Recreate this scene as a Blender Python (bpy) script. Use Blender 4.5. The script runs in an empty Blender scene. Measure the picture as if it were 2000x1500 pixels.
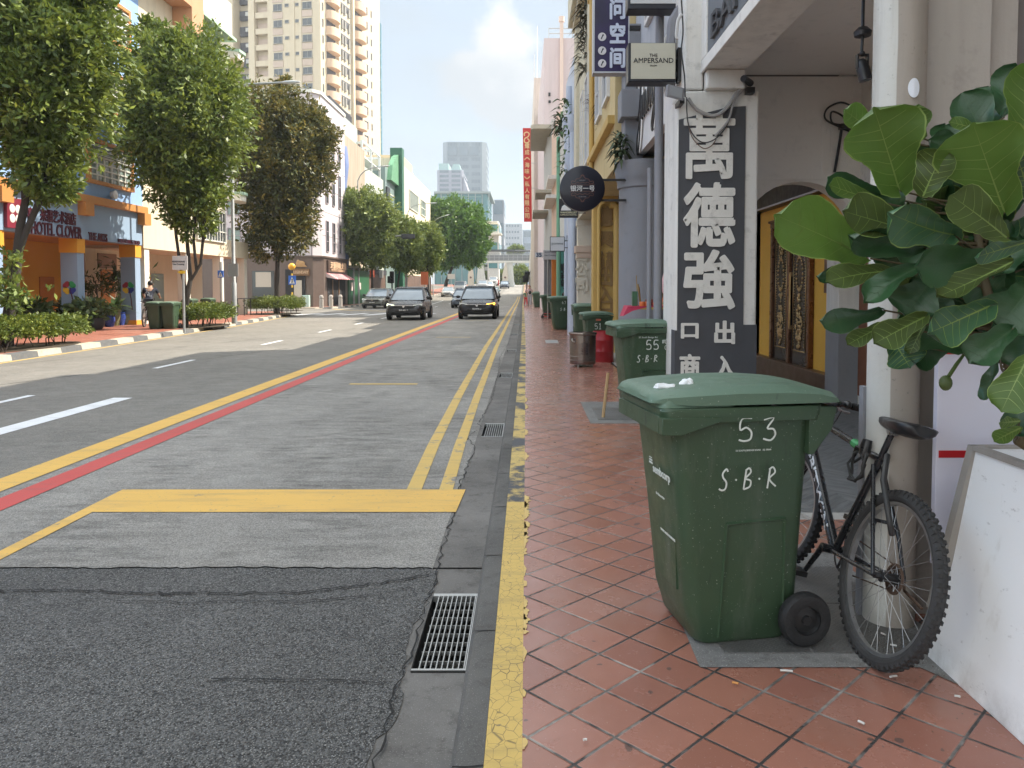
import bpy, bmesh, math, random
import numpy as np
from math import sin, cos, tan, pi, radians, sqrt, atan2, floor, exp
from mathutils import Vector, Matrix, noise as mnoise
random.seed(7)
SC = bpy.context.scene
COL = SC.collection
# ---------------------------------------------------------------- camera
F = 1500.0; PITCH = radians(2.5); PXC = 1029.0; PYC = 562 + F*tan(PITCH); EYE = 1.55
cd = bpy.data.cameras.new('camera'); cam = bpy.data.objects.new('camera', cd); COL.objects.link(cam)
cam.location = (0, 0, EYE); cam.rotation_euler = (pi/2 - PITCH, 0, 0)
cd.sensor_width = 36; cd.lens = 36*F/2000
cd.shift_x = (1000-PXC)/2000; cd.shift_y = -(750-PYC)/2000
cd.clip_start = .05; cd.clip_end = 4000
SC.camera = cam
# ---------------------------------------------------------------- light
SUN_EL = radians(47); SUN_AZ = radians(66)      # azimuth from +Y (along the street) towards +X
w = bpy.data.worlds.new('World'); SC.world = w; w.use_nodes = True
wn = w.node_tree.nodes; wl = w.node_tree.links
bg = wn['Background']
sky = wn.new('ShaderNodeTexSky'); sky.sky_type = 'NISHITA'; sky.sun_disc = False
sky.sun_elevation = SUN_EL; sky.sun_rotation = SUN_AZ
sky.air_density = 1.0; sky.dust_density = 1.0; sky.ozone_density = 1.0
def wmath(op, a, b=None, c=None):
    n = wn.new('ShaderNodeMath'); n.operation = op
    for i, v in enumerate((a, b, c)):
        if v is None: continue
        if isinstance(v, (int, float)): n.inputs[i].default_value = v
        else: wl.new(v, n.inputs[i])
    return n.outputs[0]
tc = wn.new('ShaderNodeTexCoord')
nz = wn.new('ShaderNodeTexNoise'); nz.inputs['Scale'].default_value = 3.1; nz.inputs['Detail'].default_value = 9; nz.inputs['Roughness'].default_value = .58
mp = wn.new('ShaderNodeMapping'); mp.inputs['Scale'].default_value = (1, 1, 2.6); mp.inputs['Location'].default_value = (3.3, 1.7, .4)
wl.new(tc.outputs['Generated'], mp.inputs['Vector']); wl.new(mp.outputs[0], nz.inputs['Vector'])
veil = wn.new('ShaderNodeMapRange'); veil.inputs[1].default_value = .36; veil.inputs[2].default_value = .66; veil.inputs[3].default_value = .76; veil.inputs[4].default_value = .97
wl.new(nz.outputs[0], veil.inputs[0])
# one heaped cloud standing above the end of the street
def blob(dx, dz, rx, rz):
    d = Vector((dx, 1, dz)).normalized()
    sx = wn.new('ShaderNodeSeparateXYZ'); wl.new(tc.outputs['Generated'], sx.inputs[0])
    u = wmath('DIVIDE', sx.outputs[0], wmath('MAXIMUM', sx.outputs[1], .05)); v = wmath('DIVIDE', sx.outputs[2], wmath('MAXIMUM', sx.outputs[1], .05))
    a = wmath('DIVIDE', wmath('SUBTRACT', u, dx), rx); b = wmath('DIVIDE', wmath('SUBTRACT', v, dz), rz)
    return wmath('SUBTRACT', 1.0, wmath('SQRT', wmath('ADD', wmath('MULTIPLY', a, a), wmath('MULTIPLY', b, b))))
n2 = wn.new('ShaderNodeTexNoise'); n2.inputs['Scale'].default_value = 14; n2.inputs['Detail'].default_value = 8; n2.inputs['Roughness'].default_value = .55
wl.new(tc.outputs['Generated'], n2.inputs['Vector'])
bl = wmath('MAXIMUM', blob(-.03, .315, .06, .058), wmath('MAXIMUM', blob(-.05, .275, .1, .05), blob(.01, .24, .13, .045)))
bl = wmath('ADD', bl, wmath('MULTIPLY', wmath('SUBTRACT', n2.outputs[0], .5), 1.5))
cum = wn.new('ShaderNodeMapRange'); cum.inputs[1].default_value = .08; cum.inputs[2].default_value = .36; wl.new(bl, cum.inputs[0])
mixv = wn.new('ShaderNodeMix'); mixv.data_type = 'RGBA'; mixv.inputs['B'].default_value = (2.0, 2.24, 2.44, 1)
wl.new(veil.outputs[0], mixv.inputs['Factor']); wl.new(sky.outputs[0], mixv.inputs['A'])
mixc = wn.new('ShaderNodeMix'); mixc.data_type = 'RGBA'
shade = wn.new('ShaderNodeMix'); shade.data_type = 'RGBA'; shade.inputs['A'].default_value = (2.2, 2.35, 2.5, 1); shade.inputs['B'].default_value = (3.25, 3.25, 3.22, 1)
sv = wn.new('ShaderNodeSeparateXYZ'); wl.new(tc.outputs['Generated'], sv.inputs[0])
sf = wmath('ADD', wmath('MULTIPLY', wmath('SUBTRACT', sv.outputs[2], .265), 14.0), wmath('ADD', wmath('MULTIPLY', sv.outputs[0], 5.0), wmath('ADD', wmath('MULTIPLY', n2.outputs[0], 1.6), -.35)))
sfc = wn.new('ShaderNodeClamp'); wl.new(sf, sfc.inputs[0]); wl.new(sfc.outputs[0], shade.inputs['Factor'])
wl.new(cum.outputs[0], mixc.inputs['Factor']); wl.new(mixv.outputs['Result'], mixc.inputs['A']); wl.new(shade.outputs['Result'], mixc.inputs['B'])
sepz = wn.new('ShaderNodeSeparateXYZ'); wl.new(tc.outputs['Generated'], sepz.inputs[0])
# sky gain added overhead, behind and left, out of view, to fill shade; clearer sky low over the end of the street
up_ = wn.new('ShaderNodeMapRange'); up_.inputs[1].default_value = .36; up_.inputs[2].default_value = .72; up_.inputs[3].default_value = 1.0; up_.inputs[4].default_value = 3.0; wl.new(sepz.outputs[2], up_.inputs[0])
back_ = wn.new('ShaderNodeMapRange'); back_.inputs[1].default_value = .25; back_.inputs[2].default_value = -.5; back_.inputs[3].default_value = 1.0; back_.inputs[4].default_value = 2.2; wl.new(sepz.outputs[1], back_.inputs[0])
left_ = wn.new('ShaderNodeMapRange'); left_.inputs[1].default_value = -.32; left_.inputs[2].default_value = -.75; left_.inputs[3].default_value = 1.0; left_.inputs[4].default_value = 4.2; wl.new(sepz.outputs[0], left_.inputs[0])
gain = wmath('MAXIMUM', wmath('MAXIMUM', up_.outputs[0], back_.outputs[0]), left_.outputs[0])
vm = wn.new('ShaderNodeVectorMath'); vm.operation = 'SCALE'; wl.new(mixc.outputs['Result'], vm.inputs[0]); wl.new(gain, vm.inputs['Scale'])
low_ = wn.new('ShaderNodeMapRange'); low_.inputs[1].default_value = .0; low_.inputs[2].default_value = .3; low_.inputs[3].default_value = .95; low_.inputs[4].default_value = 1.0; wl.new(sepz.outputs[2], low_.inputs[0])
vm2 = wn.new('ShaderNodeVectorMath'); vm2.operation = 'SCALE'; wl.new(vm.outputs[0], vm2.inputs[0]); wl.new(low_.outputs[0], vm2.inputs['Scale'])
warm = wn.new('ShaderNodeMix'); warm.data_type = 'RGBA'; warm.blend_type = 'MULTIPLY'; warm.inputs['B'].default_value = (1.1, 1.0, .885, 1)
wl.new(wmath('MINIMUM', wmath('SUBTRACT', gain, 1.0), 1.0), warm.inputs['Factor']); wl.new(vm2.outputs[0], warm.inputs['A'])
wl.new(warm.outputs['Result'], bg.inputs['Color']); bg.inputs['Strength'].default_value = .125
sd = bpy.data.lights.new('sun', 'SUN'); sd.energy = 3.6; sd.angle = radians(.5); sd.color = (1, .91, .77)
sun = bpy.data.objects.new('sun', sd); COL.objects.link(sun)
SUNV = Vector((sin(SUN_AZ)*cos(SUN_EL), cos(SUN_AZ)*cos(SUN_EL), sin(SUN_EL)))
sun.rotation_euler = SUNV.to_track_quat('Z', 'Y').to_euler(); sun.location = (40, 20, 60)
vs = SC.view_settings; vs.view_transform = 'Standard'; vs.look = 'None'; vs.gamma = 1; vs.exposure = 1.4
SC.cycles.max_bounces = 6; SC.cycles.diffuse_bounces = 4; SC.cycles.glossy_bounces = 3; SC.cycles.transmission_bounces = 4
SC.cycles.sample_clamp_indirect = 8; SC.cycles.use_denoising = True
# ---------------------------------------------------------------- pixel rays (used to read positions off the photograph)
_c, _s = cos(PITCH), sin(PITCH)
def _ray(px, py):
    u = (px-PXC)/F; v = (PYC-py)/F
    return Vector((u, _c+v*_s, -_s+v*_c))
def P(px, py, Y):
    d = _ray(px, py); return Vector((0, 0, EYE)) + d*(Y/d.y)
def PX(px, py, X):
    d = _ray(px, py); return Vector((0, 0, EYE)) + d*(X/d.x)
def G(px, py, z=0.0):
    d = _ray(px, py); return Vector((0, 0, EYE)) + d*((z-EYE)/d.z)
# ---------------------------------------------------------------- materials
MATS = {}
def S(h):
    h = h.lstrip('#'); r = [int(h[i:i+2], 16)/255 for i in (0, 2, 4)]
    return tuple(x/12.92 if x <= .04045 else ((x+.055)/1.055)**2.4 for x in r)
class N:
    """small node-graph writer"""
    def __init__(s, name):
        s.m = bpy.data.materials.new(name); s.m.use_nodes = True; s.t = s.m.node_tree
        s.b = s.t.nodes['Principled BSDF']; s.pos = s.t.nodes.new('ShaderNodeNewGeometry').outputs['Position']; s._xyz = None
    def new(s, k): return s.t.nodes.new(k)
    def put(s, v, sock):
        if isinstance(v, bpy.types.NodeSocket): s.t.links.new(v, sock)
        elif isinstance(v, (tuple, list)) and len(v) == 3 and sock.type == 'RGBA': sock.default_value = (*v, 1)
        else: sock.default_value = v
    def math(s, op, a, b=None, c=None):
        n = s.new('ShaderNodeMath'); n.operation = op
        for i, v in enumerate((a, b, c)):
            if v is not None: s.put(v, n.inputs[i])
        return n.outputs[0]
    def xyz(s):
        if s._xyz is None:
            n = s.new('ShaderNodeSeparateXYZ'); s.put(s.pos, n.inputs[0]); s._xyz = n.outputs
        return s._xyz
    def map(s, scale=(1, 1, 1), loc=(0, 0, 0), vec=None):
        n = s.new('ShaderNodeMapping'); n.inputs['Scale'].default_value = scale; n.inputs['Location'].default_value = loc
        s.put(vec or s.pos, n.inputs['Vector']); return n.outputs[0]
    def noise(s, scale, detail=4, rough=.55, vec=None, dist=0):
        n = s.new('ShaderNodeTexNoise'); n.inputs['Scale'].default_value = scale; n.inputs['Detail'].default_value = detail
        n.inputs['Roughness'].default_value = rough; n.inputs['Distortion'].default_value = dist; s.put(vec or s.pos, n.inputs['Vector']); return n.outputs[0]
    def vor(s, scale, feature='F1', vec=None, out='Distance'):
        n = s.new('ShaderNodeTexVoronoi'); n.feature = feature; n.inputs['Scale'].default_value = scale; s.put(vec or s.pos, n.inputs['Vector']); return n.outputs[out]
    def rng(s, v, a, b, c=0., d=1.):
        n = s.new('ShaderNodeMapRange'); s.put(v, n.inputs[0])
        for i, x in enumerate((a, b, c, d)): n.inputs[i+1].default_value = x
        return n.outputs[0]
    def mix(s, f, a, b, blend='MIX'):
        n = s.new('ShaderNodeMix'); n.data_type = 'RGBA'; n.blend_type = blend
        s.put(f, n.inputs['Factor']); s.put(a, n.inputs['A']); s.put(b, n.inputs['B']); return n.outputs['Result']
    def wn(s, vec):
        n = s.new('ShaderNodeTexWhiteNoise'); n.noise_dimensions = '3D'; s.put(vec, n.inputs['Vector']); return n.outputs['Value']
    def comb(s, x, y, z=0.):
        n = s.new('ShaderNodeCombineXYZ')
        for i, v in enumerate((x, y, z)): s.put(v, n.inputs[i])
        return n.outputs[0]
    def bump(s, h, strength=.3, dist=.01):
        n = s.new('ShaderNodeBump'); n.inputs['Strength'].default_value = strength; n.inputs['Distance'].default_value = dist
        s.put(h, n.inputs['Height']); s.t.links.new(n.outputs[0], s.b.inputs['Normal'])
    def done(s, col, rough=.7, metal=0., spec=.5):
        s.put(col, s.b.inputs['Base Color']); s.put(rough, s.b.inputs['Roughness']); s.put(metal, s.b.inputs['Metallic'])
        s.b.inputs['Specular IOR Level'].default_value = spec
        return s.m
def sc(c, k): return tuple(min(1, x*k) for x in c)
def mat(name, col, rough=.7, var=.1, vs=1.5, bump=0., bs=60, metal=0., streak=0., dirt=0., spec=.5, speck=0.):
    if name in MATS: return MATS[name]
    if isinstance(col, str): col = S(col)
    n = N(name)
    c = n.mix(n.noise(vs, 5, .6), sc(col, 1-var), sc(col, 1+var))
    if streak:
        k = n.rng(n.noise(1, 5, .6, n.map((5, 5, .35))), .45, .75, 0, streak)
        c = n.mix(k, c, sc(col, .45), 'MIX')
    if dirt:
        k = n.rng(n.noise(6, 6, .7), .55, .75, 0, dirt); c = n.mix(k, c, (.06, .055, .045))
    if speck:
        k = n.rng(n.noise(160, 2, .5), .6, .75, 0, speck); c = n.mix(k, c, (.5, .5, .48))
    if bump: n.bump(n.noise(bs, 4, .6), bump, .01)
    r = n.rng(n.noise(vs*2.3, 3), .3, .7, max(.02, rough-.08), min(1, rough+.08))
    MATS[name] = n.done(c, r, metal, spec); return MATS[name]
def glassmat(name, col, rough=.08, var=.4, vs=.7):
    if name in MATS: return MATS[name]
    if isinstance(col, str): col = S(col)
    n = N(name); c = n.mix(n.noise(vs, 2), sc(col, 1-var), sc(col, 1+var))
    n.b.inputs['IOR'].default_value = 1.5
    MATS[name] = n.done(c, rough, 0., .8); return MATS[name]
# ---------------------------------------------------------------- mesh builder
class MB:
    def __init__(s): s.v = []; s.f = []; s.mi = []; s.cur = 0
    def add(s, vs, fs):
        b = len(s.v); s.v += [tuple(v) for v in vs]; s.f += [tuple(i+b for i in f) for f in fs]; s.mi += [s.cur]*len(fs); return s
    def m(s, i): s.cur = i; return s
    def box(s, x0, x1, y0, y1, z0, z1):
        if x0 > x1: x0, x1 = x1, x0
        if y0 > y1: y0, y1 = y1, y0
        if z0 > z1: z0, z1 = z1, z0
        return s.add([(x0,y0,z0),(x1,y0,z0),(x1,y1,z0),(x0,y1,z0),(x0,y0,z1),(x1,y0,z1),(x1,y1,z1),(x0,y1,z1)],
                     [(0,3,2,1),(4,5,6,7),(0,1,5,4),(1,2,6,5),(2,3,7,6),(3,0,4,7)])
    def hexa(s, b, t):      # bottom quad, top quad (both counter-clockwise from above)
        return s.add(list(b)+list(t), [(3,2,1,0),(4,5,6,7),(0,1,5,4),(1,2,6,5),(2,3,7,6),(3,0,4,7)])
    def poly(s, pts): return s.add(pts, [tuple(range(len(pts)))])
    def prism(s, pts, d):   # planar polygon swept by vector d
        d = Vector(d); n = len(pts); a = [Vector(p) for p in pts]; b = [p+d for p in a]
        return s.add(a+b, [tuple(range(n))[::-1], tuple(range(n, 2*n))]+[(i, (i+1) % n, n+(i+1) % n, n+i) for i in range(n)])
    def tube(s, pts, r, n=8, cap=True, flat=None):
        pts = [Vector(p) for p in pts]; k = len(pts); rs = r if isinstance(r, (list, tuple)) else [r]*k
        vs = []; ref = None
        for i, p in enumerate(pts):
            t = (pts[min(i+1, k-1)]-pts[max(i-1, 0)]).normalized()
            if ref is None: ref = Vector((0, 0, 1)) if abs(t.z) < .9 else Vector((1, 0, 0))
            x = (ref - t*ref.dot(t)).normalized(); ref = x; y = t.cross(x)
            for j in range(n):
                a = 2*pi*j/n; vs.append(p + x*(rs[i]*cos(a)) + y*(rs[i]*sin(a)))
        fs = [(i*n+j, i*n+(j+1) % n, (i+1)*n+(j+1) % n, (i+1)*n+j) for i in range(k-1) for j in range(n)]
        if cap: fs += [tuple(range(n))[::-1], tuple(range((k-1)*n, k*n))]
        return s.add(vs, fs)
    def lathe(s, prof, n=24, o=(0, 0, 0), axis='z', a0=0., a1=2*pi):
        vs = []; full = abs(a1-a0-2*pi) < 1e-6; m = n if full else n+1
        for r, h in prof:
            for j in range(m):
                a = a0+(a1-a0)*j/n
                p = (r*cos(a), r*sin(a), h) if axis == 'z' else ((h, r*cos(a), r*sin(a)) if axis == 'x' else (r*cos(a), h, r*sin(a)))
                vs.append((p[0]+o[0], p[1]+o[1], p[2]+o[2]))
        k = len(prof); fs = []
        for i in range(k-1):
            for j in range(n):
                q = (i*m+j, i*m+(j+1) % m, (i+1)*m+(j+1) % m, (i+1)*m+j); fs.append(q)
        return s.add(vs, fs)
    def loft(s, rings, cap=True):
        n = len(rings[0]); vs = [p for r in rings for p in r]
        fs = [(i*n+j, i*n+(j+1) % n, (i+1)*n+(j+1) % n, (i+1)*n+j) for i in range(len(rings)-1) for j in range(n)]
        if cap: fs += [tuple(range(n))[::-1], tuple(range((len(rings)-1)*n, len(rings)*n))]
        return s.add(vs, fs)
    def ball(s, c, r, n=10, m=7):
        rx, ry, rz = r if isinstance(r, (tuple, list)) else (r, r, r); vs = []; fs = []
        for i in range(m+1):
            t = pi*i/m
            for j in range(n): vs.append((c[0]+rx*sin(t)*cos(2*pi*j/n), c[1]+ry*sin(t)*sin(2*pi*j/n), c[2]+rz*cos(t)))
        for i in range(m):
            for j in range(n): fs.append((i*n+j, (i+1)*n+j, (i+1)*n+(j+1) % n, i*n+(j+1) % n))
        return s.add(vs, fs)
    def build(s, name, mats, parent=None, smooth=None, bevel=0, sub=0, world=True):
        off = Vector((0, 0, 0))
        if parent is not None and world:
            p = parent
            while p is not None: off += Vector(p.location); p = p.parent
        me = bpy.data.meshes.new(name)
        me.from_pydata([(v[0]-off.x, v[1]-off.y, v[2]-off.z) for v in s.v], [], s.f)
        if not isinstance(mats, (list, tuple)): mats = [mats]
        for m in mats: me.materials.append(m)
        if len(mats) > 1: me.polygons.foreach_set('material_index', s.mi)
        bm = bmesh.new(); bm.from_mesh(me); bmesh.ops.remove_doubles(bm, verts=bm.verts, dist=1e-5)
        bmesh.ops.recalc_face_normals(bm, faces=bm.faces); bm.to_mesh(me); bm.free()
        o = bpy.data.objects.new(name, me); COL.objects.link(o)
        if parent is not None: o.parent = parent
        if smooth is not None:
            me.polygons.foreach_set('use_smooth', [True]*len(me.polygons))
            if smooth > 0: me.set_sharp_from_angle(angle=radians(smooth))
        if bevel:
            b = o.modifiers.new('bevel', 'BEVEL'); b.width = bevel; b.segments = 2; b.limit_method = 'ANGLE'; b.angle_limit = radians(40)
        if sub:
            q = o.modifiers.new('sub', 'SUBSURF'); q.levels = sub; q.render_levels = sub
        return o
def tag(o, label=None, cat=None, group=None, kind=None):
    for k, v in (('label', label), ('category', cat), ('group', group), ('kind', kind)):
        if v: o[k] = v
    return o
def thing(name, label, cat, loc=(0, 0, 0), group=None):
    o = bpy.data.objects.new(name, None); COL.objects.link(o); o.location = loc; o.empty_display_size = .2
    return tag(o, label, cat, group)
def copy_tree(o, parent=None):
    c = o.copy(); COL.objects.link(c); c.parent = parent
    for ch in [x for x in KIDS.get(o.name, None) or o.children]: copy_tree(ch, c)
    return c
KIDS = {}
def clone(o, label, loc, rz=0, group=None, scale=None):
    c = copy_tree(o); c.location = loc; c.rotation_euler = (0, 0, rz); c['label'] = label
    if group: c['group'] = group
    if scale: c.scale = (scale,)*3 if isinstance(scale, (int, float)) else scale
    return c
# ---------------------------------------------------------------- lettering
_T = {}
def glyphs(s, bold=0., depth=.004, res=3):
    """flat letters of height about 1 in the XZ plane facing -Y, centred on the origin: (verts, faces)"""
    k = (s, bold, depth)
    if k in _T: return _T[k]
    c = bpy.data.curves.new('t', 'FONT'); c.body = s; c.size = 1; c.resolution_u = res; c.extrude = 0; c.fill_mode = 'FRONT'
    o = bpy.data.objects.new('t', c); COL.objects.link(o); dg = bpy.context.evaluated_depsgraph_get()
    me = bpy.data.meshes.new_from_object(o.evaluated_get(dg)); bpy.data.objects.remove(o); bpy.data.curves.remove(c)
    bm = bmesh.new(); bm.from_mesh(me); bmesh.ops.remove_doubles(bm, verts=bm.verts, dist=1e-5); bm.verts.ensure_lookup_table(); bm.verts.index_update()
    V = [v.co.copy() for v in bm.verts]; Fc = [tuple(v.index for v in f.verts) for f in bm.faces]
    E_ = [(e.verts[0].index, e.verts[1].index) for e in bm.edges if len(e.link_faces) == 1]
    bm.free(); bpy.data.meshes.remove(me)
    xs = [v.x for v in V]; ys = [v.y for v in V]; cx = (min(xs)+max(xs))/2; cy = (min(ys)+max(ys))/2
    b = MB(); b.add([(v.x-cx, -depth, v.y-cy) for v in V], Fc)
    for i, (p, q) in enumerate(E_):
        p = V[p]; q = V[q]; a = (p.x-cx, p.y-cy); c2 = (q.x-cx, q.y-cy)
        b.add([(a[0], -depth, a[1]), (c2[0], -depth, c2[1]), (c2[0], 0, c2[1]), (a[0], 0, a[1])], [(0, 1, 2, 3)])
        if bold:
            d = Vector((c2[0]-a[0], c2[1]-a[1])); L = d.length
            if L < 1e-5: continue
            d /= L; nn = Vector((-d.y, d.x))*bold; yy = -depth*(1.02+.1*(i % 7)/7)
            ring = [(a[0]+nn.x, a[1]+nn.y), (a[0]-nn.x, a[1]-nn.y), (c2[0]-nn.x, c2[1]-nn.y), (c2[0]+nn.x, c2[1]+nn.y)]
            b.prism([(x, yy, z) for x, z in ring], (0, -yy, 0))
            yy = -depth*(1.14+.1*(i % 5)/5)
            b.prism([(a[0]+bold*cos(t*pi/4), yy, a[1]+bold*sin(t*pi/4)) for t in range(8)], (0, -yy, 0))
    _T[k] = (b.v, b.f, (max(xs)-min(xs), max(ys)-min(ys))); return _T[k]
def letters(s, parent, loc, w=None, h=None, m=None, rz=0., bold=0., depth=.006, name='lettering', tilt=0., mats=None, sx=1., world=True):
    """lettering as a child part; loc is the centre in world coordinates; facing -Y turned by rz"""
    v, f, (tw, th) = glyphs(s, bold, 1.0)
    kx = (w/tw) if w else (h/th); kz = (h/th) if h else kx
    kx *= sx
    b = MB(); R = Matrix.Rotation(rz, 3, 'Z') @ Matrix.Rotation(tilt, 3, 'Y'); L = Vector(loc)
    b.add([L + R @ Vector((x*kx, y*depth, z*kz)) for x, y, z in v], f)
    return b.build(name, m, parent, world=world)
def strokes(lines, parent, o, ux, uz, r, m, name='marking', n=6, th=.4, world=True):
    """painted pen strokes: polylines in a plane with origin o and axes ux, uz"""
    b = MB(); o = Vector(o); ux = Vector(ux); uz = Vector(uz); nn = ux.cross(uz).normalized()
    for ln in lines:
        pts = [Vector(p) for p in ln]
        q = []
        for i in range(len(pts)-1):       # catmull-rom
            p0, p1, p2, p3 = pts[max(i-1, 0)], pts[i], pts[i+1], pts[min(i+2, len(pts)-1)]
            for k in range(4):
                t = k/4; q.append(.5*((2*p1)+(p2-p0)*t+(2*p0-5*p1+4*p2-p3)*t*t+(3*p1-p0-3*p2+p3)*t**3))
        q.append(pts[-1])
        w3 = [o+ux*p.x+uz*p.y for p in q]
        vs = []
        k = len(w3)
        for i, p in enumerate(w3):
            t = (w3[min(i+1, k-1)]-w3[max(i-1, 0)]).normalized(); s_ = t.cross(nn)
            for a in range(n):
                an = 2*pi*a/n; vs.append(p+s_*(r*cos(an))+nn*(r*th*sin(an)))
        fs = [(i*n+j, i*n+(j+1) % n, (i+1)*n+(j+1) % n, (i+1)*n+j) for i in range(k-1) for j in range(n)]+[tuple(range(n)), tuple(range((k-1)*n, k*n))]
        b.add(vs, fs)
    return b.build(name, m, parent, smooth=60, world=world)
# ---------------------------------------------------------------- windows shared by the facades
_W = {}
def window(parent, loc, w, h, rz=0., fm=None, pm=None, nx=2, ny=2, fr=.07, bar=.03, proud=.06, louvre=0, lm=None, name='window', sill=False):
    """framed window facing -Y turned by rz; loc = middle of the lower edge on the wall face"""
    key = (round(w, 2), round(h, 2), fm.name, pm.name, nx, ny, fr, bar, proud, louvre, sill)
    if key not in _W:
        b = MB(); d = proud
        b.box(-w/2, w/2, -d, 0, 0, fr); b.box(-w/2, w/2, -d, 0, h-fr, h); b.box(-w/2, -w/2+fr, -d, 0, fr, h-fr); b.box(w/2-fr, w/2, -d, 0, fr, h-fr)
        if sill: b.box(-w/2-.08, w/2+.08, -d-.1, 0, -.07, -.002)
        fmsh = b
        g = MB(); iw = w-2*fr; zt = h-fr-louvre
        p = MB(); p.box(-w/2+fr*.9, w/2-fr*.9, -d*.35, 0, fr*.9, h-fr*.9)
        g.cur = 0
        for i in range(1, nx): x = -w/2+fr+iw*i/nx; g.box(x-bar/2, x+bar/2, -d*.7, -d*.3, fr, zt)
        for j in range(1, ny): z = fr+(zt-fr)*j/ny; g.box(-w/2+fr, w/2-fr, -d*.66, -d*.3, z-bar/2, z+bar/2)
        if louvre:
            g.box(-w/2+fr, w/2-fr, -d*.8, -d*.3, zt, zt+.06)
            k = max(3, int(louvre/.13))
            for j in range(k):
                z = zt+.08+(louvre-.08)*j/k
                g.hexa([(-w/2+fr, -d*.95, z), (w/2-fr, -d*.95, z), (w/2-fr, -d*.3, z+.03), (-w/2+fr, -d*.3, z+.03)], [(-w/2+fr, -d*.95, z+.03), (w/2-fr, -d*.95, z+.03), (w/2-fr, -d*.3, z+.06), (-w/2+fr, -d*.3, z+.06)])
        fo = fmsh.build(name, fm, None); po = p.build('pane', pm, None); go = g.build('glazing_bar', lm or fm, None) if g.v else None
        _W[key] = (fo.data, po.data, go.data if go else None)
        for o in (fo, po, go):
            if o: bpy.data.objects.remove(o)
    fd, pd, gd = _W[key]
    o = bpy.data.objects.new(name, fd); COL.objects.link(o); o.parent = parent
    off = Vector(loc)-Vector(parent.location)
    if parent.rotation_euler.z: off = Matrix.Rotation(-parent.rotation_euler.z, 3, 'Z') @ off
    o.location = off; o.rotation_euler = (0, 0, rz-parent.rotation_euler.z)
    c = bpy.data.objects.new('pane', pd); COL.objects.link(c); c.parent = o
    if gd: c = bpy.data.objects.new('glazing_bar', gd); COL.objects.link(c); c.parent = o
    return o
# ================================================================ ground, road, pavements
def rz(Y):
    """road height along the street: flat, then climbing to the bridge approach"""
    t = min(1, max(0, (Y-84)/120)); return 2.3*t*t*(3-2*t)
YS = [-14, 0, 4.22, 10, 20, 30, 40, 50, 60, 70, 80, 86, 92, 98, 104, 110, 118, 126, 134, 142, 150, 160, 170, 180, 190, 204, 260, 420]
def lerp(pts, y):
    for (a, b), (c, d) in zip(pts, pts[1:]):
        if y <= c or (c, d) == pts[-1]: return b + (d-b)*(y-a)/(c-a)
KERB_R = [(-14, 0), (20, -.03), (45, -.15), (70, -.3), (110, -.4), (420, -1)]
KERB_L = [(-14, -10.6), (10, -10.8), (17, -11.0), (23, -11.35), (31, -11.9), (38, -12.6), (44, -13.5)]
def kr(y): return lerp(KERB_R, y)
def fx(y): return lerp([(-14, 1.5), (20, 1.5), (46, 1.02), (75, .74), (110, .5), (420, 0)], y)   # line of the shop fronts
def strip(name, left, right, dz, m, ys=None, kind='structure'):
    ys = ys or YS; b = MB(); vs = []; fs = []
    for y in ys:
        l = left(y) if callable(left) else left; r = right(y) if callable(right) else right
        vs += [(l, y, rz(y)+dz), (r, y, rz(y)+dz)]
    for i in range(len(ys)-1): fs.append((2*i, 2*i+1, 2*i+3, 2*i+2))
    b.add(vs, fs); o = b.build(name, m); 
    if kind: tag(o, kind=kind)
    return o
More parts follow.
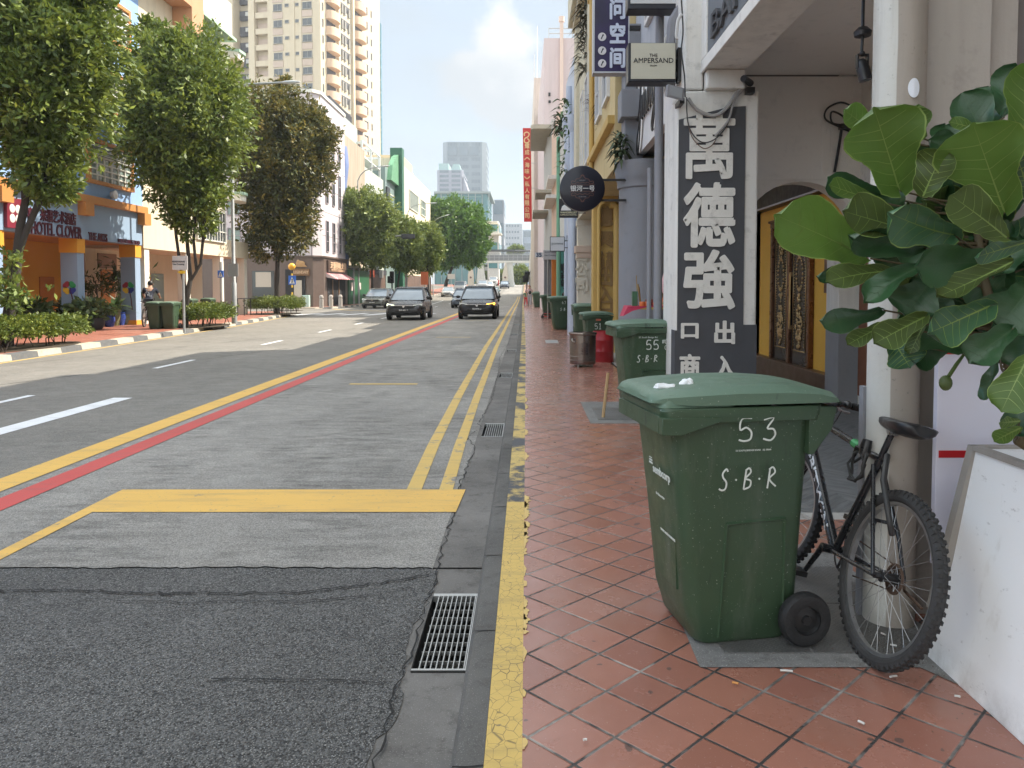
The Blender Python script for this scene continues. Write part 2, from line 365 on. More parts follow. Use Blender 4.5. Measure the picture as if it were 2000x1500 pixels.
# --- asphalt
def asphalt(name, base, contrast, speck, streak=0., bumpk=.5, pitch=90, spk=(.5, .49, .47), grain=.35):
    n = N(name); x, y, z = n.xyz()
    c = n.mix(n.rng(n.noise(.35, 4, .6), .3, .7), sc(base, 1-contrast), sc(base, 1+contrast))
    c = n.mix(n.rng(n.noise(5, 5, .7), .35, .75, 0, .45), c, sc(base, .62))
    if streak:       # polishing by wheels and drips of oil, drawn out along and across the lane
        k = n.rng(n.noise(1, 8, .74, n.map((2.2, 9, 1))), .42, .6, 0, streak)
        patch = n.rng(n.noise(.9, 4, .6, n.map((1, .5, 1))), .4, .6, .1, 1)
        c = n.mix(n.math('MULTIPLY', k, patch), c, sc(base, .42))
        k2 = n.rng(n.noise(1, 5, .7, n.map((2.2, 22, 1), (5, 0, 0))), .58, .72, 0, .35); c = n.mix(k2, c, sc(base, 1.35))
    wv = n.new('ShaderNodeVectorMath'); wv.operation = 'ADD'; n.put(n.pos, wv.inputs[0]); sh_ = n.new('ShaderNodeVectorMath'); sh_.operation = 'SCALE'; tn_ = n.new('ShaderNodeTexNoise'); tn_.inputs['Scale'].default_value = pitch*.5; n.put(n.pos, tn_.inputs['Vector']); n.put(tn_.outputs['Color'], sh_.inputs[0]); sh_.inputs['Scale'].default_value = .9/pitch; n.put(sh_.outputs[0], wv.inputs[1])
    v = n.vor(pitch, 'F1', wv.outputs[0]); rnd = n.vor(pitch, 'F1', wv.outputs[0], 'Color'); r1 = n.new('ShaderNodeSeparateColor'); n.put(rnd, r1.inputs[0]); r1 = r1.outputs
    k1 = n.rng(r1[0], 0, 1, 1-grain, 1+grain); vm_ = n.new('ShaderNodeVectorMath'); vm_.operation = 'SCALE'; n.put(c, vm_.inputs[0]); n.put(k1, vm_.inputs['Scale']); c = vm_.outputs[0]
    sel = n.math('MULTIPLY', n.rng(v, .2, .5, 1, 0), n.math('GREATER_THAN', r1[1], 1-speck))
    c = n.mix(n.math('MULTIPLY', sel, n.rng(r1[2], 0, 1, .3, 1)), c, spk)
    n.bump(n.math('ADD', n.rng(v, 0, .6, 1, 0), n.noise(pitch*.7, 3)), bumpk, .006)
    return n.done(c, n.rng(n.noise(3, 3), .3, .7, .62, .85), 0, .4)
M_road = asphalt('road asphalt', (.205, .193, .172), .14, .08, .5, .5, 130)
M_bus = asphalt('worn bus lane', (.29, .275, .25), .22, .1, 1.0, .5, 130)
M_patch = asphalt('coarse new asphalt', (.1, .098, .094), .25, .24, .25, .9, 135, (.42, .41, .385), .75)
M_old = asphalt('sunny old asphalt', (.2, .185, .155), .12, .1, .2)
def concrete(name, base, dark=.35, tint=(.05, .045, .04), bumpk=.35, sp=.3):
    n = N(name)
    c = n.mix(n.rng(n.noise(1.3, 6, .65), .3, .7), sc(base, 1-dark), sc(base, 1+dark*.6))
    c = n.mix(n.rng(n.noise(9, 6, .75), .52, .74, 0, .75), c, tint)
    c = n.mix(n.rng(n.noise(190, 2), .6, .72, 0, sp), c, (.55, .53, .5))
    n.bump(n.noise(120, 5, .7), bumpk, .006); return n.done(c, .85, 0, .3)
M_gutter = concrete('gutter concrete', (.17, .16, .148)); M_kerb = concrete('kerb concrete', (.12, .115, .107)); M_conc = concrete('pale concrete', (.36, .34, .31), .2)
# --- worn paint
def paint(name, col, under, wear=.5, sc1=4., crack=0.):
    n = N(name); k = n.rng(n.noise(sc1, 8, .72), wear, wear+.08)
    k2 = n.rng(n.noise(38, 4, .7), .62, .68, 0, .7)
    c = n.mix(n.noise(1.2, 4), sc(col, .86), sc(col, 1.1))
    c = n.mix(n.rng(n.noise(1, 5, .7, n.map((1.5, 9, 1))), .5, .72, 0, .35), c, sc(under, .8))
    c = n.mix(n.math('MAXIMUM', k, k2), c, under)
    if crack:
        e = n.vor(26, 'DISTANCE_TO_EDGE', n.map((1, .7, 1)))
        c = n.mix(n.rng(n.math('ADD', e, n.math('MULTIPLY', n.noise(9, 4), .1)), .045, .075, crack, 0), c, (.07, .06, .05))
    n.bump(n.noise(150, 3), .25, .004); return n.done(c, .65, 0, .35)
YEL = (.7, .43, .105)
M_yel = paint('yellow road paint', YEL, (.2, .19, .17), .62); M_yel2 = paint('rubbed yellow paint', (.62, .42, .12), (.22, .21, .19), .56)
M_kyel = paint('cracked yellow kerb paint', (.6, .415, .125), (.12, .115, .1), .62, 3.2, .85)
M_kyel2 = paint('mostly worn yellow kerb paint', (.58, .42, .14), (.075, .078, .085), .47, 2.2, .5)
M_red = paint('red road paint', (.52, .085, .075), (.2, .15, .14), .68); M_white = paint('white road paint', (.72, .73, .74), (.2, .2, .2), .72)
# ground sheet reaching the horizon
b = MB(); b.add([(-1600, -300, -.35), (1600, -300, -.35), (1600, 3000, -.35), (-1600, 3000, -.35)], [(0, 1, 2, 3)])
tag(b.build('ground', mat('far ground', (.12, .125, .11), .9)), kind='structure')
LANE = -4.2
strip('road', -70, lambda y: LANE+.22, 0, M_road, [-14, 0, 4.22, 10]); 
strip('road.001', -70, lambda y: LANE+.22, 0, M_road, YS[3:])
# ragged lower edge of the worn bus lane against the new asphalt
random.seed(3)
rag = []
x = LANE+.22
while x < -.52: rag.append((x, 4.2+random.uniform(-.014, .014)+.006*sin(x*3))); x += random.uniform(.02, .07)
rag.append((-.52, 4.16))
b = MB(); xs = [p[0] for p in rag]
top = 10
b.add([(x_, y_, 0) for x_, y_ in rag]+[(x_, top, 0) for x_, y_ in rag], [(i, i+1, len(rag)+i+1, len(rag)+i) for i in range(len(rag)-1)])
tag(b.build('bus_lane', M_bus), kind='structure')
strip('bus_lane.001', LANE+.22, lambda y: kr(y)-.5, 0, M_bus, YS[3:])
edge = []                                             # broken edge of the asphalt along the gutter
y = -14
while y < 4.2: edge.append((-.5+.022*sin(y*5.1)+random.uniform(-.012, .012)-(.03 if y < 2.6 else 0), y)); y += random.uniform(.03, .08) if y > 1 else 1
b = MB(); n_ = len(edge)
b.add([(LANE+.22, p[1], -.006) for p in edge]+[(p[0], p[1], -.006) for p in edge], [(i, n_+i, n_+i+1, i+1) for i in range(n_-1)])
b.poly([(LANE+.22, edge[-1][1], -.006), (edge[-1][0], edge[-1][1], -.006)]+[(x_, y_, -.006) for x_, y_ in rag[::-1]])
tag(b.build('asphalt_patch', M_patch), kind='structure')
b = MB(); b.box(-3.9, -.53, -14, 4.3, -.06, -.03); b.box(-.6, -.2, -14, 420, -.5, -.4)
tag(b.build('ground_below', mat('dark underlay', (.02, .02, .02), .95)), kind='structure')
# cracks: thin ragged tar-black ribbons
def crack(pts, w=.012, jag=.02, zf=.003, step=.05, m=None, name='road_crack', seed=1):
    r = random.Random(seed); out = []
    for (x0, y0), (x1, y1) in zip(pts, pts[1:]):
        L = sqrt((x1-x0)**2+(y1-y0)**2); k = max(2, int(L/step))
        for i in range(k): t = i/k; out.append((x0+(x1-x0)*t+r.uniform(-jag, jag), y0+(y1-y0)*t+r.uniform(-jag, jag)))
    out.append(pts[-1]); b = MB(); vs = []
    for i, p in enumerate(out):
        q = out[min(i+1, len(out)-1)]; o = out[max(i-1, 0)]; d = Vector((q[0]-o[0], q[1]-o[1])); d = d.normalized() if d.length > 1e-6 else Vector((1, 0)); nn = Vector((-d.y, d.x))*w*r.uniform(.3, 1)*.5
        z = rz(p[1])+zf; vs += [(p[0]+nn.x, p[1]+nn.y, z), (p[0]-nn.x, p[1]-nn.y, z)]
    b.add(vs, [(2*i, 2*i+1, 2*i+3, 2*i+2) for i in range(len(out)-1)])
    return tag(b.build(name, m or M_crack), kind='structure')
M_crack = mat('crack dirt', (.018, .017, .016), .95)
crack([(-.52, 4.1), (-.75, 3.98), (-1.15, 3.85), (-1.75, 3.83), (-2.4, 3.88), (-3.6, 3.82)], .02, .016, seed=4, step=.03)
crack([(-.6, 3.9), (-1.0, 3.75), (-1.6, 3.72), (-2.2, 3.76)], .009, .014, seed=5)
crack([(-.55, 2.95), (-.8, 2.97), (-1.25, 2.98)], .01, .01, seed=6)
crack([(-.5, -2), (-.5, 3), (-.49, 4.1), (-.53, 6.2), (-.5, 7.4), (-.62, 7.9), (-.5, 8.4), (-.55, 8.7), (-.49, 10.5), (-.52, 14), (-.6, 17), (-.5, 22), (-.55, 32)], .01, .018, .0035, .05, seed=8)
crack([(-3.9, 16.8), (-2, 16.9), (-.5, 16.8)], .03, .01, seed=9)
crack([(-10.4, 15.4), (-8.5, 21.8), (-6.5, 29)], .03, .02, seed=10, step=.3); crack([(-9.5, 9), (-7.8, 14), (-6, 20)], .025, .02, seed=11, step=.3)
# --- painted lines (each a thin sheet 4 mm above what it lies on)
def line(name, pts, w, m, dz=.004):
    """pts (x, y) of the centre line"""
    b = MB(); vs = []; n = len(pts)
    for i, p in enumerate(pts):
        q = pts[min(i+1, n-1)]; o = pts[max(i-1, 0)]; d = Vector((q[0]-o[0], q[1]-o[1])).normalized(); nn = Vector((-d.y, d.x))*w/2
        vs += [(p[0]+nn.x, p[1]+nn.y, rz(p[1])+dz), (p[0]-nn.x, p[1]-nn.y, rz(p[1])+dz)]
    b.add(vs, [(2*i, 2*i+1, 2*i+3, 2*i+2) for i in range(n-1)]); return tag(b.build(name, m), kind='structure')
def along(f, a, b_): return [(f(y), y) for y in [a]+[y for y in YS if a < y < b_]+[b_]]
cl = lambda y: lerp([(-14, -4.12), (10, -4.14), (36, -4.12), (60, -4.1), (110, -4.1), (420, -4)], y)
line('lane_line', along(cl, -14, 92), .27, M_yel); line('lane_line.001', along(lambda y: cl(y)+.37, -14, 46), .22, M_red)
y1, y2 = G(500, 957).y, G(500, 1001).y; xr = -.47
b = MB(); b.add([(-3.1, y2, .0045), (xr-.02, y2, .0045), (xr, y1, .0045), (-3.1, y1, .0045)], [(0, 1, 2, 3)]); tag(b.build('box_line', M_yel), kind='structure')
line('box_line.001', [(-3.05, -14), (-3.05, y2)], .1, M_yel)
line('double_line', [(-.62, y1), (-.66, 7.5), (-.71, 11), (-.8, 20), (-.86, 45), (-.93, 84), (-.98, 98), (-1, 110)], .105, M_yel2)
line('double_line.001', [(-.865, y1), (-.92, 7.5), (-.98, 11), (-1.07, 20), (-1.13, 45), (-1.2, 84), (-1.24, 98), (-1.26, 110)], .115, M_yel2)
for i, yy in enumerate((12.3, 24.0, 36.0, 48.2, 60)): line('bay_line', [(-2.85, yy), (-1.76, yy)], .13, M_yel2)
for yy, ln in ((9.1, 1.9), (14.7, 1.75), (20.8, 1.7), (26.6, 1.7), (32.4, 1.7), (38.4, 1.7), (50, 1.7), (62, 1.8), (74, 1.8)): line('lane_dash', [(-7.06-.006*yy, yy), (-7.06-.006*(yy+ln), yy+ln)], .12, M_white)
line('lane_dash.020', [(-5.68, 5.2), (-5.68, 10.75)], .27, M_white)
for i in range(6): line('crossing_bar', [(-13.2+i*1.35, 43.4), (-12.4+i*1.35, 46.5)], .45, M_white)
line('corner_line', [(-13.9, 55.2), (-12, 52.5), (-9.2, 50.8)], .3, M_yel2); line('kerb_line', along(lambda y: lerp([(46, -8.6), (66, -8.6), (110, -11)], y), 58, 92), .12, M_white)
# --- gutter, kerb with worn yellow paint, tiled pavement on the near side
GR = [(3.05, 3.83), (7.95, 8.72), (13.2, 13.95), (18.6, 19.3), (25, 25.7), (32, 32.7)]
ys = sorted(set([-14, 4.2]+[v for g in GR for v in g]+[y for y in YS if y > 34]))
for i in range(len(ys)-1):
    a, c = ys[i], ys[i+1]
    if (a, c) in GR:
        strip('gutter', lambda y: kr(y)-.56, lambda y: kr(y)-.455, -.002 if a > 4.1 else -.0095, M_gutter, [a, c])
    else: strip('gutter', lambda y: kr(y)-.56, lambda y: kr(y)-.215, -.002 if a > 4.1 else -.0095, M_gutter, [a, c] if c < 40 else [a, c])
b = MB(); vs = []
prof = [(-.228, -.02), (-.222, .07), (-.205, .094), (-.18, .1), (-.118, .1), (-.118, -.02)]
yk = sorted(set([-14, -6, 0, 2.6, 3.35, 5, 6, 7, 8, 9, 10, 12, 14, 17]+[y for y in YS if y >= 20]))
for y in yk: vs.append([(kr(y)+px_, y, rz(y)+pz_) for px_, pz_ in prof])
b.loft(vs); tag(b.build('kerb', M_kerb, smooth=40), kind='structure')
for k in range(60):            # joints between kerb stones
    y = -.5+.92*k
    if k % 2 == 0 or k < 9: crack([(kr(y)-.215, y), (kr(y)-.118, y+.01)], .012, .003, .1022, .04, name='kerb_joint', seed=20+k) if y < 30 else None
crack([(-.232, -2), (-.232, 4), (-.233, 20), (-.3, 40)], .02, .002, .0005, .3, seed=31)
strip('kerb_paint', lambda y: kr(y)-.117, lambda y: kr(y)+.0, .1, M_kyel, [-14, 0, 5.15])
strip('kerb_paint.001', lambda y: kr(y)-.117, lambda y: kr(y), .1, M_kyel2, [5.15]+[y for y in YS if y > 5.2])
# splashes of the same paint that ran on to the tiles
M_splash = paint('yellow paint splashed on tiles', (.62, .44, .16), (.4, .2, .16), .7, 6)
r = random.Random(12); b = MB()
def splash(y, ln, wd):
    k = max(5, int(ln/.012)); e = [(kr(y)+.002+max(.001, wd*(sin(pi*(i+.5)/(k+1))**.6)*(.45+.55*mnoise.noise(Vector((y*3+i*.35, wd*40, 0)))+.3*r.random())), y+ln*i/k) for i in range(k+1)]
    b.add([(kr(y)+.0005, y+ln*i/k, .1035) for i in range(k+1)]+[(x_, y_, .1035) for x_, y_ in e], [(i, k+1+i, k+2+i, i+1) for i in range(k)])
for k in range(20):
    if r.random() < .6: splash(2.9+k*.11+r.uniform(-.05, .05), r.uniform(.05, .16), r.uniform(.012, .045))
for y, ln, wd in ((1.9, .05, .02), (2.35, .06, .025), (2.66, .05, .02), (4.2, .5, .03), (4.75, .4, .045), (5.0, .3, .055), (6.4, .3, .04), (7.5, .3, .045), (9.1, .4, .05), (9.7, .4, .045)): splash(y, ln, wd)
tag(b.build('paint_splash', M_splash), kind='structure')
def tiles(name, cols, size, ox, oy, diag=True, grout=(.3, .27, .24), gw=.028, rough=(.16, .32), dirt=.3):
    n = N(name); x, y, z = n.xyz(); k = 1/(size*sqrt(2)) if diag else 1/size
    if diag:
        u = n.math('MULTIPLY', n.math('SUBTRACT', n.math('SUBTRACT', x, y), ox), k); v = n.math('MULTIPLY', n.math('SUBTRACT', n.math('ADD', x, y), oy), k)
    else: u = n.math('MULTIPLY', n.math('SUBTRACT', x, ox), k); v = n.math('MULTIPLY', n.math('SUBTRACT', y, oy), k)
    fu = n.math('ABSOLUTE', n.math('SUBTRACT', n.math('FRACT', u), .5)); fv = n.math('ABSOLUTE', n.math('SUBTRACT', n.math('FRACT', v), .5))
    e = n.math('SUBTRACT', .5, n.math('MAXIMUM', fu, fv))
    e = n.math('ADD', e, n.math('MULTIPLY', n.math('SUBTRACT', n.noise(60, 3), .5), .02))
    cell = n.wn(n.comb(n.math('FLOOR', u), n.math('FLOOR', v), 3.3)); cell2 = n.wn(n.comb(n.math('FLOOR', u), n.math('FLOOR', v), 9.1))
    c = n.mix(cell, cols[0], cols[1]); c = n.mix(n.math('MULTIPLY', n.math('GREATER_THAN', cell2, .86), .7), c, cols[2])
    c = n.mix(n.rng(n.noise(2.2, 6, .7), .42, .75, 0, dirt), c, sc(cols[0], .6))
    c = n.mix(n.rng(n.noise(24, 5, .75), .62, .78, 0, .22), c, (.12, .09, .075))
    c = n.mix(n.rng(n.noise(110, 2), .68, .72, 0, .35), c, (.6, .5, .45)); c = n.mix(n.rng(n.noise(.8, 5, .65), .5, .72, 0, .4), c, (.33, .24, .2)); c = n.mix(n.math('MULTIPLY', n.math('GREATER_THAN', n.noise(14, 2, .4), .74), .7), c, (.07, .06, .055))
    g = n.mix(n.rng(n.noise(2.5, 5, .7), .48, .62), (.035, .03, .028), grout)
    c = n.mix(n.rng(e, gw*.75, gw*1.1, 1, 0), c, g)
    n.bump(n.math('ADD', n.rng(e, gw*.4, gw*1.6), n.math('MULTIPLY', n.noise(35, 4), .12)), .5, .004)
    rr = n.math('ADD', n.rng(n.noise(6, 5, .7), .3, .7, rough[0], rough[1]), n.rng(e, gw*.75, gw*1.1, .35, 0))
    return n.done(c, rr, 0, .5)
M_tile = tiles('red clay pavement tiles', [(.31, .135, .092), (.35, .158, .115), (.265, .112, .08)], .2, -1.85, 3.27)
strip('pavement', lambda y: kr(y), lambda y: 1.62 if y < 14 else fx(y)+.2, .1, M_tile, sorted(set([4.75]+YS)))
n = N('slate floor of the covered way'); x, y, z = n.xyz()
u = n.math('MULTIPLY', n.math('ADD', x, y), 2.6); v = n.math('MULTIPLY', n.math('SUBTRACT', x, y), 2.6)
st = n.noise(1, 5, .6, n.comb(n.math('MULTIPLY', u, 1.0), n.math('MULTIPLY', v, 9.0))); st2 = n.noise(1, 5, .6, n.comb(n.math('MULTIPLY', u, 9.), n.math('MULTIPLY', v, 1.0)))
ck = n.math('GREATER_THAN', n.math('FRACT', n.math('MULTIPLY', x, 1.6)), .5)
c = n.mix(ck, n.mix(n.rng(st, .35, .65), (.075, .08, .083), (.155, .16, .16)), n.mix(n.rng(st2, .35, .65), (.085, .09, .092), (.17, .175, .175)))
M_slate = n.done(c, .5, 0, .4)
b = MB(); b.add([(1.62, 4.9, .1), (4.1, 4.9, .1), (4.1, 13, .1), (1.62, 13, .1)], [(0, 1, 2, 3)]); tag(b.build('covered_way_floor', M_slate), kind='structure')
b = MB(); b.add([(1.62, -14, .1), (4.1, -14, .1), (4.1, 4.75, .1), (1.62, 4.75, .1)], [(0, 1, 2, 3)]); tag(b.build('covered_way_tiles', M_tile), kind='structure')
b = MB(); b.box(1.62, 4.1, 4.75, 4.9, .02, .1); b.box(1.62, 4, 13, 40, .0, .1); tag(b.build('covered_way_border', M_conc), kind='structure')
# concrete patch with chequer-plate cover under the first bin and the bicycle
p = [G(1338, 1316, .1), G(1262, 1095, .1), G(1610, 1010, .1), G(1850, 1318, .1)]
M_agg = concrete('granolithic patch', (.2, .195, .185), .25, sp=.6)
b = MB(); b.poly([(v.x, v.y, .1035) for v in (Vector((.66, 2.87, 0)), Vector((1.5, 2.87, 0)), Vector((1.66, 2.6, 0)), Vector((1.72, 2.6, 0)), Vector((1.66, 4.15, 0)), Vector((.68, 4.0, 0)))]); tag(b.build('concrete_patch', M_agg), kind='structure')
n = N('chequer plate'); x, y, z = n.xyz(); k = 42.
a1 = n.math('MULTIPLY', n.math('ADD', x, y), k); a2 = n.math('MULTIPLY', n.math('SUBTRACT', x, y), k); par = n.math('GREATER_THAN', n.math('FRACT', n.math('MULTIPLY', n.math('ADD', n.math('FLOOR', a1), n.math('FLOOR', a2)), .5)), .3)
def lug(a, b_): return n.math('MULTIPLY', n.rng(n.math('ABSOLUTE', n.math('SUBTRACT', n.math('FRACT', a), .5)), .3, .42, 1, 0), n.rng(n.math('ABSOLUTE', n.math('SUBTRACT', n.math('FRACT', b_), .5)), .1, .18, 1, 0))
h = n.mix(par, lug(a1, a2), lug(a2, a1)); n.bump(h, .9, .004)
c = n.mix(n.rng(n.noise(4, 6, .7), .35, .7), (.13, .128, .122), (.21, .205, .195)); M_cheq = n.done(c, .5, .5)
b = MB(); b.box(.78, 1.13, 2.98, 3.45, .1, .108); b.box(1.14, 1.6, 2.98, 3.45, .1, .1075); b.box(.78, 1.6, 3.46, 3.92, .1, .1078); tag(b.build('manhole_cover', [M_cheq], bevel=.002), 'worn chequer plate manhole cover under the nearest green bin and the bicycle', 'manhole cover')
b = MB(); b.box(.68, 1.42, 8.15, 9.7, .1, .104); tag(b.build('manhole_surround', M_agg), kind='structure')
b = MB(); b.box(.78, 1.4, 8.35, 9.2, .104, .11); tag(b.build('manhole_cover.001', M_cheq, bevel=.003), 'dull metal manhole cover under the bin numbered 55', 'manhole cover')
b = MB(); b.box(.5, .84, 20.0, 21.2, .1, .108); tag(b.build('manhole_cover.002', mat('pale metal', (.32, .32, .32), .5, metal=.5)), 'pale metal pavement cover just left of the incense burner', 'manhole cover')
# --- drain gratings in the gutter
M_galv = mat('galvanised steel', (.42, .42, .41), .42, .25, 6, metal=.8)
M_void = mat('drain darkness', (.012, .012, .012), 1)
lab = ['drain grating nearest to the camera with a thin steel grid', 'second drain grating along the gutter beside a forked crack', 'third drain grating along the gutter beyond the forked crack', 'fourth drain grating along the gutter in front of the far bins', 'fifth small drain grating along the gutter', 'sixth and farthest drain grating along the gutter']
for i, (a, c) in enumerate(GR):
    o = thing('drain_grating', lab[i], 'drain grating', (kr(a)-.34, a, 0), 'drain gratings along the kerb')
    x0, x1 = kr(a)-.455, kr(a)-.232; b = MB()
    b.box(x0, x1, a, a+.012, -.03, .001); b.box(x0, x1, c-.03, c, -.03, .001); b.box(x1-.005, x1, a+.012, c-.03, -.03, .001)
    b.build('frame', M_galv, o); b = MB()
    for k in range(9): xx = x0+.03+(x1-x0-.04)*k/8; b.box(xx-.0022, xx+.0022, a+.012, c-.03, -.028, .0005)
    b.build('bar', M_galv, o); b = MB()
    for k in range(8): yy = a+.09+(c-a-.14)*k/7.5; b.box(x0+.02, x1-.005, yy-.003, yy+.003, -.024, -.008)
    b.build('cross_bar', mat('dirty galvanised', (.2, .2, .19), .6, metal=.5), o)
    b = MB(); b.box(x0-.002, x0-.001, a, c, -.4, -.002); b.box(x0, x1, a, c, -.4, -.39); b.box(x0, x1, c+.001, c+.002, -.4, -.003); b.box(x0, x1, a-.002, a-.001, -.4, -.003); b.build('pit', M_void, o)
# --- far pavement: brick-red paving with a black and white kerb
n = N('black and white kerb'); x, y, z = n.xyz()
t = n.math('FRACT', n.math('DIVIDE', n.math('SUBTRACT', y, .2), 1.9)); bw = n.math('GREATER_THAN', t, .5)
c = n.mix(bw, n.mix(n.noise(7, 5), (.4, .35, .28), (.52, .47, .39)), n.mix(n.noise(7, 5), (.07, .075, .08), (.16, .165, .17)))
c = n.mix(n.rng(n.noise(12, 6, .7), .52, .72, 0, .7), c, (.2, .17, .14)); M_bw = n.done(c, .8, 0, .3)
M_brick = tiles('red brick paving', [(.3, .1, .062), (.37, .135, .085), (.25, .085, .06)], .22, 0, 0, False, (.26, .17, .13), .05, (.55, .7), .4)
def far_pavement(i, pts, back):
    """pts: kerb line; back: closing points"""
    out = [Vector((x, y)) for x, y in pts]; inn = []
    for k, p in enumerate(out):
        q = out[min(k+1, len(out)-1)]; o = out[max(k-1, 0)]; d = (q-o).normalized(); inn.append(p+Vector((-d.y, d.x))*.3)
    b = MB(); rings = []
    for p, q in zip(out, inn):
        z = rz(p.y); d = (q-p)*.12
        rings.append([(p.x, p.y, z-.05), (p.x+d.x, p.y+d.y, z+.12), (q.x, q.y, z+.13), (q.x, q.y, z-.05)])
    b.loft(rings); tag(b.build('far_kerb' if not i else 'far_kerb.%03d' % i, M_bw), kind='structure')
    b = MB(); vs = [(q.x, q.y, rz(q.y)+.125) for q in inn]; bk = [(x, y, rz(y)+.125) for x, y in back]
    b.add(vs+bk, [tuple(range(len(vs)+len(bk)))]); bm_ = b.build('far_pavement' if not i else 'far_pavement.%03d' % i, M_brick); tag(bm_, kind='structure')
    me = bm_.data; bm = bmesh.new(); bm.from_mesh(me); bmesh.ops.triangulate(bm, faces=bm.faces); bm.to_mesh(me); bm.free()
def fine(pts, st=2.0):
    out = []
    for (a, b_), (c, d) in zip(pts, pts[1:]):
        k = max(1, int(abs(c-a)/st)); out += [(b_+(d-b_)*j/k, a+(c-a)*j/k) for j in range(k)]
    return out+[(pts[-1][1], pts[-1][0])]
far_pavement(0, fine(KERB_L)+[(-13.9, 45), (-14.6, 46), (-15.6, 46.6), (-18, 47), (-30, 47)], [(-30, -14)])
far_pavement(1, [(-30, 55.4), (-17, 55.4), (-15.4, 55.8), (-14.6, 56.6), (-14.3, 58)]+fine([(60, -14.2), (84, -14.0), (110, -13.9), (150, -13.2), (204, -12.5)], 6), [(-30, 204)])
line('kerb_edge_line', along(lambda y: lerp(KERB_L, y)+.22, -14, 43.5), .09, M_yel2)
# ================================================================ near side: the row of shophouses
M_plw = mat('white plaster', (.7, .68, .64), .8, .07, 1.2, .25, 30, streak=.3, dirt=.35)
M_plc = mat('warm plaster under the arcade', (.75, .71, .66), .85, .06, 1, .15, 30, dirt=.15)
M_slateb = mat('slate blue grey paint', (.066, .068, .076), .7, .12, 2, .15, 40, dirt=.15)
M_grey = mat('mid grey paint', (.23, .235, .255), .75, .06, 1, .15, 40, dirt=.15)
M_char = mat('cream raised characters', (.72, .7, .65), .75, .08, 6, .2, 40, dirt=.35)
M_yw = mat('ochre yellow wall', (.72, .4, .06), .65, .1, 1.2, .1, 40)
M_dark = mat('dark opening', (.02, .02, .022), .8); M_blk = mat('black metal', (.02, .02, .022), .45, .2, 5)
M_wood = mat('dark varnished wood', (.1, .055, .03), .4, .3, 3); M_brn = mat('brown door', (.16, .06, .03), .5, .2, 2)
M_win = glassmat('shop window glass', (.05, .06, .07)); M_gpipe = mat('grey pipe', (.22, .22, .24), .6, .1, 3)
def pillar_text(parent, s, x, y, z, h, m, bold=.03, w=None): letters(s, parent, (x, y, z), h=h, w=w, m=m, bold=bold, depth=.012, name='character')
# ---- the white shophouse with the slate panel and three big characters (from beside the camera to the panelled pillar)
o = thing('shophouse', 'white arcaded shophouse whose slate grey pillar carries three big raised characters', 'building', (2.6, 4, .1))
b = MB()
b.box(1.84, 6, -9, 8.8, 5.2, 12); b.box(1.84, 2.27, -9, 8.8, 3.8, 5.2)                # upper front and the deep fascia
b.box(4.05, 6, -9, 10.6, .1, 5.2)
b.build('wall', M_plw, o, bevel=.012)
b = MB(); b.box(2.27, 4.05, -9, 9.4, 4.12, 4.18); b.box(2.27, 4.05, -9, 8.8, 5.05, 5.195); b.build('ceiling', M_plc, o)
# pillar at the far end of the bay
b = MB(); b.box(1.57, 2.42, 8.1, 8.85, .1, 3.5); b.hexa([(1.57, 8.1, 3.5), (2.42, 8.1, 3.5), (2.42, 8.85, 3.5), (1.57, 8.85, 3.5)], [(1.66, 8.1, 3.6), (2.42, 8.1, 3.62), (2.42, 8.85, 3.62), (1.66, 8.85, 3.6)]); b.box(1.64, 1.838, 8.1, 8.8, 3.61, 9); b.box(1.85, 2.25, 8.0, 8.7, 3.6, 3.8)
b.build('pillar', M_plw, o, bevel=.02)
b = MB(); b.prism([(1.585, 8.085, .1), (2.28, 8.085, .1), (2.28, 8.085, 3.44), (2.1, 8.085, 3.43), (1.585, 8.085, 3.3)], (0, .014, 0)); b.box(2.28, 2.425, 8.087, 8.3, .1, 1.16); b.box(1.563, 1.585, 8.087, 8.3, .1, 1.1)
b.build('pillar_panel', M_slateb, o)
for s, px, py, h in (('萬', 1385, 287, .64), ('德', 1385, 420, .64), ('強', 1385, 546, .59)):
    q = P(px, py, 8.085); letters(s, o, q, h=h, w=.51, m=M_char, bold=.02 if s == '萬' else .03, depth=.016, name='character')
for s, px, py in (('出', 1415, 649), ('口', 1347, 646), ('入', 1416, 717), ('商', 1347, 714)):
    q = P(px, py, 8.085); letters(s, o, q, h=.23 if s != '口' else .15, w=.2 if s != '口' else .17, m=M_char, bold=.035, depth=.014, name='character')
# slate panel with raised letters on the fascia, facing the road
b = MB(); b.box(1.822, 1.8395, -4, 7.85, 3.92, 4.95); b.build('fascia_panel', mat('slate fascia', (.15, .16, .175), .75, .08, 2, .1), o)
b = MB(); b.box(1.81, 1.8395, -9, 8.8, 3.78, 3.9); b.box(1.81, 1.8395, 7.87, 8.8, 3.902, 5.1); b.build('fascia_frame', M_plw, o, bevel=.006)
letters('BAN SENG CO', o, (1.822, 5.5, 4.09), h=.23, w=4.2, m=M_slateb, rz=-pi/2, bold=.01, depth=.03)
